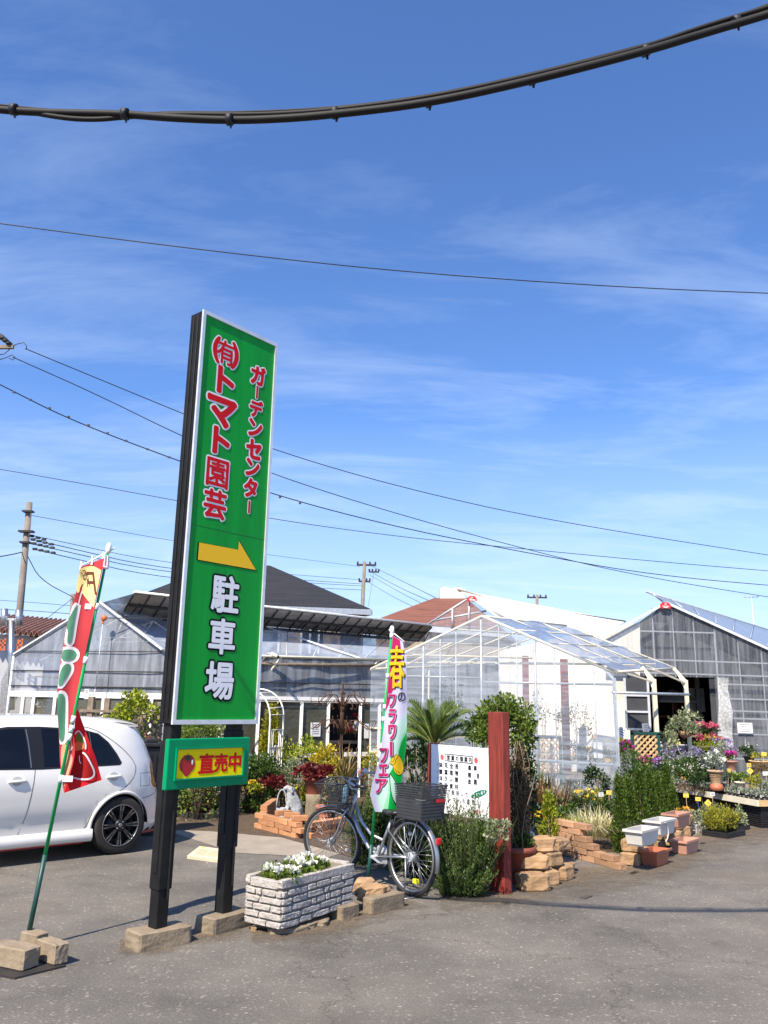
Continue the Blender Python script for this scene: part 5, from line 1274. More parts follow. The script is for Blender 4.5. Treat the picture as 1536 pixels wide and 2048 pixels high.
for px in (811, 846, 880, 912, 963, 999, 1035, 1072, 1111, 1150, 1190):
    p = P(px, 1400, mL.y + (mR.y - mL.y) * (px - 742) / 483.0); k = (px - 742) / 483.0
    tz = (mL.z + (mA.z - mL.z) * (px - 742) / 222) if px < 964 else (mA.z + (mR.z - mA.z) * (px - 964) / 261)
    m_ = MB(); m_.tube([V(p.x, p.y, 0), V(p.x, p.y, tz)], .02 if px in (963, 846, 1072) else .010, 6); m_.build('mullion', M['galv'], gm0)
for (x0, y0, x1, y1, r_) in ((826, 1310, 1065, 1316, .018), (812, 1352, 960, 1356, .016), (962, 1364, 1226, 1369, .022), (745, 1500, 1226, 1530, .03), (812, 1330, 905, 1285, .02)):
    f0, f1_ = (x0 - 742) / 483, (x1 - 742) / 483
    m_ = MB(); m_.tube([P(x0, y0, mL.y + (mR.y - mL.y) * f0 + .03), P(x1, y1, mL.y + (mR.y - mL.y) * f1_ + .03)], r_, 6); m_.build('rail', M['galv'] if y0 > 1340 else W_, gm0)
for px, py in ((905, 1308), (1000, 1300), (1050, 1320), (1120, 1338)):
    pass
# arches further inside
for t_ in (.33, .66):
    d = (kR - mR) * t_; m_ = MB()
    m_.tube([down(mL + d), mL + d], .018, 6); m_.tube([mL + d, mA.lerp(kA, t_), mR.lerp(kR, t_)], .018, 6); m_.tube([mL + d + V(0, 0, .1), (mR + d) + V(0, 0, .1)], .014, 6); m_.build('arch', W_, gm0)
for t_ in (.25, .5, .75):
    m_ = MB(); m_.tube([mA.lerp(mR, t_), kA.lerp(kR, t_)], .014, 6); m_.tube([mL.lerp(mA, t_), kL.lerp(kA, t_)], .014, 6); m_.build('purlin', W_, gm0)
# the row of cream posts on the right side, with bent knees
for k, (px, ty, Y, w) in enumerate(((1228, 1356, 14.4, .05), (1307, 1358, 15.1, .075), (1371, 1360, 15.4, .065))):
    t0 = P(px, ty, Y); m_ = MB(); kn = P(px - 24, ty - 24, Y + .05)
    m_.beam(V(t0.x + .01, t0.y, 0), t0, w, w * .8); m_.beam(t0 - V(0, 0, .03), kn, w * .8, w * .9)
    if k: m_.poly([t0 + V(-w / 2, -.03, -.18), t0 + V(-w / 2, -.03, 0), kn + V(0, -.03, 0)]); m_.beam(P(px - 84 if k == 1 else px - 64, ty - 21, Y - .6), P(px, ty + 6, Y), .03)
    m_.build('post', W_ if k else M['galv'], gm0)
m_ = MB(); m_.tube([P(1225, 1385, 14.38), P(1378, 1389, 15.25)], .026, 6); m_.build('rail', M['galv'], gm0)

# --- rear greenhouse with the white roof, and the white curtain wall
gb0 = thing('greenhouse', 'rear greenhouse with an opaque white sheeted roof and a small red plate at its peak', 'greenhouse', P(1000, 1600, 19) * 1); gb0.location.z = 0
bA_, bL_, bR_ = P(938, 1196, 19.0), P(850, 1252, 19.5), P(1010, 1236, 18.7)
fm = MB(); fm.slab([P(918, 1180, 19.0), P(1250, 1243, 24), P(1196, 1277, 21), P(1000, 1238, 18.6)][::-1], (0, -.5, .8), .02); fm.build('roof_sheet', M['white_film_wall'], gb0)
fm = MB(); fm.tube([P(916, 1180, 18.95), P(1010, 1207, 20), P(1250, 1243, 24)], .03, 6); fm.build('roof_edge', M['wood_grey'], gb0)
fm = MB(); fm.poly([down(bL_), V(bR_.x + .8, bR_.y, 0), V(bR_.x + .8, bR_.y, bR_.z - .6), bR_, bA_, bL_]); fm.build('gable_film', M['film_grey'], gb0)
for p, q in ((bL_, bA_), (bA_, bR_), (P(905, 1218, 19.15), P(905, 1260, 19.15)), (P(938, 1198, 19), P(938, 1260, 19)), (P(868, 1241, 19.4), P(972, 1222, 18.9))):
    m_ = MB(); m_.tube([p, q], .025, 6); m_.build('rafter', M['galv'], gb0)
fm = MB(); xa_, xb_ = P(765, 1400, 19.9).x, P(1010, 1400, 19.9).x; fm.poly([V(xa_, 19.9, 0), V(xb_, 19.9, 0), V(xb_, 19.9, P(1000, 1316, 19.9).z), V(xa_, 19.9, P(770, 1316, 19.9).z)]); fm.build('added_dark_sheet', M['back_dark'], gb0)  # grey sheet added behind the film to darken what shows through
rpz = MB(); c = P(944, 1198, 18.9); rpz.slab([c + V(x * .11, 0, z * .07) for x, z in ((-1, -.9), (1, -.9), (1, .3), (.5, 1), (-.5, 1), (-1, .3))], (0, -1, 0), .02); rpz.build('red_plate', M['red_plate'], gb0)
rpz = MB(); 
for dz, w in ((.03, .05), (-.015, .14), (-.045, .10)): rpz.box(c + V(0, -.014, dz), (w, .004, .014)); 
rpz.build('plate_print', M['paper'], gb0)
cw = MB(); w0, w1 = V(P(1000, 1500, 19.2).x, 19.2, 0), V(P(1280, 1500, 17.7).x, 17.7, 0)
zt0, zt1 = P(1000, 1300, 19.2).z, P(1278, 1246, 17.7).z
cw.slab([w0, w1, w1 + V(0, 0, zt1), w0 + V(0, 0, zt0)], (.0, -1, 0), .02)
tag(cw.build('curtain_wall', M['white_film_wall'], base=w0), 'tall white sheet wall between the clear greenhouse and the dark one', 'wall')
for k, (px, ty, lb) in enumerate(((1054, 1312, 'thinner red post inside the clear greenhouse, left one of two'), (1133, 1318, 'wider red post inside the clear greenhouse near the white wall'))):
    Y = 17.2; c = P(px, 1500, Y); m_ = MB(); m_.box((c.x, c.y, P(px, ty, Y).z / 2), (.10 + .03 * k, .10, P(px, ty, Y).z), .2); tag(m_.build('red_post', M['red_wood2'] if 'red_wood2' in M else M['red_wood'], base=(c.x, c.y, 0)), lb, 'post')

# --- right greenhouse: grey shade cloth behind film on a silver grid
gr0 = thing('greenhouse', 'tall grey shaded greenhouse with a silver grid front and an open dark doorway', 'greenhouse', P(1440, 1600, 17.5) * 1); gr0.location.z = 0
YR = 17.5
def pr(px, py, dy=0): return P(px, py, YR + dy)
rA, rR, rL = pr(1331, 1206), pr(1640, 1346), pr(1196, 1280)
gz = 0
fm = MB(); dl, dr_ = pr(1311, 1400).x, pr(1432, 1400).x; hz_ = pr(1370, 1354).z
fm.poly([rL, V(rL.x, YR, hz_), V(rR.x, YR, hz_), rR, rA]); fm.poly([V(dr_, YR, 0), V(rR.x, YR, 0), V(rR.x, YR, hz_), V(dr_, YR, hz_)])
fm.build('gable_film', M['film_grey'], gr0)
sh_ = MB(); sA, sL, sR = pr(1332, 1206, .3), pr(1278, 1244, .3), pr(1640, 1344, .3)
sh_.poly([sL, V(sL.x, YR + .3, pr(1278, 1347, .3).z), V(dr_, YR + .3, pr(1278, 1347, .3).z), V(dr_, YR + .3, 0), V(sR.x, YR + .3, 0), sR, sA])
sh_.build('shade_cloth', M['shade_net'], gr0)
wh_ = MB(); wh_.slab([pr(1197, 1277, .05), pr(1280, 1243, .05), pr(1280, 1352, .05), pr(1197, 1300, .05)], (0, -1, 0), .01); wh_.build('white_cloth', M['white_film_wall'], gr0)
for px, ty, r_ in ((1315, 1216, .014), (1356, 1218, .013), (1398, 1236, .013), (1440, 1258, .026), (1486, 1278, .013), (1532, 1300, .013)):
    m_ = MB(); b0 = 0 if px > 1430 else hz_; x = pr(px, 1400).x; m_.beam(V(x, YR + .05, b0), V(x, YR + .05, pr(px, ty, .05).z), r_ * 1.5, .03); m_.build('mullion', M['grid_metal'], gr0)
for (x0, y0, x1, y1, r_) in ((1281, 1262, 1430, 1266, .022), (1281, 1318, 1536, 1327, .022), (1281, 1345, 1640, 1356, .05), (1444, 1368, 1640, 1374, .02), (1444, 1397, 1640, 1403, .02), (1444, 1421, 1640, 1427, .02), (1444, 1436, 1640, 1442, .02), (1444, 1467, 1640, 1473, .02), (1444, 1516, 1640, 1524, .03)):
    m_ = MB(); m_.beam(pr(x0, y0, .05), pr(x1, y1, .05), r_, .03); m_.build('rail', M['grid_metal'], gr0)
for p, q in ((rA, rR), (rA, rL)): m_ = MB(); m_.beam(p + V(0, -.04, .0), q + V(0, -.04, .0), .045, .05); m_.build('rafter', M['galv_pale'], gr0)
vt0, vt1 = P(1291, 1183, 17.35), P(1640, 1292, 23)
fm = MB(); ra_, rr2 = pr(1331, 1203, -.02), pr(1640, 1340, -.02)
for tri in ((vt0, ra_, vt1), (ra_, rr2, vt1)): fm.slab(list(tri), (-.5, -.4, .8), .015)
fm.build('roof_film', M['roof_grey_film'], gr0)
fm = MB(); fm.tube([vt0, vt1], .022, 6); fm.build('roof_edge', M['galv'], gr0)
fm = MB()
for k in range(1, 9): fm.tube([vt0.lerp(vt1, k / 9) + V(0, 0, .02), ra_.lerp(rr2, k / 9) + V(0, 0, .03)], .01, 4)
fm.build('roof_rib', M['galv'], gr0)
fm = MB(); fm.tube([rA + V(.1, 0, -.1), vt0.lerp(vt1, .03)], .018, 6); fm.build('vent_arm', M['galv'], gr0)
rpz = MB(); c = pr(1331, 1211, -.1); rpz.slab([c + V(x * .11, 0, z * .07) for x, z in ((-1, -.9), (1, -.9), (1, .3), (.5, 1), (-.5, 1), (-1, .3))], (0, -1, 0), .02); rpz.build('red_plate', M['red_plate'], gr0)
rpz = MB()
for dz, w in ((.03, .05), (-.015, .14), (-.045, .10)): rpz.box(c + V(0, -.014, dz), (w, .004, .014))
rpz.build('plate_print', M['paper'], gr0)
# doorway: rolled curtain, side window, dark sheets added to keep the interior unlit
m_ = MB(); quad(m_, V(dr_ - .15, YR - .1, 0), V(dr_ + .25, YR - .12, 0), V(dr_ + .25, YR - .12, hz_), V(dr_ + .05, YR - .1, hz_), 0, 6, 10, .12, 4); m_.build('door_curtain', M['bagfilm'], gr0)
x0, x1 = pr(1246, 1400).x, pr(1292, 1400).x
m_ = MB(); z0_, z1_ = pr(1270, 1458).z, pr(1270, 1357).z
w_ = MB(); w_.box(((x0 + x1) / 2, YR - .13, (z0_ + z1_) / 2), (x1 - x0, .03, z1_ - z0_)); w_.build('window', M['shade_net'], gr0)
for zz in (z0_, z0_ + (z1_ - z0_) * .34, z0_ + (z1_ - z0_) * .66): m_.box(((x0 + x1) / 2, YR - .16, zz), (x1 - x0 + .04, .03, .04))
for xx in (x0, x1): m_.box((xx, YR - .165, (z0_ + z1_) / 2), (.045, .03, z1_ - z0_))
m_.build('window_frame', M['alu'], gr0)
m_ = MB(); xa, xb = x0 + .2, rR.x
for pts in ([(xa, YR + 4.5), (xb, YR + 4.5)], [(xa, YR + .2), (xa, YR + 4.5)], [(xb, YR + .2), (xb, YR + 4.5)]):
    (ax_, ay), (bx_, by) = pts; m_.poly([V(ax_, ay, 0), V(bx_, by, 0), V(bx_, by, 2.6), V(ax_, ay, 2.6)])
m_.poly([V(xa, YR + .6, 2.6), V(xb, YR + .6, 2.6), V(xb, YR + 4.5, 2.6), V(xa, YR + 4.5, 2.6)]); m_.build('added_dark_sheet', M['dark_in'], gr0)
# goods inside: market parasol, shelves
pz_ = thing('parasol', 'brown parasol opened inside the dark doorway of the grey greenhouse', 'parasol', (P(1345, 1400, 19).x, 19, 0))
m_ = MB(); c = V(P(1345, 1400, 19).x, 19, 0); zt_ = P(1345, 1378, 19).z; m_.lathe([(.02, zt_), (.35, zt_ - .12), (.62, zt_ - .26), (.62, zt_ - .30)], c, 8, sm=False, cap=False); m_.build('canopy', M['wood_grey'], pz_); m_ = MB(); m_.tube([c, c + V(0, 0, zt_)], .02, 8); m_.build('pole', M['wood_grey'], pz_)
shf = thing('display_rack', 'rusty red rack of small goods inside the dark doorway', 'rack', (P(1320, 1450, 19.4).x, 19.4, 0))
for k, z in enumerate((.3, .7, 1.1, 1.5)):
    m_ = MB(); m_.box((P(1320, 1450, 19.4).x, 19.4, z), (.7, .35, .03)); m_.build('shelf', M['red_wood'], shf)
m_ = MB()
for dx in (-.34, .34): m_.box((P(1320, 1450, 19.4).x + dx, 19.4, .9), (.03, .3, 1.8))
m_.build('side', M['red_wood'], shf)
c = P(1397, 1420, 19.6); m_ = MB(); m_.box((c.x, 19.6, 1.3), (.09, .09, 2.6)); tag(m_.build('door_post', M['galv'], base=(c.x, 19.6, 0)), 'grey steel column standing inside the dark doorway', 'post')
m_ = MB(); c = P(1388, 1400, 20); m_.box(c, (.5, .02, .55)); m_.box(c + V(.1, -.02, .1), (.2, .01, .02), 0, 1); tag(m_.build('poster', [M['paper'], M['print']], base=c), 'pale poster board deep inside the dark doorway', 'poster')
c = P(1490, 1456, 17.45); m_ = MB(); m_.box(c, (.31, .006, .21))
for k in range(4): m_.box(c + V(0, -.005, .07 - k * .045), (.2, .002, .012), 0, 1)
tag(m_.build('paper_notice', [M['paper'], M['print']], base=c), 'white paper notice with faint lines on the grid front of the grey greenhouse', 'notice', 'paper notices on the greenhouses')
m_ = MB(); 
# ---------------------------------------------------------------- houses beyond
def hip_house(name, label, e0, e1, e2, e3, r0_, r1_, wall_z, mroof, mwall, root_cat='house'):
    c = (e0 + e2) / 2; c.z = 0
    h = thing(name, label, root_cat, c)
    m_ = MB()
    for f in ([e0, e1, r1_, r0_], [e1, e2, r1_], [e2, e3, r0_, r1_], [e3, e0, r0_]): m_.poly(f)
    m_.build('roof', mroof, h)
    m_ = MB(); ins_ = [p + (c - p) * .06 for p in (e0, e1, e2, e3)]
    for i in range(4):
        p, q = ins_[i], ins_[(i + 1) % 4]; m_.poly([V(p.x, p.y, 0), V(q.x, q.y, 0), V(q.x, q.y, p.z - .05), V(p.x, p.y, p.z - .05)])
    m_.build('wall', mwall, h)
    m_ = MB(); 
    for i in range(4):
        p, q = (e0, e1, e2, e3)[i], (e0, e1, e2, e3)[(i + 1) % 4]; m_.beam(p - V(0, 0, .12), q - V(0, 0, .12), .12, .2)
    m_.build('gutter', M['galv'], h)
    return h, ins_
e0, e1 = P(252, 1200, 27), P(742, 1218, 30); e2, e3 = e1 + V(-3.5, 8, 0), e0 + V(-3.5, 8, 0)
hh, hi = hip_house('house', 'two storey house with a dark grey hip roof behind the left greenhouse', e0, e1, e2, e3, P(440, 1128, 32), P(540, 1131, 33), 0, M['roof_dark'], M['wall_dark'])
a, b = hi[0], hi[1]
for k0, k1, w in ((.0, .06, 0), (.42, .62, 1), (.63, .72, 0), (.72, .8, 1), (.82, .9, 0)):
    p, q = a.lerp(b, k0), a.lerp(b, k1); n_ = V((b - a).y, -(b - a).x, 0).normalized() * .05
    m_ = MB(); m_.poly([p + n_ + V(0, 0, -1.5), q + n_ + V(0, 0, -1.5), q + n_ + V(0, 0, -.45), p + n_ + V(0, 0, -.45)]); m_.build('window' if w else 'wall_panel', M['carglass'] if w else M['wall_tan'], hh)
    if w:
        m_ = MB(); 
        for t_ in (0, .5, 1): x = p.lerp(q, t_) + n_ * 1.5; m_.beam(x + V(0, 0, -1.5), x + V(0, 0, -.45), .07)
        m_.beam(p + n_ * 1.5 + V(0, 0, -.45), q + n_ * 1.5 + V(0, 0, -.45), .07); m_.build('window_frame', M['alu'], hh)
e0, e1 = P(742, 1243, 30), P(1010, 1262, 28); e2, e3 = e1 + V(2, 8, 0), e0 + V(2, 8, 0)
h2, _ = hip_house('house', 'house with a reddish brown hip roof behind the greenhouses', e0, e1, e2, e3, P(868, 1196, 33), P(932, 1196, 33), 0, M['roof_brown'], M['wall_tan'])
m_ = MB(); m_.box(P(904, 1189, 33.2), (1.0, .5, .42)); m_.box(P(890, 1182, 33.1), (.25, .25, .3)); m_.box(P(915, 1184, 33.1), (.3, .25, .35)); m_.build('roof_tank', M['wall_white'], h2)
# small dark roof and the corrugated building at the left edge
e0, e1 = P(40, 1262, 34), P(140, 1255, 36); e2, e3 = e1 + V(-2, 6, 0), e0 + V(-4, 6, 0)
hip_house('house', 'low dark tiled roof far behind the corrugated building at the left', e0, e1, e2, e3, P(75, 1243, 38), P(110, 1246, 38), 0, M['roof_dark'], M['wall_tan'])
wh0 = thing('shed', 'white walled shed with a rusty corrugated roof at the left picture edge', 'shed', (P(0, 1400, 17).x, 17, 0))
a, b = P(-60, 1256, 16.6), P(92, 1268, 17.2)
m_ = MB()
def cf(u, v): p = a.lerp(b, u); return p + V(-.4, 2.5, .5) * v + V(0, 0, .05 * math.sin(u * 2 * math.pi * 14))
m_.grid(cf, 140, 2); m_.grid(lambda u, v: cf(1 - u, v) - V(0, 0, .03), 140, 2)
m_.grid(lambda u, v: cf(u, 0) - V(0, 0, .03 * v), 140, 1); m_.build('roof', M['corr'], wh0)
m_ = MB(); p, q = down(a + V(0, .3, 0)), down(b + V(-.1, .3, 0)); m_.poly([p, q, q + V(0, 0, b.z - .06), p + V(0, 0, a.z - .06)]); m_.poly([q, q + V(-.4, 2.5, 0), q + V(-.4, 2.5, b.z + .3), q + V(0, 0, b.z - .06)]); m_.build('wall', M['wall_white'], wh0)
m_ = MB(); r3 = random.Random(3)
for x in (6, 22, 40):
    for dx, dy, w, h in ((0, 0, 10, 3), (-1, 8, 12, 3), (0, 17, 9, 3), (-4, 8, 3, 22), (4, 5, 3, 20)):
        c = P(x + dx, 1282 + dy, 16.88); m_.box(c, (w * .0102, .012, h * .0102))
m_.build('painted_mark', M['orange_fit'], wh0)
ch = thing('flue', 'three stainless steel flue pipes joined by a cross piece above the corrugated roof', 'flue', (P(24, 1300, 15.5).x, 15.5, 0))
for x, y0, y1, r_ in ((9, 1218, 1252, .065), (38, 1220, 1252, .065), (23, 1238, 1420, .055)):
    m_ = MB(); m_.tube([P(x, y0, 15.5), P(x, y1, 15.5)], r_, 12); m_.build('pipe', M['steel'], ch)
m_ = MB(); m_.tube([P(12, 1240, 15.5), P(38, 1242, 15.5)], .05, 10); m_.build('cross_piece', M['steel'], ch)
# far hedge-like row of roofs on the horizon
fr_ = random.Random(9)
for i in range(26):
    x = -260 + i * 22 + fr_.uniform(-4, 4); Y = 190 + fr_.uniform(-20, 40); w, h = fr_.uniform(9, 15), fr_.uniform(5, 7)
    hz = thing('house', 'small house far off along the horizon behind the greenhouses', 'house', (x, Y, 0), fr_.uniform(-.5, .5), 'far houses on the horizon')
    m_ = MB(); m_.box((0, 0, h / 2), (w, 8, h)); m_.build('wall', M['wall_tan'] if i % 3 else M['wall_white'], hz, world=False)
    m_ = MB(); w2 = w / 2 + .5; m_.add([(-w2, -4.6, h), (w2, -4.6, h), (w2, 4.6, h), (-w2, 4.6, h), (-w2, 0, h + 2.2), (w2, 0, h + 2.2)], [(0, 1, 5, 4), (2, 3, 4, 5), (1, 2, 5), (3, 0, 4)]); m_.build('roof', M['roof_dark'] if i % 2 else M['roof_brown'], hz, world=False)

# ---------------------------------------------------------------- utility poles and overhead wires
def upole(label, px, ytop, ybase, Y, r, lean=0, arms=()):
    t_ = P(px, ytop, Y); b = P(px - lean, ybase, Y); k = t_.z / max(.1, (t_.z - b.z)); foot = t_ + (b - t_) * k; foot.z = 0
    root = thing('utility_pole', label, 'utility pole', foot)
    m_ = MB(); m_.tube([foot, t_], [r * 1.25, r], 12); m_.build('pole', M['pole_conc'], root)
    for (ax_, ay, w, th) in arms:
        c = P(ax_, ay, Y); m_ = MB(); m_.box(c, (w, .12, th)); m_.build('crossarm', M['dark_metal'], root)
        for s in (-.9, -.3, .35, .9):
            m_ = MB(); m_.lathe([(.05, 0), (.08, .05), (.05, .1), (.08, .14), (.03, .2)], c + V(s * w / 2, 0, th / 2), 8); m_.build('insulator', M['dark_metal'], root)
    return root
q = upole('grey concrete utility pole at the left edge with bundles of dark insulators', 59, 1005, 1250, 34, .125, 22)
m_ = MB(); r4 = random.Random(2)
for i, (y, n_) in enumerate(((1072, 3), (1079, 4), (1087, 4), (1098, 4))):
    for k in range(n_):
        c = P(64 + k * 12 + i * 2, y + k * (3.4 - .3 * i), 34); m_.rock(c, (.20, .12, .10), r4.uniform(-.4, .4), amp=.1, cuts=1, seed=k)
m_.build('insulator', M['dark_metal'], q)
for y, w in ((1023, .42), (1063, .6), (1085, .4)): m_ = MB(); m_.box(P(58 - (y - 1005) * .09, y, 33.9), (w, .3, .07)); m_.build('bracket', M['dark_metal'], q)
upole('thin utility pole beyond the dark roofed house with two short crossarms', 729, 1124, 1215, 62, .13, 4, ((733, 1130, 1.5, .14), (729, 1163, .9, .12), (748, 1144, .8, .1)))
upole('utility pole top with a crossarm showing over the white greenhouse roof', 1074, 1190, 1240, 70, .12, 0, ((1074, 1195, 1.7, .12),))
upole('short utility pole behind the red flag', 146, 1188, 1235, 44, .13, 2)
# pole just outside the left edge, its crossarm end reaching into the picture
q = upole('utility pole standing just outside the left edge whose crossarm end shows', -75, 640, 1250, 21, .15, 25)
m_ = MB(); m_.beam(P(-90, 696, 21), P(27, 694, 21), .09, .09); m_.build('crossarm', M['wood_grey'], q)
m_ = MB(); m_.tube([P(-40, 650, 21), P(2, 673, 21), P(22, 690, 21)], [.05, .07, .06], 8)
for k in range(4): m_.lathe([(.06, -.03), (.085, 0), (.06, .03)], P(-4 + k * 7, 672 + k * 5, 20.95), 10)
m_.build('insulator', M['dark_metal'], q)
m_ = MB(); m_.tube([P(*p, 21) for p in ((22, 694), (34, 688), (48, 685), (53, 692), (53, 699))], .012, 5); m_.tube([P(*p, 21) for p in ((-10, 722), (10, 716), (24, 710), (30, 714), (26, 720), (18, 716))], .012, 5); m_.tube([P(*p, 21) for p in ((20, 698), (8, 708), (-10, 711))], .012, 5); m_.build('jumper_wire', M['wire'], q)
# antenna on the right
an = thing('antenna', 'thin television antenna mast rising behind the grey greenhouse roof', 'antenna', P(1503, 1230, 40)); m_ = MB(); c = P(1503, 1193, 40); an.location = V(P(1503, 1240, 40).x, 40, 0)
m_.tube([V(c.x, 40, 0), c], .03, 6); m_.build('mast', M['galv'], an); m_ = MB(); m_.tube([c + V(-.35, 0, -.05), c + V(.35, 0, .02)], .022, 5)
for k in range(5): m_.tube([c + V(-.3 + .15 * k, -.2, -.02), c + V(-.3 + .15 * k, .2, -.02)], .012, 4)
m_.build('yagi', M['galv'], an)
def wire(label, pts, r, sub=3, m='wire', twist=0.0):
    """overhead line through photo points (px, py, depth), smoothed"""
    p2 = [P(a, b, c) for a, b, c in pts]
    for _ in range(sub):
        q = [p2[0]]
        for a, b in zip(p2, p2[1:]): q += [a * .75 + b * .25, a * .25 + b * .75]
        p2 = q + [p2[-1]]
    m_ = MB(); m_.tube(p2, r, 6); return tag(m_.build('overhead_wire', M[m], base=p2[0]), label, 'wire', 'overhead wires')
wire('thin twisted wire crossing the whole sky above the sign top', [(-60, 439, 15), (0, 447, 15), (300, 487, 15.2), (640, 527, 15.5), (900, 551, 16), (1250, 575, 16.5), (1600, 589, 17)], .011)
wire('upper wire running from the crossarm at the left past the sign to the right edge', [(50, 697, 21), (200, 759, 22), (370, 829, 23), (545, 900, 24.5), (800, 975, 26), (1100, 1042, 29), (1600, 1120, 33)], .013)
wire('lower wire running from the crossarm at the left past the sign to the right edge', [(25, 714, 21), (190, 787, 22), (370, 876, 23), (545, 949, 24.5), (760, 1018, 26), (1000, 1085, 29), (1250, 1148, 31), (1600, 1204, 34)], .013)
w_ = wire('wire with small black clips sagging past the middle of the sign', [(-60, 740, 20), (0, 769, 20.3), (140, 840, 21), (360, 923, 22), (560, 994, 24), (800, 1056, 26), (1050, 1105, 29), (1300, 1150, 31), (1600, 1176, 34)], .015, m='cable')
m_ = MB()
for x, y in ((28, 784), (61, 799), (99, 816), (137, 833), (177, 850), (215, 866), (252, 881), (295, 898), (338, 914), (560, 994), (600, 1006)):
    m_.box(P(x, y + .5, 20.2 + x * .005), (.07, .03, .05))
m_.build('clip', M['wire'], w_)
wire('faint wire crossing behind the arrow of the green sign', [(-60, 930, 40), (0, 938, 40), (340, 998, 41), (540, 1038, 42), (800, 1074, 43), (1050, 1098, 44), (1300, 1122, 45), (1600, 1147, 46)], .018)
for i, (l, r_) in enumerate(((((64, 1031, 34), (400, 1092, 45), (720, 1133, 62)), .012), (((70, 1072, 34), (340, 1130, 45), (725, 1160, 62)), .014), (((70, 1080, 34), (340, 1143, 45), (725, 1168, 62)), .018), (((70, 1089, 34), (340, 1150, 45), (725, 1172, 62)), .018), (((70, 1099, 34), (340, 1162, 45), (725, 1180, 62)), .018), (((735, 1128, 62), (800, 1160, 50), (880, 1200, 36)), .014), (((735, 1140, 62), (800, 1176, 50), (862, 1203, 36)), .014), (((740, 1150, 62), (800, 1185, 50), (850, 1210, 36)), .012), (((738, 1165, 62), (790, 1196, 50), (830, 1215, 36)), .012), (((55, 1112, 34), (80, 1160, 38), (146, 1194, 44)), .02), (((-40, 1118, 30), (10, 1112, 32), (46, 1104, 34)), .022), (((-40, 1198, 50), (70, 1205, 47), (146, 1212, 44)), .014), (((-40, 1216, 50), (70, 1222, 47), (146, 1228, 44)), .018), (((90, 1240, 40), (146, 1196, 44)), .014), (((747, 1148, 61), (742, 1180, 61), (736, 1214, 61)), .01))):
    wire(('topmost line from the left pole', 'second line from the left pole', 'third line from the left pole', 'fourth line from the left pole', 'lowest line from the left pole', 'highest line falling right from the thin pole', 'second line falling right from the thin pole', 'third line falling right from the thin pole', 'lowest line falling right from the thin pole', 'sagging line between the left pole and the short pole', 'line entering at the left edge to the left pole', 'upper far line left of the short pole', 'lower far line left of the short pole', 'guy wire slanting down from the short pole', 'stay wire hanging down beside the thin pole')[i] + ' against the sky', list(l), r_)
# the thick cable bundle overhead
bc = thing('cable_bundle', 'thick overhead bundle of grey cables bound with black ties crossing the top of the sky', 'cable', P(768, 230, 3.9))
main = [(-60, 212, 4.1), (20, 222, 4.1), (120, 226, 4.08), (250, 228, 4.05), (340, 236, 4.0), (460, 241, 4.0), (560, 238, 3.95), (670, 229, 3.9), (860, 206, 3.8), (1060, 162, 3.75), (1290, 103, 3.7), (1410, 66, 3.7), (1540, 28, 3.65), (1620, 0, 3.6)]
alt = [(-60, 205, 4.14), (20, 216, 4.14), (120, 236, 4.06), (190, 240, 4.06), (250, 234, 4.06), (340, 228, 4.03), (460, 230, 4.03), (560, 228, 3.98), (670, 220, 3.92), (860, 195, 3.82), (1060, 152, 3.77), (1290, 95, 3.72), (1410, 52, 3.72), (1540, 14, 3.67), (1620, -16, 3.62)]
thin = [(-60, 203, 4.1), (20, 213, 4.1), (120, 222, 4.1), (230, 231, 4.1), (340, 224, 4.06), (460, 226, 4.05), (670, 217, 3.95), (860, 192, 3.85), (1060, 149, 3.8), (1290, 90, 3.74), (1410, 57, 3.75), (1540, 8, 3.7), (1620, -20, 3.66)]
for pts, r_ in ((main, .0215), (alt, .014), (thin, .008)):
    p2 = [P(a, b, c) for a, b, c in pts]
    for _ in range(3):
        q = [p2[0]]
        for a, b in zip(p2, p2[1:]): q += [a * .75 + b * .25, a * .25 + b * .75]
        p2 = q + [p2[-1]]
    m_ = MB(); m_.tube(p2, r_, 12); m_.build('strand', M['cable'], bc)
for x, y in ((28, 219), (250, 228), (459, 239), (670, 226), (856, 203), (1063, 158), (1290, 101), (1472, 43)):
    Y = 4.1 - (x / 1540) * .43; c = P(x, y, Y); d = (P(x + 10, y + (1 if x < 400 else -(x - 400) * .0045), Y - .003) - c).normalized()
    m_ = MB(); m_.tube([c - d * .016, c + d * .016], .034, 10); m_.box(c + V(.01, 0, -.04), (.012, .006, .03), .3); m_.build('tie', M['wire'], bc)
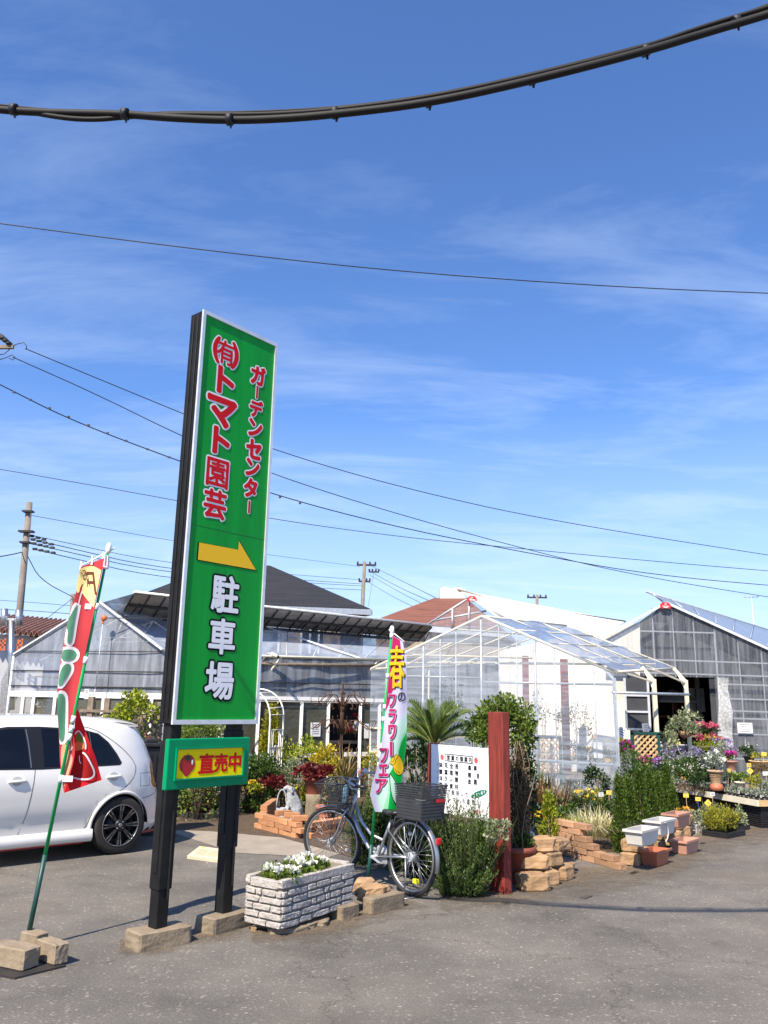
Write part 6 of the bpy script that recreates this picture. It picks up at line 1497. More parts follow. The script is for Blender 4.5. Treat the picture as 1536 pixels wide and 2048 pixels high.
# ---------------------------------------------------------------- plants
def zc_of(p): return (p - CP).dot(fw)
_sd = [100]
def nsd(): _sd[0] += 1; return _sd[0]
def plant(name, label, cat, px, py, Y, rx, ry, lm, n, L, Wd, k=16, base_z=0.0, stem=True, depth=None, spread=.34, low=-.5, shell=(.45, .92), flower=None, group=None, tri=False, fill=True):
    """a leafy plant centred on photo pixel (px,py) at depth Y, half-size rx,ry pixels"""
    c = P(px, py, Y); s = zc_of(c) / F; r = (rx * s, (depth or rx) * s, ry * s)
    root = thing(name, label, cat, (c.x, c.y, base_z), 0, group)
    p, d = clump_pts(n, c, r, k, nsd(), low, spread, shell)
    gap = c.z - r[2] * .6 - base_z
    if fill and stem and gap > .1:
        p_, d_ = clump_pts(int(n * .8), (c.x, c.y, base_z + gap * .5), (r[0] * .85, r[1] * .85, gap * .62), max(8, k), nsd(), -1, .36, (.3, .95)); p = np.concatenate([p, p_]); d = np.concatenate([d, d_])
    keep = p[:, 2] > base_z + .01; leaf_obj('foliage', LM[lm], root, p[keep], d[keep], L, Wd, tri=tri, seed=nsd())
    if stem:
        g_ = random.Random(nsd()); m_ = MB(); b0 = V(c.x, c.y, base_z)
        for i in range(4 + int(rx / 15)):
            a = g_.uniform(0, 6.28); q = c + V(math.cos(a) * r[0] * .7, math.sin(a) * r[1] * .7, r[2] * g_.uniform(-.1, .6)); mid = b0.lerp(q, .5) + V(g_.uniform(-.02, .02), g_.uniform(-.02, .02), .02)
            m_.tube([b0 + V(math.cos(a) * .02, math.sin(a) * .02, 0), mid, q], [.010, .007, .003], 5)
        m_.build('stem', M['wood_grey'], root)
    if flower:
        fm, fnn, fL, fk = flower
        p, d = clump_pts(fnn, c + V(0, -.1 * r[1], .15 * r[2]), (r[0], r[1], r[2] * .95), fk, nsd(), 0, .18, (.85, 1.05)); leaf_obj('flower', LM[fm], root, p, d, fL, fL * .9, seed=nsd())
    return root
def conifer(name, label, px, yb, yt, wpx, lm, n, Y=None, base_z=0.0, group=None, L=.055, power=.75, fat=.16):
    b = P(px, yb, Y) if Y else G(px, yb, base_z); t_ = P(px, yt, b.y); h = t_.z - b.z; s = zc_of(b) / F; R0 = wpx * s
    root = thing(name, label, 'conifer', b, 0, group); g_ = np.random.default_rng(nsd())
    ns = n // 14; tt = g_.random(ns) ** 1.25 * .97; th = g_.random(ns) * 6.28
    prof = np.minimum(1, (tt + .02) / fat) ** .55 * (1 - tt) ** power * (1 + .16 * np.sin(th * 3 + tt * 9) + g_.normal(size=ns) * .10)
    rr_ = R0 * prof * g_.uniform(.55, 1.0, ns) ** .5
    sp = np.stack([b.x + rr_ * np.cos(th), b.y + rr_ * np.sin(th), b.z + .02 + h * tt], 1)
    out = np.stack([np.cos(th), np.sin(th), np.full(ns, 1.5)], 1) + g_.normal(size=(ns, 3)) * .25
    i = np.repeat(np.arange(ns), 14); off = g_.normal(size=(ns * 14, 3)) * np.array([.018, .018, .035]) * (R0 / .16 + .35)
    d = out[i] + g_.normal(size=(ns * 14, 3)) * .55
    leaf_obj('foliage', LM[lm], root, sp[i] + off, d, L, L * .42, seed=nsd())
    m_ = MB(); m_.tube([b, b + V(0, 0, h * .85)], [.018, .006], 6); m_.build('trunk', M['wood_grey'], root)
    return root
def blades(name, label, cat, px, py, Y, spx, hpx, lm, n, w, base_z=0.0, droop=.5, group=None, rb=.05, wild=1.0):
    """strap leaves fanning out of one crown"""
    b = P(px, py, Y); s = zc_of(b) / F; g_ = random.Random(nsd()); root = thing(name, label, cat, (b.x, b.y, b.z), 0, group)
    vs = []; fs = []; at = []
    for i in range(n):
        a = g_.uniform(0, 6.28); rr_ = g_.uniform(.15, 1) * spx * s; h = hpx * s * g_.uniform(.55, 1.05); x = V(math.cos(a), math.sin(a), 0); sd_ = V(-x.y, x.x, 0)
        o = len(vs); rv = g_.random(); b0 = b + x * rb * g_.random() + sd_ * rb * g_.uniform(-1, 1) * wild; ww = w * g_.uniform(.7, 1.2)
        for j in range(6):
            t_ = j / 5; p = b0 + x * rr_ * t_ ** 1.4 + V(0, 0, h * (t_ - droop * t_ ** 3 * (rr_ / (spx * s)))); wd = ww * (1 - t_ ** 2.2) * (.6 + .4 * min(1, t_ * 4)) + .0008
            vs += [p - sd_ * wd / 2, p + sd_ * wd / 2]
            if j: fs.append((o + 2 * j - 2, o + 2 * j - 1, o + 2 * j + 1, o + 2 * j)); at.append(min(1, max(0, rv + .15 * (t_ - .5))))
    m_ = MB(); m_.add(vs, fs, 0, True); ob = m_.build('foliage', LM[lm], root); q = ob.data.attributes.new('rnd', 'FLOAT', 'FACE'); q.data.foreach_set('value', at)
    return root
def shoots(name, label, cat, px, py, Y, rx, hpx, lm, n, nl=40, base_z=0.0, nL=.026, nw=.008, lean=.5, group=None, depth=None, hvar=(.55, 1.05)):
    """upright needle-clad shoots (rosemary, juniper)"""
    b = P(px, py, Y); s = zc_of(b) / F; g_ = random.Random(nsd()); root = thing(name, label, cat, (b.x, b.y, base_z), 0, group)
    pos = []; dirs = []; m_ = MB()
    for i in range(n):
        a = g_.uniform(0, 6.28); q = math.sqrt(g_.random()); bx = V(math.cos(a) * rx * s * q * .8, math.sin(a) * (depth or rx) * s * q * .8, 0); o = V(b.x, b.y, base_z) + bx
        h = hpx * s * g_.uniform(*hvar) * (1 - .35 * q * q); ld = V(math.cos(a), math.sin(a), 0) * lean * h * q * g_.uniform(.3, 1) + V(g_.uniform(-.06, .06), g_.uniform(-.06, .06), 0)
        pts = [o + ld * t_ ** 1.5 + V(0, 0, h * t_) for t_ in (0, .35, .7, 1)]; m_.tube(pts, [.004, .003, .002, .001], 4)
        for j in range(nl):
            t_ = .12 + .88 * (j + g_.random()) / nl; p = o + ld * t_ ** 1.5 + V(0, 0, h * t_); aa = g_.uniform(0, 6.28)
            pos.append(p); dirs.append((math.cos(aa), math.sin(aa), g_.uniform(.5, 1.3) + (t_ > .93) * 2))
    fp, fd = clump_pts(int(n * nl * .7), (b.x, b.y, base_z + hpx * s * .36), (rx * s * .95, (depth or rx) * s * .95, hpx * s * .42), 40, nsd(), -.9, .3, (.3, .95))
    ok = fp[:, 2] > base_z + .01
    leaf_obj('foliage', LM[lm], root, np.concatenate([np.array(pos), fp[ok]]), np.concatenate([np.array(dirs), fd[ok] + np.array([0, 0, .6])]), nL, nw, seed=nsd()); m_.build('stem', M['green_stem'], root)
    return root
def pot(root, c, r0_, r1_, h, m, lip=.012, nm='pot'):
    m_ = MB(); m_.lathe([(r0_, 0), (r0_ + (r1_ - r0_) * .86, h * .84), (r1_ + lip, h * .85), (r1_ + lip, h), (r1_ - .006, h), (r1_ - .02, h * .86), (.001, h * .84)], c, 22, cap=False); return m_.build(nm, m, root)

# ---- left garden bed
shoots  # (helpers above are shared by everything below)
plant('clipped_shrub', 'low clipped bright green shrub seen between the two panels of the green sign', 'shrub', 402, 1470, 12.3, 52, 30, 'bright', 1500, .045, .03, 26)
plant('maple_shrub', 'loose lime green shrub growing up in front of the brown lattice fence behind the car', 'shrub', 268, 1432, 12.4, 50, 46, 'lime', 900, .06, .05, 22, spread=.28)
plant('rose_shrub', 'small shrub with pale pink roses beside the black cabinet behind the car', 'shrub', 272, 1495, 11.9, 28, 30, 'green', 500, .045, .03, 14, flower=('fpink', 60, .03, 9))
conifer('golden_conifer', 'yellow green pointed conifer inside the white garden arch', 540, 1512, 1416, 23, 'gold', 2600, Y=14.3)
plant('holly_shrub', 'glossy dark green rounded shrub to the right of the yellow tomato board', 'shrub', 524, 1545, 13.05, 38, 34, 'green', 1300, .05, .034, 22)
plant('variegated_shrub', 'pale variegated shrub between the white arch and the yellow shrub', 'shrub', 588, 1556, 13.25, 32, 36, 'varieg', 1200, .042, .026, 20)
plant('yellow_shrub', 'large yellow green shrub with bright yellow young leaves in front of the greenhouse window', 'shrub', 616, 1512, 13.85, 52, 38, 'lime', 1300, .05, .034, 26)
plant('yellow_shrub', 'bright golden yellow shrub between the red potted plant and the sword leaved plant', 'shrub', 650, 1532, 13.25, 30, 36, 'yellow', 1000, .042, .032, 20)
plant('heuchera', 'low crimson leaved plant on the stone wall at the foot of the white arch', 'plant', 546, 1566, 12.90, 27, 14, 'red', 340, .06, .055, 14, stem=False)
plant('yellow_flower', 'pale yellow flowering plant at the left end of the low stone wall', 'flower', 508, 1578, 12.85, 20, 14, 'lime', 220, .05, .035, 10, stem=False, flower=('fyellow', 50, .03, 8))
b_ = blades('sword_leaf_plant', 'tall clump of striped bronze and yellow sword leaves behind the bicycle basket', 'plant', 688, 1578, 12.75, 52, 110, 'blade', 44, .04, droop=.55)
blades('sword_leaf_plant', 'small dark red grassy plant in front of the right white door post', 'plant', 722, 1560, 13.55, 16, 42, 'red', 22, .014)
plant('yellow_flower', 'bushy plant with small yellow flowers just left of the spring banner pole', 'flower', 742, 1528, 13.15, 20, 32, 'gold', 420, .035, .022, 14, flower=('fyellow', 60, .025, 10))
plant('fern_plant', 'small grey green ferny plant in the shade behind the bicycle basket', 'plant', 667, 1578, 12.45, 18, 22, 'silver', 320, .05, .016, 10)
plant('green_shrub', 'green low shrub under the white garden arch left of the holly shrub', 'shrub', 498, 1560, 13.15, 20, 40, 'dark', 420, .05, .03, 12)
# garden arch of white tubes
ga = thing('garden_arch', 'white metal garden arch with curled side panels standing right of the green sign', 'arch', P(515, 1590, 12) * 1); ga.location.z = 0
def hoop(xl, xr, ytop, dx, Y):
    pts = [G_(xl, Y), ]
    return pts
def arc_pts(rx0, ry0, topx, topy, lx, Y0, Y1):
    """from right foot up over to left foot"""
    zb = 0; r = P(rx0, ry0, Y0); t_ = P(topx, topy, Y0); l = P(lx, ry0, Y1); sh = r.z
    out = [V(r.x, r.y, 0), V(r.x, r.y, sh * .5)]
    for i in range(0, 19):
        a = math.pi * i / 18; k = (1 - math.cos(a)) / 2
        out.append(r.lerp(V(l.x, l.y, r.z), k) + V(0, 0, (t_.z - r.z) * math.sin(a) ** .8))
    return out + [V(l.x, l.y, sh * .5), V(l.x, l.y, 0)]
h1, h2 = arc_pts(540, 1445, 492, 1378, 440, 13.3, 13.5), arc_pts(567, 1440, 520, 1378, 466, 13.75, 13.95)
for h_ in (h1, h2):
    m_ = MB(); m_.tube(h_, .013, 8); m_.build('hoop', M['white_metal'], ga)
rg = MB()
for i in (4, 6, 8, 14, 16): rg.tube([h1[i], h2[i]], .007, 5)
rg.build('rung', M['white_metal'], ga)
for side, (a, b) in enumerate(((h1[0], h2[0]), (h1[-1], h2[-1]))):
    sp_ = MB(); f_ = lambda u, z: a.lerp(b, u) + V(0, 0, z)
    zt_ = h1[2].z
    for z in (.25, .42, .95, 1.22, 1.45): sp_.tube([f_(0, z), f_(1, z)], .006, 5)
    for u0_, w in ((.16, .68), (.28, .44)):
        sp_.tube([f_(u0_, 1.22)] + [f_(u0_ + w * (1 - math.cos(t_)) / 2, .72 - .16 * math.sin(t_) * w / .6) for t_ in [math.pi * i / 10 for i in range(11)]] + [f_(u0_ + w, 1.22)], .006, 5)
    sp_.tube([f_(.5 + .13 * math.sin(t_), .82 + .16 * math.cos(t_)) for t_ in [2 * math.pi * i / 16 for i in range(16)]], .005, 5, closed=True)
    for du in (-.1, .1): sp_.tube([f_(.5 + du + .08 * math.sin(t_), .63 + .03 * math.cos(t_)) for t_ in [2 * math.pi * i / 12 for i in range(12)]], .005, 5, closed=True)
    for k in (.2, .34): sp_.tube([f_(.95 - k * math.sin(t_) * 1.1, .05 + .22 * math.cos(t_) * k / .3) for t_ in [math.pi * .5 * i / 8 for i in range(9)]], .005, 5)
    sp_.build('side_panel', M['white_metal'], ga)
# rusty iron plant tree
it_ = thing('iron_plant_tree', 'rusty wrought iron plant tree with scrolled arms in front of the greenhouse door', 'plant stand', (P(683, 1500, 13.7).x, 13.7, 0))
tz = P(686, 1372, 13.7); bx = V(tz.x, tz.y, 0)
m_ = MB(); m_.tube([bx, tz - V(0, 0, .35)], .022, 8); m_.tube([tz - V(0, 0, .75), tz - V(0, 0, .12)], .034, 8); m_.lathe([(.012, -.14), (.045, -.12), (.02, -.09), (.03, -.05), (.012, 0), (.022, .02), (.002, .09)], tz, 10); m_.build('pole', M['rust'], it_)
for zi, (dz, L_, up_) in enumerate(((-.25, .48, .14), (-.62, .53, .10), (-1.05, .3, .1))):
    for k in range(8 if zi < 2 else 5):
        a = 2 * math.pi * k / (8 if zi < 2 else 5) + zi * .3; x = V(math.cos(a), math.sin(a), 0); m_ = MB()
        pts = [(0, -.13), (.12, -.02), (.3, up_ * .75), (.5, up_ * .8), (.72, up_ * .15), (.9, -.06), (1.02, -.04), (1.08, .04), (1.04, .085), (.99, .07)]
        m_.tube([tz + V(0, 0, dz) + x * L_ * s + V(0, 0, z) for s, z in pts], [.008] * 6 + [.006, .006, .005, .004], 6)
        m_.tube([tz + V(0, 0, dz) + x * L_ * s + V(0, 0, z) for s, z in ((.08, -.16), (.2, .02), (.38, .03), (.5, -.06), (.46, -.13), (.40, -.10))], .005, 5)
        m_.tube([tz + V(0, 0, dz) + x * L_ * s + V(0, 0, z) for s, z in ((.6, up_ * .55), (.55, up_ + .05), (.49, up_ + .02))], .005, 5)
        m_.build('scroll_arm', M['rust'], it_)
# flowers seen in the doorway
plant('red_flower', 'bright red and white pot flowers glowing inside the dark greenhouse doorway', 'flower', 712, 1463, 16.0, 18, 9, 'green', 120, .05, .04, 8, stem=False, base_z=1.1, flower=('fred', 140, .045, 9))
plant('red_flower', 'single red flower hanging high inside the dark greenhouse doorway', 'flower', 712, 1432, 16.2, 7, 4, 'fred', 40, .04, .04, 4, stem=False, base_z=1.4)
m_ = MB(); c = P(700, 1476, 16.1); m_.box((c.x, c.y, c.z - .07), (1.3, .5, .04), .5); m_.box((c.x, c.y, .4), (1.1, .4, .8), .5, 1)
tag(m_.build('bench', [M['wood_grey'], M['dark_in']], base=(c.x, c.y, 0)), 'dark plant bench inside the greenhouse doorway carrying red flowers', 'bench')
for px, py, lb in ((690, 1443, 'small yellow price card standing in the dark greenhouse doorway'), (711, 1452, 'leaning white card in the dark greenhouse doorway')):
    c = P(px, py, 15.95); m_ = MB(); big_ = px > 700; m_.box(c, (.06 if not big_ else .09, .004, .05 if not big_ else .2), 0, 0, M=Matrix.Rotation(.25 if big_ else 0, 3, 'Y')); m_.tube([c - V(0, 0, .02), c - V(0, -.01, .2)], .004, 4, 1)
    tag(m_.build('price_card', [M['paper'] if big_ else M['tag_yellow'], M['wood_tan']], base=c - V(0, 0, .2)), lb, 'price card')
# wooden stand to the right of the door
ws = thing('wooden_stand', 'pale wooden stand beside the right end of the greenhouse doors', 'stand', (P(745, 1500, 15.0).x, 15.0, 0))
for px in (741, 764):
    c = P(px, 1455, 15.0); m_ = MB(); m_.box((c.x, 15.0, c.z / 2), (.03, .03, c.z)); m_.build('leg', M['wood_cream'], ws)
m_ = MB()
for py in (1456, 1503): m_.box((P(752, py, 15.0).x, 15.0, P(752, py, 15.0).z), (.22, .2, .025))
m_.build('shelf', M['wood_cream'], ws)
# brown lattice fence behind the car
lf = thing('lattice_fence', 'weathered brown wooden lattice fence with posts behind the white car', 'fence', (P(235, 1500, 12.9).x, 12.9, 0))
YL = 12.9
for px, yt in ((184, 1393), (216, 1396), (290, 1400), (322, 1404)):
    c = P(px, yt, YL); m_ = MB(); m_.box((c.x, YL, c.z / 2), (.085, .085, c.z), 0, bev=.006); m_.build('post', M['wood_grey'], lf)
for p_, q_ in ((P(160, 1421, YL - .03), P(325, 1425, YL - .03)), (V(P(160, 0, YL).x, YL - .03, .35), V(P(325, 0, YL).x, YL - .03, .35))):
    m_ = MB(); m_.beam(p_, q_, .06, .04); m_.build('rail', M['wood_grey'], lf)
m_ = MB(); xl, xr = P(160, 1450, YL).x, P(325, 1450, YL).x; z0_, z1_ = .37, P(240, 1428, YL).z
nn = 22
for dy, sgn_ in ((-.012, 1), (.012, -1)):
    for i in range(-10, 20):
        x0 = xl + i * .12; x1 = x0 + (z1_ - z0_)
        k0, k1 = max(0, (xl - x0) / (x1 - x0)), min(1, (xr - x0) / (x1 - x0))
        if k1 - k0 < .02: continue
        a = V(x0 + (x1 - x0) * k0, YL + dy, z0_ + (z1_ - z0_) * k0); b = V(x0 + (x1 - x0) * k1, YL + dy, z0_ + (z1_ - z0_) * k1)
        if sgn_ < 0: a.z, b.z = z0_ + z1_ - a.z, z0_ + z1_ - b.z
        m_.beam(a, b, .03, .018, up=(0, 1, 0))
m_.build('lattice', M['wood_grey'], lf)
for px, py, mt, lb in ((70, 1422, 'terracotta', 'terracotta pot with a leafy plant on the sill behind the left greenhouse glass'), (81, 1424, 'white_plastic', 'pale green pot with a leafy plant on the sill behind the left greenhouse glass')):
    c = P(px, py + 5, 14.6); rt = thing('potted_plant', lb, 'potted plant', c); pot(rt, c, .05, .07, .14, M[mt]); p, d = clump_pts(160, c + V(0, 0, .26), (.14, .1, .16), 9, nsd(), -.3); leaf_obj('foliage', LM['dark'], rt, p, d, .06, .03)
m_ = MB(); m_.beam(P(36, 1428, 14.62), P(150, 1430, 14.5), .3, .04); tag(m_.build('sill_shelf', M['wood_tan'], base=P(36, 1428, 14.6)), 'wooden sill shelf behind the left greenhouse glass above the car roof', 'shelf')
# black louvred cabinet behind the car
bx_ = thing('cabinet', 'black ribbed plastic cabinet standing behind the tail of the white car', 'cabinet', (P(308, 1600, 11).x, 11, 0)); cx_, zt_ = P(307, 1490, 11).x, P(307, 1494, 11).z
m_ = MB(); m_.box((cx_, 11, zt_ / 2), (.34, .32, zt_), .5, bev=.008); m_.build('body', M['black_plastic'], bx_)
m_ = MB(); m_.box((cx_, 11, zt_ + .03), (.40, .38, .05), .5, bev=.015); m_.box((cx_ - .06, 11.05, zt_ + .075), (.16, .2, .05), .5, bev=.015); m_.build('lid', M['black_plastic'], bx_)
m_ = MB(); MR = Matrix.Rotation(.5, 3, 'Z')
for k in range(5): m_.box(Vector((cx_, 11, zt_ / 2)) + MR @ V(-.13 + k * .065, -.165, 0), (.02, .02, zt_ * .86), .5)
m_.build('rib', M['black_plastic'], bx_)
# gnome, heuchera and stones between the sign posts
gn = thing('gnome_statue', 'small painted garden gnome statue seen between the black sign posts', 'statue', G(374, 1622) * 1); c = V(gn.location.x, gn.location.y, 0)
m_ = MB(); m_.lathe([(.07, 0), (.085, .05), (.075, .14), (.09, .22), (.055, .28), (.03, .30)], c, 16); m_.build('body', M['pot_brown'], gn)
m_ = MB(); m_.lathe([(.02, .28), (.05, .31), (.055, .35), (.04, .39), (.01, .40)], c, 14); m_.lathe([(.035, .25), (.045, .29), (.03, .325)], c + V(.01, -.03, 0), 10); m_.build('head', M['skin_stat'], gn)
m_ = MB(); m_.lathe([(.06, .375), (.045, .42), (.02, .47), (.002, .50)], c, 14); m_.build('hat', mat('gnome_hat', (.35, .25, .2), .8), gn)
m_ = MB(); m_.tube([c + V(.07, -.02, .22), c + V(.10, -.06, .16), c + V(.05, -.10, .15)], [.022, .02, .014], 7); m_.tube([c + V(-.07, -.02, .22), c + V(-.10, -.06, .16), c + V(-.05, -.10, .15)], [.022, .02, .014], 7); m_.build('arm', M['pot_brown'], gn)
plant('heuchera', 'purple pink leaved plant beside the gnome statue between the sign posts', 'plant', 402, 1596, 12.9, 26, 24, 'purple', 420, .05, .045, 14, flower=('fpink', 40, .02, 7))
plant('green_shrub', 'dark green clump left of the gnome statue between the sign posts', 'shrub', 352, 1598, 12.9, 22, 34, 'dark', 480, .045, .03, 14)
plant('green_shrub', 'low green clump behind the lower stones between the sign posts', 'shrub', 440, 1594, 12.9, 22, 16, 'green', 300, .04, .028, 10)
for px, py, d, lb in ((423, 1612, (.18, .16, .22), 'rounded grey boulder right of the purple leaved plant'), (446, 1626, (.26, .14, .14), 'pale tan wall stone right of the grey boulder between the sign posts'), (346, 1640, (.06, .06, .05), 'tiny pale stone on the ground left of the gnome statue')):
    c = G(px, py); m_ = MB(); m_.rock((c.x, c.y, d[2] / 2), d, .3, amp=.12, cuts=3, seed=nsd(), bev=.2); tag(m_.build('rock', M['stone'], base=(c.x, c.y, 0)), lb, 'rock', 'rocks in the left bed')
for k, (x0, y0, x1, y1) in enumerate(((355, 1634, 408, 1640), (408, 1640, 440, 1632))):
    a, b = G(x0, y0), G(x1, y1); m_ = MB(); m_.beam(a + V(0, 0, .04), b + V(0, 0, .04), .06, .08)
    tag(m_.build('edging', M['dark_metal'] if k == 0 else M['wood_grey'], base=a), ('dark low edging board below the gnome statue', 'short grey edging board right of the gnome statue')[k], 'edging')

# ---- stones, bricks (each piece its own object)
_stones = {}
def stone_at(c, d, rz, mname, label, group, name='wall_stone', seed=0, amp=.09):
    key = (mname, seed % 5, d)
    if key not in _stones:
        m_ = MB(); m_.rock((0, 0, d[2] / 2), d, 0, amp=amp, cuts=3, seed=seed, bev=.12); o = m_.build(name, M[mname], world=False); _stones[key] = o; o.location = c; o.rotation_euler.z = rz; tag(o, label, 'stone', group); return o
    o = _stones[key].copy(); COL.objects.link(o); o.location = c; o.rotation_euler.z = rz; o['label'] = label; o['group'] = group; return o
_bricks = {}
def brick_at(c, rz, mname, label, group, k=0, d=(.205, .10, .062)):
    key = (mname, k % 4)
    if key not in _bricks:
        m_ = MB(); m_.rock((0, 0, d[2] / 2), d, 0, amp=.018, cuts=2, seed=k, bev=.05); o = m_.build('brick', M[mname], world=False); _bricks[key] = o; o.location = c; o.rotation_euler.z = rz; tag(o, label, 'brick', group); return o
    o = _bricks[key].copy(); COL.objects.link(o); o.location = c; o.rotation_euler.z = rz; o['label'] = label; o['group'] = group; return o
rs = random.Random(21)
# dark stone wall behind the dog
a, b = G(486, 1622), G(612, 1612); dv_ = (b - a); ang = math.atan2(dv_.y, dv_.x); n_ = 6
for row_ in range(3):
    for i in range(n_):
        t_ = (i + .5 + .3 * (row_ % 2)) / n_
        if t_ > 1: continue
        c = a.lerp(b, t_) + V(rs.uniform(-.01, .01), rs.uniform(-.01, .01), 0); c.z = row_ * .118
        stone_at(c, (.19, .15, .122), ang + rs.uniform(-.08, .08), 'stone_dark', 'rough brown stone in the low dry stacked wall behind the dog statue', 'stones of the wall behind the dog statue', seed=row_ * 9 + i)
c = a.lerp(b, .40); c.z = .354; stone_at(c, (.26, .18, .10), ang, 'stone', 'large pale cap stone on the low wall below the crimson plant', 'cap stones', seed=33)
for i in range(3):
    c = a.lerp(b, .80 + .1 * i) + V(0, -.16, 0); c.z = .0
    for r_ in range(4): brick_at(c + V(.02 * r_, 0, .064 * r_), ang + .05 * r_, 'brick_orange', 'orange brick in the small stack behind the dog statue', 'orange bricks behind the dog statue', i + r_)
# orange brick ring around the dog
def brick_run(p0, p1, rows, mname, label, group, start=0, skip=None, taper=None):
    d = p1 - p0; d.z = 0; L_ = d.length; d.normalize(); ang_ = math.atan2(d.y, d.x); per = .212
    for r_ in range(rows):
        x = .105 * (r_ % 2) + start
        lim = L_ - (taper * r_ if taper else 0)
        i = 0
        while x + .1 < lim:
            c = p0 + d * (x + .1) + V(rs.uniform(-.008, .008), rs.uniform(-.008, .008), 0); c.z = .064 * r_ + .001
            brick_at(c, ang_ + rs.uniform(-.05, .05), mname, label, group, i + r_ * 2); x += per; i += 1
A_, B_, C_, D_ = G(514, 1655), G(606, 1679), G(690, 1664), G(548, 1632)
L1 = 'orange brick of the low loose ring around the dog statue'
brick_run(A_, B_, 3, 'brick_orange', L1, 'orange bricks around the dog statue')
brick_run(B_ + V(.05, .08, 0), C_, 3, 'brick_orange', L1, 'orange bricks around the dog statue')
brick_run(A_ + V(.05, .12, 0), D_, 4, 'brick_orange', L1, 'orange bricks around the dog statue')
for px, py, z, r_, lb in ((565, 1640, .195, 12, 'orange brick lying flat on the front left of the brick ring'), (583, 1645, .195, -10, 'orange brick lying flat on the front of the brick ring below the dog'), (598, 1652, .195, 5, 'orange brick lying across the front corner of the brick ring'), (655, 1628, .2, 40, 'grey brown brick on the right side of the brick ring by the bicycle wheel')):
    c = G(px, py + 22); c.z = z; brick_at(c, R(r_ + 15), 'brick_orange', lb, 'loose orange bricks on top', rs.randint(0, 3))
# stump with pot of red heuchera, terracotta urn
c = G(624, 1652); c.y += .15; st_ = MB(); st_.lathe([(.125, 0), (.12, .1), (.112, .3), (.118, .40), (.10, .405)], c, 18)
tag(st_.build('tree_stump', M['stump'], base=c), 'round mossy stump carrying the pot of red leaved plants', 'stump')
pc = c + V(0, 0, .405); rt = thing('potted_heuchera', 'brown pot overflowing with dark red leaves on top of the round stump', 'potted plant', pc); pot(rt, pc, .10, .155, .22, M['pot_brown'])
p, d = clump_pts(700, pc + V(-.01, 0, .27), (.24, .2, .13), 18, nsd(), -.2, .35); leaf_obj('foliage', LM['red'], rt, p, d, .06, .05)
c = G(645, 1668); c.y += .25; rt = thing('terracotta_urn', 'orange terracotta urn with a rolled rim right of the stump', 'urn', c)
m_ = MB(); m_.lathe([(.09, 0), (.105, .03), (.075, .07), (.072, .20), (.08, .25), (.115, .275), (.125, .30), (.12, .325), (.09, .325), (.08, .28)], c, 24); m_.build('body', M['terracotta'], rt)
for z in (.085, .11, .19): m_ = MB(); m_.lathe([(.076, z - .008), (.082, z), (.076, z + .008)], c, 24, cap=False); m_.build('band', M['terracotta'], rt)
m_ = MB(); 
# grey dog statue, sitting, a basket in its mouth
def dog_statue():
    c = G(585, 1652); c.y += .1; c.z = .04
    def sk(nodes, edges, name):
        me = bpy.data.meshes.new(name); me.from_pydata([tuple(Vector(p)) for p, r in nodes], edges, []); o = bpy.data.objects.new(name, me); COL.objects.link(o)
        o.modifiers.new('skin', 'SKIN'); me.skin_vertices[0].data
        for i, (p, r) in enumerate(nodes): me.skin_vertices[0].data[i].radius = (r, r)
        me.skin_vertices[0].data[0].use_root = True
        s = o.modifiers.new('sub', 'SUBSURF'); s.levels = 2; s.render_levels = 2
        dg = bpy.context.evaluated_depsgraph_get(); dg.update(); nm = bpy.data.meshes.new_from_object(o.evaluated_get(dg)); bpy.data.objects.remove(o)
        return nm
    nodes = [((.02, .03, .12), .105), ((.0, .02, .22), .10), ((-.03, .0, .32), .085), ((-.05, -.02, .40), .06), ((-.06, -.03, .455), .055), ((-.105, -.05, .452), .036), ((-.155, -.07, .435), .025),
             ((.03, -.08, .06), .055), ((-.03, -.14, .02), .03), ((.08, .10, .06), .05), ((.02, .14, .02), .03),
             ((-.07, -.06, .27), .04), ((-.09, -.09, .14), .028), ((-.10, -.10, .02), .026), ((-.08, .05, .27), .04), ((-.10, .06, .14), .028), ((-.115, .05, .02), .026),
             ((.12, .06, .03), .03), ((.17, .03, .02), .02), ((-.035, -.085, .45), .018), ((-.03, -.10, .38), .022), ((-.045, .03, .45), .018), ((-.035, .045, .38), .022)]
    edges = [(0, 1), (1, 2), (2, 3), (3, 4), (4, 5), (5, 6), (0, 7), (7, 8), (0, 9), (9, 10), (2, 11), (11, 12), (12, 13), (2, 14), (14, 15), (15, 16), (0, 17), (17, 18), (4, 19), (19, 20), (4, 21), (21, 22)]
    me = sk(nodes, edges, 'dog_statue'); me.materials.clear(); me.materials.append(M['stat_grey'])
    for v in me.vertices: v.co = v.co * 1.0 + v.normal * .012 * noise.noise(v.co * 28)
    root = bpy.data.objects.new('dog_statue', me); COL.objects.link(root); root.location = c
    for p in me.polygons: p.use_smooth = True
    tag(root, 'grey stone statue of a sitting long haired dog holding a small basket', 'statue')
    bk = c + V(-.165, -.075, .10); m_ = MB(); m_.lathe([(.045, .02), (.065, .04), (.078, .09), (.068, .09), (.055, .05), (.001, .04)], bk, 16, cap=False); m_.tube([bk + V(.0, 0, .09) + V(.07 * math.cos(t_), 0, .24 * math.sin(t_)) for t_ in [math.pi * i / 12 for i in range(13)]], .009, 6); m_.build('basket', M['stat_grey'], root)
    m_ = MB(); m_.lathe([(.05, 0), (.04, .06)], bk + V(.02, 0, -.05), 12); m_.build('pedestal', M['stat_grey'], root)
dog_statue()

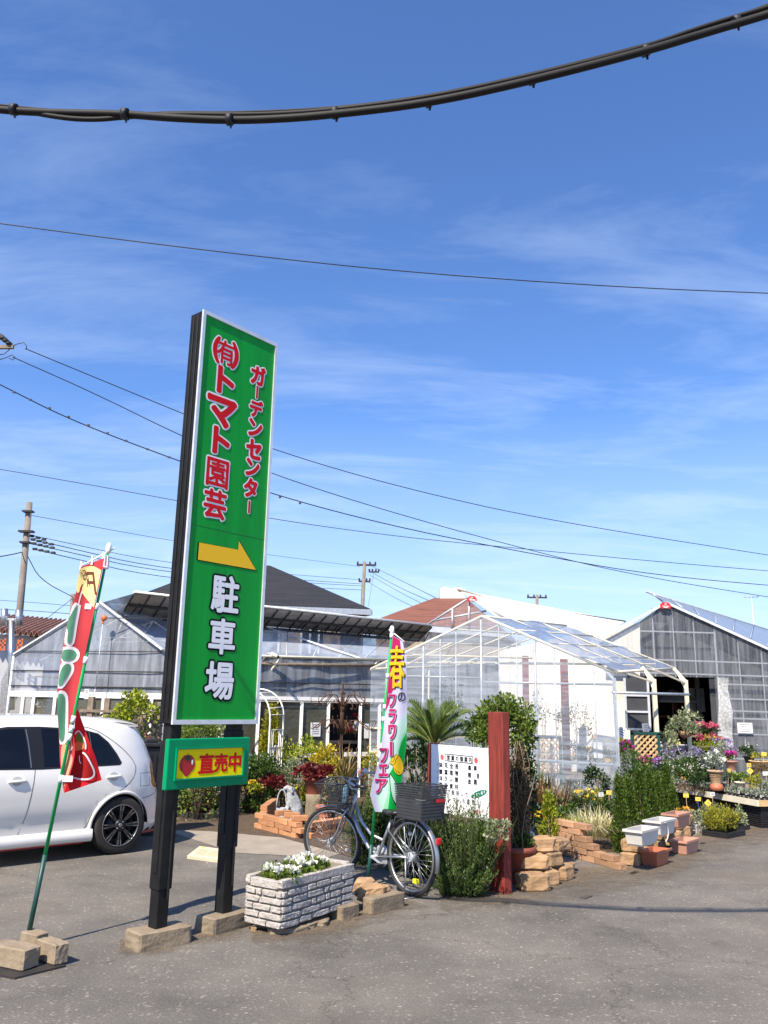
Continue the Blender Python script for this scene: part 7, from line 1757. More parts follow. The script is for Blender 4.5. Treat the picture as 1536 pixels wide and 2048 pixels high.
# ---- behind the bicycle and around the red post
def cycad():
    c = P(868, 1492, 10.2); root = thing('cycad_palm', 'cycad palm with stiff arching green fronds behind the white notice board', 'palm', (c.x, c.y, 0)); g_ = random.Random(4); s = zc_of(c) / F
    tk = MB(); tk.lathe([(.16, 0), (.17, c.z * .5), (.14, c.z - .05), (.06, c.z + .04)], (c.x, c.y, 0), 14); tk.build('trunk', M['stump'], root)
    fr_ = [(-50, 95, .0), (-8, 98, .1), (38, 92, -.1), (75, 74, 0), (-78, 62, .1), (-20, 80, -.4), (20, 70, -.5), (95, 40, .1), (-95, 25, 0), (55, 55, -.45), (-55, 48, -.5), (100, 8, .2), (-60, 80, .4), (60, 86, .4), (5, 55, -.6), (-85, -5, .2), (-100, 45, .3), (30, 95, .3)]
    for i, (dx, dy, dz) in enumerate(fr_):
        tip = c + CR * (dx * s) + V(0, 0, dy * s) + V(0, dz, 0); mid = c.lerp(tip, .5) + V(0, 0, .20 if abs(dx) > 30 else .06); pts = []
        for j in range(15):
            t_ = j / 14; pts.append(c * (1 - t_) ** 2 + mid * 2 * t_ * (1 - t_) + tip * t_ ** 2 - V(0, 0, .05 * t_ ** 3))
        m_ = MB(); m_.tube(pts, [.009 * (1 - .7 * j / 14) for j in range(15)], 5); vs = []; fs = []; at = []
        for j in range(2 * 24):
            t_ = .12 + .86 * (j // 2) / 24; k = min(13, int(t_ * 14)); p = pts[k].lerp(pts[k + 1], t_ * 14 - k); dr = (pts[k + 1] - pts[k]).normalized()
            sd_ = dr.cross(V(0, -.55, .85)).normalized() * (1 if j % 2 else -1); L_ = .12 * math.sin(math.pi * min(1, t_ * .8 + .2)) + .03; q = p + (sd_ * .62 + dr * .8 + V(0, 0, .14)) * L_; w = dr * .017; o = len(vs)
            vs += [p - w, p + w, q]; fs.append((o, o + 1, o + 2)); at.append(g_.random())
        fo = MB(); fo.add(vs, fs, 0); dead = i == 11
        fob = fo.build('frond', LM['straw'] if dead else LM['cycad'], root); q_ = fob.data.attributes.new('rnd', 'FLOAT', 'FACE'); q_.data.foreach_set('value', at)
        rac = m_.build('midrib', M['frond_rib'], fob)
M['frond_rib'] = mat('frond_rib', (.16, .17, .04), .5)
cycad()
shoots('rosemary_bush', 'bright fresh green needle leaved bush between the spring banner and the notice board', 'shrub', 835, 1600, 9.4, 36, 185, 'rose', 70, 34, lean=.25, depth=25)
plant('dark_shrub', 'dark evergreen shrub behind the green part of the spring banner', 'shrub', 835, 1520, 10.0, 30, 40, 'dark', 700, .05, .03, 18)
plant('dark_shrub', 'dark green bushy mass low behind the bicycle frame and pedals', 'shrub', 735, 1672, 9.2, 46, 62, 'dark', 1600, .05, .022, 34, depth=26, low=-1)
plant('dark_shrub', 'dark green bushy mass between the bicycle saddle and the notice board', 'shrub', 815, 1640, 9.0, 52, 66, 'thuja', 1800, .05, .018, 34, depth=26, low=-1)
shoots('yew_bush', 'dark green bush filling the space behind the bicycle frame', 'shrub', 745, 1640, 9.35, 48, 150, 'thuja', 120, 30, lean=.4, depth=24, nL=.036, nw=.013)
shoots('yew_bush', 'dark green needle bush behind the rear wheel of the bicycle', 'shrub', 845, 1650, 8.65, 46, 150, 'dark', 110, 30, lean=.35, depth=22, nL=.036, nw=.013)
shoots('rosemary_bush', 'large dark green rosemary bush in front of the notice board beside the red post', 'shrub', 930, 1740, 7.95, 58, 190, 'rose', 230, 46, lean=.6, depth=30, nL=.032, nw=.010)
shoots('rosemary_bush', 'low spreading rosemary hanging over the asphalt at the foot of the red post', 'shrub', 925, 1765, 7.85, 56, 85, 'rose', 110, 36, lean=.7, depth=22, nL=.032, nw=.010)
plant('climbing_shrub', 'dense leafy climber crown spilling over the top of the red post', 'shrub', 1012, 1458, 8.75, 70, 70, 'bright', 4800, .038, .026, 60, base_z=0, spread=.26, depth=45, fill=False)
plant('climbing_shrub', 'leafy green arm of the climber reaching left above the notice board', 'shrub', 965, 1462, 8.9, 36, 36, 'green', 1000, .038, .024, 24, depth=30, fill=False)
v_ = plant('dry_vine', 'tangle of dry brown vine stems hanging behind the red post on its right', 'vine', 1038, 1600, 8.55, 24, 110, 'dead', 2000, .04, .022, 60, depth=18, spread=.3, low=-1, fill=False)
m_ = MB(); g_ = random.Random(8); bs_ = P(1036, 1745, 8.5)
for i in range(11):
    x = g_.uniform(-.11, .12); p0 = V(bs_.x + x, bs_.y + g_.uniform(-.05, .1), 0); pts = [p0]
    for j in range(6): pts.append(pts[-1] + V(g_.uniform(-.07, .07), g_.uniform(-.05, .05), .22))
    m_.tube(pts, [.007, .006, .005, .004, .004, .003, .002], 5)
m_.build('vine_stem', M['wood_grey'], v_)
plant('climbing_shrub', 'dark green leaves of the climber half way down behind the red post', 'shrub', 1044, 1530, 8.7, 26, 50, 'dark', 900, .038, .024, 26, depth=18, low=-1, fill=False)
plant('climbing_shrub', 'green leaf tuft at the foot of the climber behind the red post', 'shrub', 1046, 1690, 8.5, 22, 30, 'green', 420, .038, .022, 16, depth=15, low=-1)
plant('ivy', 'white edged ivy trailing over the rosemary at the foot of the red post', 'ivy', 996, 1664, 7.72, 26, 24, 'varieg', 420, .034, .026, 18, stem=False, depth=12, low=-1)
plant('ivy', 'white edged ivy creeping along the asphalt behind the bicycle rear wheel', 'ivy', 905, 1770, 7.9, 30, 18, 'green', 260, .035, .03, 14, stem=False, depth=14, low=-1, base_z=0)
plant('dark_shrub', 'dark green leafy shrub filling the gap behind the dry vine and the big pot', 'shrub', 1052, 1600, 9.1, 28, 80, 'dark', 1300, .042, .026, 34, depth=20, low=-1)
plant('mixed_shrub', 'low mixed green growth behind the stepped brick wall at the foot of the bronze grass', 'shrub', 1112, 1628, 11.3, 52, 24, 'green', 1000, .045, .024, 30, depth=30, low=-1)
plant('mixed_shrub', 'dark low growth right of the bronze grass below the clear greenhouse', 'shrub', 1178, 1618, 11.5, 46, 28, 'dark', 900, .045, .024, 28, depth=30, low=-1)
plant('mixed_shrub', 'silvery low growth along the foot of the clear greenhouse film', 'shrub', 1150, 1584, 13.6, 60, 16, 'silver', 800, .045, .02, 28, depth=24, low=-1)
plant('mixed_shrub', 'dark green growth between the conifer row and the tan lattice panel', 'shrub', 1275, 1548, 13.4, 40, 26, 'dark', 1100, .045, .026, 30, depth=30, low=-1)
plant('mixed_shrub', 'fresh green growth right behind the tips of the conifer row', 'shrub', 1318, 1562, 13.2, 30, 20, 'bright', 700, .04, .024, 24, depth=26, low=-1)
# terracotta pot behind the stones
c = G(1040, 1772); c.y += .12; rt = thing('flower_pot', 'large brown terracotta pot half hidden between the red post and the stone stack', 'pot', c); pot(rt, c, .11, .17, .34, M['pot_brown'])
# ---- stone stack right of the red post
for k, (px, py, z, d, rz, lb) in enumerate(((1068, 1783, 0, (.28, .2, .15), 10, 'front left bottom stone of the stack right of the red post'), (1098, 1772, 0, (.18, .17, .14), 30, 'middle bottom stone of the stack right of the red post'), (1126, 1762, 0, (.2, .18, .14), 50, 'right bottom stone of the stack right of the red post'), (1068, 1772, .145, (.27, .2, .13), 5, 'middle layer left stone of the stack right of the red post'), (1104, 1764, .14, (.2, .18, .13), 35, 'middle layer right stone of the stack right of the red post'), (1084, 1764, .27, (.27, .21, .14), 8, 'tallest top stone of the stack right of the red post'), (1118, 1752, .24, (.25, .2, .11), 40, 'flat top stone at the right of the stack by the red post'), (1136, 1752, 0, (.12, .14, .12), 60, 'small reddish stone at the right end of the stack by the red post'))):
    c = G(px, py); c.z = z; c.y += .06; stone_at(c, d, R(rz), 'stone', lb, 'stones stacked by the red post', seed=40 + k)
# ---- stepped brick wall
p0, p1 = G(1108, 1704), G(1250, 1741); dv_ = p1 - p0; ln_ = dv_.length; dvn = dv_.normalized(); an_ = math.atan2(dv_.y, dv_.x)
lens = [1.0, .88, .76, .64, .60, .52, .40]
for r_, f_ in enumerate(lens):
    x = .0 if r_ % 2 else -.1; i = 0
    while x + .2 < ln_ * f_ + .02:
        c = p0 + dvn * (x + .1); c.z = .064 * r_ + .001; c += V(rs.uniform(-.008, .008), rs.uniform(-.008, .008), 0)
        if not (r_ == 6 and x < ln_ * .18): brick_at(c, an_ + rs.uniform(-.04, .04), 'brick', 'tan brick in the stepped dry brick wall in front of the straw coloured grass', 'tan bricks of the stepped wall', i * 3 + r_)
        x += .212; i += 1
# ---- retaining stones under the planters
q0, q1 = G(1262, 1740), G(1386, 1668); dv_ = q1 - q0; an_ = math.atan2(dv_.y, dv_.x)
for row_ in range(2):
    n_ = 6
    for i in range(n_):
        c = q0.lerp(q1, (i + .5 + .12 * row_) / n_) + V(-.03, .1, 0); c.z = .13 * row_
        stone_at(c, (.26, .2, .132), an_ + rs.uniform(-.06, .06), 'stone', 'split face tan stone of the low wall carrying the window boxes', 'tan stones under the window boxes', seed=60 + row_ * 7 + i)
def window_box(label, c, rz, L_, w, h, m, handle=False):
    rt = thing('window_box', label, 'planter', c, rz, 'empty plastic window boxes'); k = .80
    def ring_(f, z, o=0.0): return [(sx * (L_ / 2 * f + o), sy * (w / 2 * f + o), z) for sx, sy in ((-1, -1), (1, -1), (1, 1), (-1, 1))]
    m_ = MB(); lv = [ring_(k, 0), ring_(.86, h * .12), ring_(.86, h * .14), ring_(.97, h * .86), ring_(1, h * .86, .014), ring_(1, h, .014), ring_(.95, h, .0), ring_(.84, h * .25, -.006)]
    vs = [p for l in lv for p in l]; fs = [(i * 4 + j, i * 4 + (j + 1) % 4, (i + 1) * 4 + (j + 1) % 4, (i + 1) * 4 + j) for i in range(len(lv) - 1) for j in range(4)] + [(3, 2, 1, 0), tuple(28 + j for j in range(4))]
    m_.add(vs, fs); m_.build('box', m, rt, world=False)
    m_ = MB(); m_.add(ring_(.86, h * .3), [(0, 1, 2, 3)]); m_.build('soil', M['soil'], rt, world=False)
    if handle: m_ = MB(); m_.tube([(-L_ * .3 + .1 * math.sin(t_), -w / 2 - .012, h * .9 - .1 * (1 - math.cos(t_))) for t_ in [math.pi * i / 8 for i in range(9)]], .006, 5); m_.build('cord', M['white_plastic'], rt, world=False)
    return rt
wd_ = R(50)
def wbox(px, py, z, lb, m, L_=.46, w=.19, h=.16, handle=False):
    c = G(px, py, z); c.z = z; c += V(-.02, .09, 0); return window_box(lb, c, wd_, L_, w, h, M[m], handle)
wbox(1294, 1691, .265, 'white window box nearest the front on the low stone wall', 'white_plastic')
wbox(1330, 1670, .265, 'cream white window box with a cord behind the front white one on the stone wall', 'white_plastic', handle=True)
wbox(1363, 1655, .265, 'brownish pink window box on the stone wall beside the conifers', 'pink_plastic', .42)
wbox(1320, 1733, 0, 'orange terracotta coloured window box on the asphalt in front of the stone wall', 'orange_plastic', .36)
wbox(1380, 1709, 0, 'dusty pink window box on the asphalt behind the orange one', 'pink_plastic', .42)
# ---- conifer hedge and right bed plants
for k, (px, yb, yt, w, lb) in enumerate(((1243, 1706, 1556, 24, 'nearest dark green conifer with its foot beside the white window box'), (1262, 1690, 1560, 22, 'second conifer from the front of the row behind the window boxes'), (1284, 1676, 1534, 26, 'tall third conifer of the row behind the window boxes'), (1304, 1668, 1546, 24, 'fourth conifer in the middle of the row behind the window boxes'), (1318, 1656, 1552, 22, 'fifth conifer of the row behind the brown window box'), (1338, 1650, 1530, 21, 'slender far conifer at the back end of the row behind the window boxes'), (1349, 1655, 1580, 17, 'short last conifer at the right end of the row beside the yellow price cards'))):
    conifer('thuja', lb, px, yb, yt, w * .78, 'thuja', 6000, group='conifers behind the window boxes', L=.032, power=1.0, fat=.22)
conifer('dwarf_conifer', 'small pointed lime tipped conifer behind the stone stack right of the red post', 1099, 1706, 1596, 22, 'gold2', 2800, L=.04, power=.7) if 'gold2' in LM else conifer('dwarf_conifer', 'small pointed lime tipped conifer behind the stone stack right of the red post', 1099, 1706, 1596, 22, 'lime', 2800, L=.04, power=.7)
blades('straw_grass', 'mound of pale straw coloured ornamental grass behind the stepped brick wall', 'grass clump', 1190, 1672, 10.6, 72, 66, 'straw', 560, .010, droop=.75, rb=.22)
blades('straw_grass', 'smaller tuft of yellow striped grass left of the straw coloured mound', 'grass clump', 1148, 1668, 10.5, 36, 48, 'lime', 160, .010, droop=.7, rb=.12)
blades('bronze_grass', 'clump of upright bronze red strap leaves in front of the clear greenhouse', 'grass clump', 1108, 1636, 11.6, 58, 98, 'bronze', 130, .020, droop=.45, rb=.18)
blades('bronze_grass', 'thin reddish grass right behind the climbing shrub', 'grass clump', 1070, 1610, 11.8, 26, 70, 'bronze', 50, .016, droop=.4, rb=.1)
plant('pansy', 'tray of small yellow and white flowers between the climber and the dwarf conifer', 'flower', 1074, 1642, 10.3, 22, 16, 'green', 180, .03, .02, 9, stem=False, flower=('fyellow', 150, .03, 14))
plant('pansy', 'yellow flowering plant left of the thin conifer saplings by the clear greenhouse', 'flower', 1170, 1600, 11.6, 24, 18, 'green', 260, .035, .02, 10, flower=('fyellow', 90, .032, 12))
m_ = MB(); c = P(1072, 1658, 10.3); m_.box((c.x, c.y, c.z / 2), (.3, .25, max(.06, c.z)), .4); tag(m_.build('nursery_tray', M['black_plastic'], base=(c.x, c.y, 0)), 'black nursery tray under the yellow flowers right of the climber', 'tray')
plant('dark_shrub', 'dark round shrub pressed against the right lower film of the clear greenhouse', 'shrub', 1190, 1558, 14.0, 32, 26, 'dark', 600, .05, .03, 16)
for px, yb, yt, lb, lm_ in ((1197, 1632, 1584, 'small lime green conifer sapling behind the straw grass', 'lime'), (1212, 1625, 1572, 'slim blue green conifer sapling behind the straw grass', 'silver'), (1131, 1650, 1622, 'low feathery green sapling left of the straw grass', 'lime'), (1150, 1640, 1618, 'second low feathery sapling behind the stepped brick wall', 'thuja')):
    conifer('conifer_sapling', lb, px, yb, yt, 13, lm_, 900, L=.04)
blades('green_grass', 'tuft of green spiky leaves below the clear greenhouse left of the yellow flowers', 'grass clump', 1088, 1578, 12.6, 30, 46, 'green', 60, .018, droop=.4, rb=.1)
# inside the clear greenhouse
gi = random.Random(15)
kinds = ['silver', 'green', 'dark', 'varieg', 'bright', 'silver', 'dark', 'green', 'bright', 'silver', 'dark', 'varieg']
for i in range(12):
    px = 830 + i * 34; Y = gi.uniform(15.6, 16.6)
    plant('greenhouse_plant', 'leafy plant on the staging inside the clear greenhouse', 'plant', px, gi.uniform(1498, 1530), Y, 27, 24, kinds[i], 260, .05, .03, 10, stem=False, base_z=0, group='plants on staging inside the clear greenhouse', flower=(('fyellow', 20, .03, 4) if i % 3 == 1 else None))
m_ = MB(); a, b = P(815, 1542, 16), P(1222, 1552, 16); m_.beam(a, b, 1.1, .05); 
for k in range(6): c = a.lerp(b, k / 5); m_.box((c.x, c.y, c.z / 2), (.05, .9, c.z - .03))
tag(m_.build('staging', M['wood_grey'], base=(a.x, a.y, 0)), 'long wooden plant staging inside the clear greenhouse', 'bench')
plant('greenhouse_tree', 'thin leaved tree inside the clear greenhouse before the white wall', 'tree', 1150, 1450, 16.6, 38, 60, 'dead', 420, .05, .03, 22, spread=.25, fill=False)
plant('greenhouse_tree', 'leafy dark tree inside the clear greenhouse near the red post on the left', 'tree', 1078, 1430, 16.9, 22, 60, 'dark', 260, .05, .03, 16, spread=.25, fill=False)
plant('greenhouse_shrub', 'grey green shrub dimly seen through film left of the cycad', 'shrub', 890, 1420, 16.6, 45, 60, 'dark', 400, .07, .05, 18)
# ---- price cards
_tag = {}
def card(px, py, Y, m, label, h=.22, tilt=0.0, st_='wood_tan', w=.075, hh=.055, group='price cards among the plants', diamond=False):
    key = (m, st_, h, w, diamond)
    c = P(px, py, Y)
    if key not in _tag:
        m_ = MB(); Mx = Matrix.Rotation(R(45), 3, 'Y') if diamond else None
        m_.box((0, 0, 0), (w, .003, hh if not diamond else w), 0, 0, M=Mx); m_.box((0, .004, -h / 2), (.006, .004, h), 0, 1)
        for k in range(2): m_.box((0, -.0026, .012 - .02 * k), (w * .6, .001, .007), 0, 2)
        o = m_.build('price_card', [M[m], M[st_], M['print']], world=False); _tag[key] = o
    else:
        o = _tag[key].copy(); COL.objects.link(o)
    o.location = c; o.rotation_euler = (0, tilt, gi.uniform(-.3, .3)); o['label'] = label; o['category'] = 'price card'; o['group'] = group; return o
for px, py, Y, m, lb, h in ((1372, 1591, 12.9, 'tag_yellow', 'yellow price card on a wooden stick above the white crate of variegated plants', .45), (1396, 1598, 12.8, 'tag_yellow', 'pale yellow price card on a blue stick in the trays before the bench', .40), (1425, 1588, 12.9, 'paper', 'white price card leaning in the trays in front of the white bench edge', .4), (1368, 1555, 14.2, 'tag_orange', 'orange price card among the lavender near the cream post', .2), (1457, 1541, 13.4, 'tag_yellow', 'yellow price card right of the striped pot', .30), (1498, 1530, 13.4, 'tag_yellow', 'yellow price card below the small dark green potted shrub', .28), (1392, 1497, 16, 'tag_yellow', 'yellow price card beside the cream post high among the lavender', .2), (1443, 1501, 15.6, 'tag_yellow', 'yellow price card over the lavender behind the striped pot', .2), (1357, 1487, 16.2, 'tag_yellow', 'yellow price card at the white bird bath', .2), (1344, 1504, 15.8, 'tag_yellow', 'yellow price card over the purple pansies', .2), (1330, 1551, 14.4, 'tag_yellow', 'small yellow price card behind the conifer tips', .2), (1531, 1547, 13, 'paper', 'white price card at the right picture edge on the bench', .2), (1202, 1589, 12.2, 'paper', 'white plant label tilted in the bed below the clear greenhouse', .2), (1218, 1585, 12.2, 'tag_yellow', 'yellow price card right of the tilted white label below the greenhouse', .2), (1454, 1520, 14.2, 'tag_orange', 'orange price card behind the pink pot', .2), (1528, 1508, 13.6, 'tag_yellow', 'yellow card over the pots at the far right of the bench', .2)):
    card(px, py, Y, m, lb, h, gi.uniform(-.15, .15), 'blue_stick' if 'blue' in lb else 'wood_tan')
card(1416, 1606, 12.75, 'tag_yellow', 'yellow diamond shaped price card in the trays before the bench', .35, 0, diamond=True)
card(1500, 1542, 13.35, 'tag_yellow', 'yellow diamond shaped price card on the bench below the dark potted shrub', .2, 0, diamond=True)
for k, (px, py) in enumerate(((1127, 1490), (1146, 1508), (1176, 1496), (1187, 1474), (1216, 1520), (1105, 1520))):
    card(px, py, 15.4, 'tag_orange', 'orange price card standing among the plants inside the clear greenhouse', .2, gi.uniform(-.2, .2), group='orange cards inside the clear greenhouse')
m_ = MB(); c = P(1196, 1500, 15.4); m_.box(c, (.16, .02, .28)); tag(m_.build('white_board', M['paper'], base=c), 'white blank board among the plants inside the clear greenhouse', 'board')
# lattice panels by the doorway
def lattice_panel(label, px0, px1, y0, y1, Y, mframe):
    a, b = P(px0, y1, Y), P(px1, y0, Y); rt = thing('garden_trellis', label, 'trellis', (a.x, Y, 0)); m_ = MB()
    for dx in (a.x, b.x): m_.box((dx, Y, b.z / 2), (.05, .05, b.z))
    m_.box(((a.x + b.x) / 2, Y, b.z), (b.x - a.x + .05, .05, .05)); m_.build('frame', mframe, rt); m_ = MB(); h = b.z - a.z; w = b.x - a.x
    for i in range(-12, 14):
        x0 = i * .105; 
        k0, k1 = max(0, -x0 / h), min(1, (w - x0) / h)
        if k1 - k0 > .03:
            m_.beam(V(a.x + x0 + h * k0, Y - .01, a.z + h * k0), V(a.x + x0 + h * k1, Y - .01, a.z + h * k1), .03, .012, up=(0, 1, 0)); m_.beam(V(a.x + x0 + h * k0, Y + .01, b.z - h * k0), V(a.x + x0 + h * k1, Y + .01, b.z - h * k1), .03, .012, up=(0, 1, 0))
    m_.build('lattice', M['wood_tan'], rt)
lattice_panel('tan diagonal lattice panel with dark frame beside the cream post at the doorway', 1267, 1316, 1467, 1530, 15.0, M['dark_green_pole'])
lattice_panel('pale diagonal lattice panel inside the clear greenhouse behind the climber', 1077, 1120, 1474, 1545, 15.3, M['dark_green_pole'])
# ---- sales bench on the right
T0, T1 = G(1318, 1566, .40), G(1516, 1600, .40); T1.z = T0.z = .40; bd2 = (T1 - T0); bd2.z = 0; bl2 = bd2.length; bd2.normalize(); bn2 = V(-bd2.y, bd2.x, 0)
if bn2.x < 0: bn2 = -bn2
bench = thing('sales_bench', 'low plant bench with a white edge board on black crates at the right', 'bench', (T1.x, T1.y, 0))
def bp2(s, w, z): return V(T1.x, T1.y, 0) - bd2 * s + bn2 * w + V(0, 0, z)
m_ = MB(); WB2 = 1.9
m_.slab([bp2(0, 0, .36), bp2(0, WB2, .36), bp2(bl2 + .6, WB2, .36), bp2(bl2 + .6, 0, .36)], (0, 0, 1), .03); m_.build('top', M['wood_grey'], bench)
m_ = MB(); m_.beam(bp2(-.01, -.012, .355), bp2(bl2 + .6, -.012, .355), .025, .085); m_.build('edge_board', M['wood_cream'], bench); m_ = MB(); m_.beam(bp2(-.012, 0, .355), bp2(-.012, WB2, .355), .025, .085); m_.build('edge_board', M['wood_tan'], bench)
def crate():
    rt = thing('black_crate', 'black slatted crate stacked under the white edged bench', 'crate', (0, 0, 0), 0, 'black crates under the bench'); m_ = MB(); L_, w, h = .52, .36, .105
    for z in (.01, .038, .066, .094):
        for sx, sy, dx, dy in ((0, -1, L_, .012), (0, 1, L_, .012), (-1, 0, .012, w), (1, 0, .012, w)): m_.box((sx * L_ / 2, sy * w / 2, z), (dx + .012, dy + .012, .017))
    for i in range(9):
        for sy in (-1, 1): m_.box((-L_ / 2 + L_ * i / 8, sy * w / 2, h / 2), (.02 if i % 4 == 0 else .008, .010, h - .01))
    for i in range(7):
        for sx in (-1, 1): m_.box((sx * L_ / 2, -w / 2 + w * i / 6, h / 2), (.010, .02 if i % 3 == 0 else .008, h - .01))
    m_.build('slats', M['black_plastic'], rt, world=False); m_ = MB(); m_.box((0, 0, .012), (L_ - .02, w - .02, .008)); m_.build('floor', M['black_plastic'], rt, world=False); return rt
cr0 = crate(); first = True; an2 = math.atan2(bd2.y, bd2.x)
for s_ in (.30, .86, 1.42, 1.98):
    for w_ in (.24, .68):
        for k in range(3):
            if s_ > 1 and w_ > .5: continue
            p = bp2(s_, w_, .002 + .108 * k)
            if first: cr0.location = p; cr0.rotation_euler.z = an2; first = False
            else: dup(cr0, p, an2 + rs.uniform(-.03, .03))
# black strip of seedling cups along the edge
cups = thing('seedling_pot', 'silver leaved seedling with white tag in the rows along the bench edge', 'potted plant', (0, 0, 0), 0, 'seedling pots along the bench edge')
m_ = MB(); m_.lathe([(.032, 0), (.042, .06), (.036, .06), (.034, .05), (.001, .05)], (0, 0, 0), 12, cap=False); m_.build('pot', M['black_plastic'], cups, world=False)
p, d = clump_pts(46, (0, 0, .085), (.05, .05, .04), 6, 9, -.2, .4); leaf_obj('foliage', LM['silver'], cups, p, d, .035, .026, seed=3)
m_ = MB(); m_.box((.012, -.03, .10), (.035, .002, .045), .2); m_.build('tag', M['paper'], cups, world=False)
first = True
for w_ in (.06, .17, .28):
    n_ = int((bl2 + .4) / .105)
    for i in range(n_):
        s_ = .05 + i * .105
        if w_ > .2 and gi.random() < .35: continue
        p = bp2(s_ + gi.uniform(-.01, .01), w_ + gi.uniform(-.012, .012), .361)
        if first: cups.location = p; first = False
        else: dup(cups, p, gi.uniform(0, 6.3), gi.uniform(.85, 1.2))
for s_ in (.35, 1.05, 1.75, 2.4):
    for w_ in (.75, 1.35):
        pass
# taller display behind: lavender, pansies, pots
def disp(name, label, cat, px, py, Y, rx, ry, lm, n, fl, k=14, L=.045, Wd=.022, group=None): return plant(name, label, cat, px, py, Y, rx, ry, lm, n, L, Wd, k, base_z=.36 if Y > 13 else 0, flower=fl, stem=False, group=group)
disp('lavender', 'wide mass of pale lavender flower spikes left of the cream door post', 'flower', 1345, 1524, 14.9, 34, 24, 'silver', 700, ('flav', 260, .035, 26))
disp('lavender', 'wide mass of grey lavender right of the cream door post', 'flower', 1402, 1524, 14.6, 34, 24, 'silver', 700, ('flav', 260, .035, 26))
disp('lavender', 'tall lavender spikes with violet tips behind the striped pot', 'flower', 1442, 1506, 15.0, 26, 26, 'silver', 520, ('fpurple', 160, .035, 20))
disp('pansy', 'purple and white pansies in bloom behind the lavender near the bird bath', 'flower', 1368, 1504, 15.9, 26, 10, 'green', 260, ('fpurple', 200, .05, 16))
disp('pansy', 'white flowers at the foot of the bird bath', 'flower', 1330, 1496, 16.0, 14, 9, 'green', 160, ('fwhite', 80, .04, 10))
disp('petunia', 'magenta flowers at the foot of the tan lattice panel', 'flower', 1296, 1526, 14.6, 20, 12, 'green', 260, ('fmag', 110, .05, 12))
disp('petunia', 'magenta flowers in front of the left edge of the tan lattice panel', 'flower', 1253, 1500, 14.6, 10, 14, 'green', 140, ('fmag', 70, .05, 8))
disp('petunia', 'deep purple flowers to the left of the thick cream post', 'flower', 1316, 1540, 14.2, 14, 20, 'dark', 220, ('fpurple', 60, .04, 9))
disp('daisy', 'low green plant dotted with tiny white flowers behind the seedling rows', 'flower', 1372, 1542, 14.0, 40, 24, 'green', 800, ('fwhite', 110, .022, 40))
disp('daisy', 'dark green leafy mass left of the striped pot', 'plant', 1398, 1556, 13.7, 30, 20, 'dark', 700, None)
disp('herb', 'green leafy mass right of the striped pot', 'plant', 1466, 1558, 13.6, 16, 18, 'dark', 380, None)
disp('broom_shrub', 'fine leaved bright green shrub below the pink flower shelves', 'shrub', 1422, 1492, 16.3, 30, 22, 'lime', 700, None, L=.06, Wd=.012)
disp('herb', 'mixed green foliage between the cream door posts', 'plant', 1340, 1512, 16.2, 30, 14, 'green', 360, None)
disp('herb', 'green foliage at the left end of the display below the hanging board', 'plant', 1262, 1528, 14.4, 22, 24, 'green', 420, None)
disp('herb', 'yellow green low plant at the right of the bench', 'plant', 1512, 1566, 12.9, 22, 14, 'gold', 340, None)
disp('herb', 'brownish heather like plant at the right of the bench', 'plant', 1520, 1545, 13.4, 22, 18, 'dead', 380, None)
disp('herb', 'silver leaved plant at the right picture edge of the bench', 'plant', 1532, 1580, 12.7, 18, 16, 'silver', 320, None)
plant('heather', 'brown spreading heather under the left part of the bench edge', 'shrub', 1375, 1580, 13.7, 34, 12, 'dead', 600, .03, .012, 18, stem=False)
conifer('conifer_sapling', 'yellow green small conifer beside the leaning leaflet at the doorway', 1243, 1508, 1464, 11, 'gold', 700, Y=14.9, L=.04)
# potted plants on the bench
def potted(label, px, py, Y, r, h, mpot, fol, n, fl=None, fr_=1.6, fh=1.2):
    c = P(px, py, Y); rt = thing('potted_plant', label, 'potted plant', c); pot(rt, c, r * .62, r, h, M[mpot]) 
    p, d = clump_pts(n, c + V(0, 0, h + r * fh * .5), (r * fr_, r * fr_, r * fh), 12, nsd(), -.2); leaf_obj('foliage', LM[fol], rt, p, d, .045, .026, seed=nsd())
    if fl: p, d = clump_pts(fl[1], c + V(0, 0, h + r * fh * .8), (r * fr_, r * fr_, r * fh), 9, nsd(), .1, .2, (.8, 1.05)); leaf_obj('flower', LM[fl[0]], rt, p, d, fl[2], fl[2], seed=nsd())
    return rt
M['rattan'] = mat('rattan', (.48, .33, .20), .8, nz=(6, .3))
rt = potted('striped basket pot with white flowers on an orange base on the bench', 1433, 1568, 13.3, .115, .21, 'rattan', 'silver', 300, ('fwhite', 90, .035), 1.3, 1.3)
c = P(1433, 1568, 13.3); m_ = MB()
for k in range(7): m_.lathe([(.078 + .0055 * k, .03 + k * .025), (.084 + .0055 * k, .038 + k * .025), (.078 + .0055 * k, .046 + k * .025)], c, 20, cap=False)
m_.build('band', M['basket'], rt); m_ = MB(); m_.lathe([(.11, -.09), (.085, 0), (.02, .0)], c, 20); m_.build('saucer', M['orange_plastic'], rt)
potted('pink pot with magenta flowers on the bench right of the lavender', 1463, 1541, 14.2, .10, .16, 'pink_plastic', 'green', 120, ('fmag', 60, .05), 1.0, .7)
potted('pale yellow pot with a round leaved bright green plant on the bench', 1482, 1580, 13.0, .075, .12, 'wood_cream', 'bright', 170, None, 1.5, 1.3)
potted('small dark green potted shrub against the grid front of the grey greenhouse', 1499, 1526, 15.5, .10, .12, 'black_plastic', 'dark', 330, ('fwhite', 14, .03), 1.5, 1.4)
potted('tan bowl planted with yellow green succulents at the right end of the bench', 1520, 1534, 14.0, .16, .10, 'wood_tan', 'gold', 120, None, 1.0, .5)
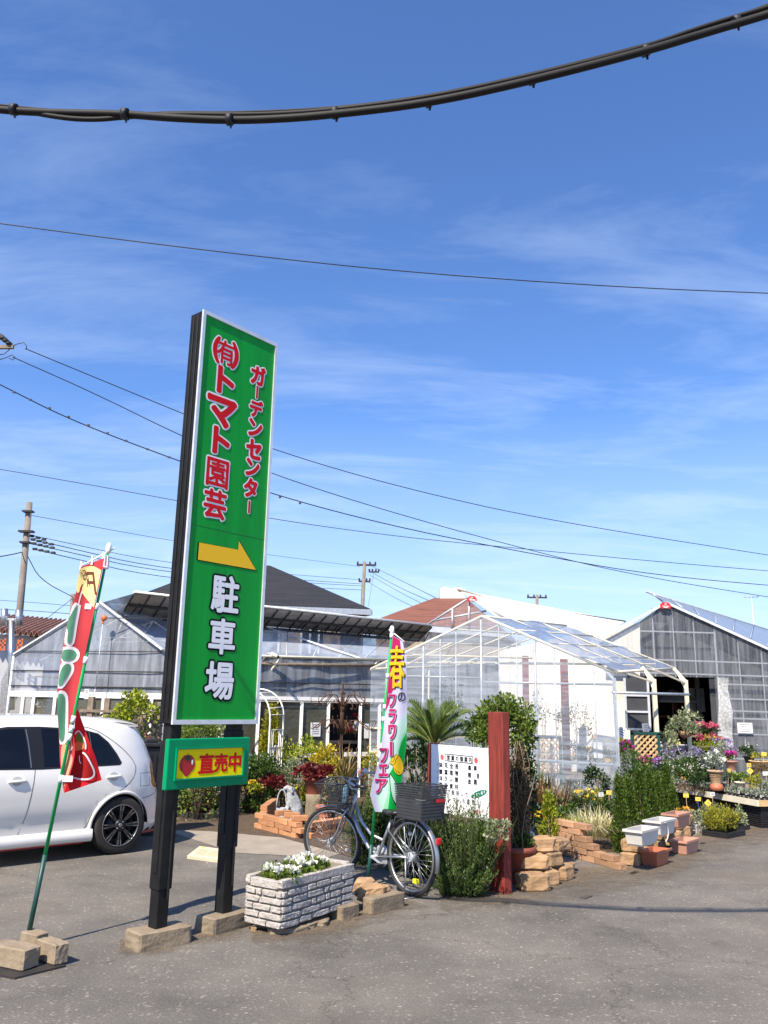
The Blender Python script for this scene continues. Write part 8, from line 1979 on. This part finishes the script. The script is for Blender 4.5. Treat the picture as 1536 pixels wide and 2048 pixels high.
# hanging basket and pink flower shelves in the doorway
c = P(1371, 1462, 15.2); rt = thing('hanging_basket', 'round basket of trailing variegated leaves hanging on the second cream post', 'hanging basket', c)
m_ = MB(); m_.lathe([(.02, -.12), (.10, -.08), (.135, 0), (.12, 0), (.08, -.06), (.001, -.09)], c, 18, cap=False); m_.build('basket', M['basket'], rt)
p, d = clump_pts(800, c + V(-.03, 0, .12), (.34, .25, .24), 22, nsd(), -.6); leaf_obj('foliage', LM['varieg'], rt, p, d, .055, .035)
p, d = clump_pts(300, c + V(-.25, 0, -.10), (.13, .12, .26), 10, nsd(), -1); leaf_obj('trailing_foliage', LM['varieg'], rt, p, d, .05, .03)
for k, (y, lb) in enumerate(((1462, 'upper shelf of bright pink and red flowers inside the doorway of the grey greenhouse'), (1482, 'lower shelf of bright pink and red flowers inside the doorway of the grey greenhouse'))):
    c = P(1402, y, 17.0); rt = thing('flower_shelf', lb, 'flower shelf', c); m_ = MB(); m_.box(c - V(0, 0, .10), (.75, .3, .03), .2); m_.build('shelf', M['wood_grey'], rt)
    p, d = clump_pts(300, c - V(0, 0, .02), (.36, .18, .10), 18, nsd(), -.3); leaf_obj('foliage', LM['dark'], rt, p, d, .05, .035)
    p, d = clump_pts(420, c + V(0, -.05, .05), (.37, .18, .10), 22, nsd(), -.2, .2, (.7, 1)); leaf_obj('flower', LM['fpink'], rt, p, d, .05, .05)
c = P(1340, 1492, 16.0); rt = thing('bird_bath', 'shallow white bowl on a stand holding a leafy plant in the doorway', 'bird bath', (c.x, c.y, 0)); m_ = MB(); m_.lathe([(.06, c.z - .12), (.2, c.z - .07), (.34, c.z + .02), (.33, c.z + .03), (.18, c.z - .04), (.001, c.z - .05)], (c.x, c.y, 0), 22, cap=False); m_.build('bowl', M['white_plastic'], rt)
m_ = MB(); m_.lathe([(.12, 0), (.06, .1), (.05, c.z - .12)], (c.x, c.y, 0), 14); m_.build('stand', M['white_plastic'], rt)
plant('potted_herb', 'leafy plant sitting in the white bird bath', 'plant', 1332, 1473, 16.0, 18, 14, 'varieg', 300, .05, .03, 12, stem=False, base_z=.9)
m_ = MB(); c = P(1243, 1470, 14.7); Mx = Matrix.Rotation(R(18), 3, 'Y'); m_.box(c, (.13, .006, .26), 0, 0, M=Mx); m_.box(c + Mx @ V(0, -.005, -.08), (.12, .004, .07), 0, 1, M=Mx)
for k in range(3): m_.box(c + Mx @ V(0, -.005, .09 - k * .04), (.09, .003, .014), 0, 2, M=Mx)
tag(m_.build('leaflet', [M['paper'], M['tag_yellow'], M['print']], base=c), 'leaning white leaflet with an orange lower edge at the left side of the doorway', 'leaflet')
m_ = MB(); c = P(1291, 1457, 17.2); Mx = Matrix.Rotation(R(-8), 3, 'Y'); m_.box(c, (.12, .006, .20), 0, 0, M=Mx)
for k in range(4): m_.box(c + V(0, -.005, .06 - k * .035), (.08, .003, .012), 0, 1)
tag(m_.build('paper_notice', [M['paper'], M['print']], base=c), 'narrow white notice hanging at the edge of the side window by the doorway', 'notice', 'paper notices on the greenhouses')
# trays on the ground in front of the bench
def tray(label, px, py, rz, L_, w, h, m):
    c = G(px, py); rt = thing('nursery_tray', label, 'tray', c, rz); m_ = MB()
    for z in (.012, h * .5, h - .012):
        for sx, sy, dx, dy in ((0, -1, L_, .01), (0, 1, L_, .01), (-1, 0, .01, w), (1, 0, .01, w)): m_.box((sx * L_ / 2, sy * w / 2, z), (dx + .01, dy + .01, .022))
    for i in range(8):
        for sy in (-1, 1): m_.box((-L_ / 2 + L_ * i / 7, sy * w / 2, h / 2), (.014, .008, h - .01))
    for i in range(6):
        for sx in (-1, 1): m_.box((sx * L_ / 2, -w / 2 + w * i / 5, h / 2), (.008, .014, h - .01))
    m_.box((0, 0, .012), (L_ - .03, w - .03, .01)); m_.build('slats', M[m], rt, world=False); return rt
tray('white slatted tray holding pale variegated plants beside the brown window box', 1386, 1661, .75, .42, .30, .10, 'white_plastic')
plant('variegated_plant', 'pale variegated leafy plants filling the white slatted tray', 'plant', 1388, 1640, 12.1, 36, 17, 'varieg', 800, .04, .025, 22, stem=False)
tray('black tray with lime green dwarf conifers in front of the bench', 1448, 1672, .75, .52, .34, .08, 'black_plastic')
tray('second black tray stacked at the right under the lime dwarf conifers', 1466, 1660, .75, .4, .30, .07, 'black_plastic')
for px, py, rx, ry, lb in ((1430, 1640, 22, 24, 'left lime green dwarf conifer in the black tray'), (1455, 1636, 22, 22, 'right lime green dwarf conifer in the black tray')):
    shoots('dwarf_conifer', lb, 'conifer', px, py, 11.85 if px < 1440 else 12.0, rx, ry * 2.3, 'gold', 70, 26, nL=.035, nw=.010, lean=.4, base_z=.05)
plant('variegated_plant', 'white edged trailing plant behind the lime dwarf conifers', 'plant', 1478, 1636, 12.4, 20, 24, 'varieg', 420, .035, .018, 14, stem=False)
plant('orange_flower', 'low orange flowers beside the last conifer of the row', 'flower', 1370, 1625, 12.4, 15, 8, 'green', 90, .03, .02, 8, stem=False, flower=('forange', 160, .03, 14))
shoots('herb', 'wispy grey herb behind the lime dwarf conifers below the price cards', 'plant', 1420, 1610, 12.9, 22, 50, 'silver', 30, 22, nL=.04, nw=.012, lean=.5)
m_ = MB(); c = P(1062, 1680, 8.6); m_.rock(c, (.09, .06, .16), .4, amp=.2, cuts=3, seed=9, sm=True, bev=.25); tag(m_.build('plastic_bag', M['bagfilm'], base=c), 'clear crumpled plastic wrap hanging above the stone stack', 'bag')
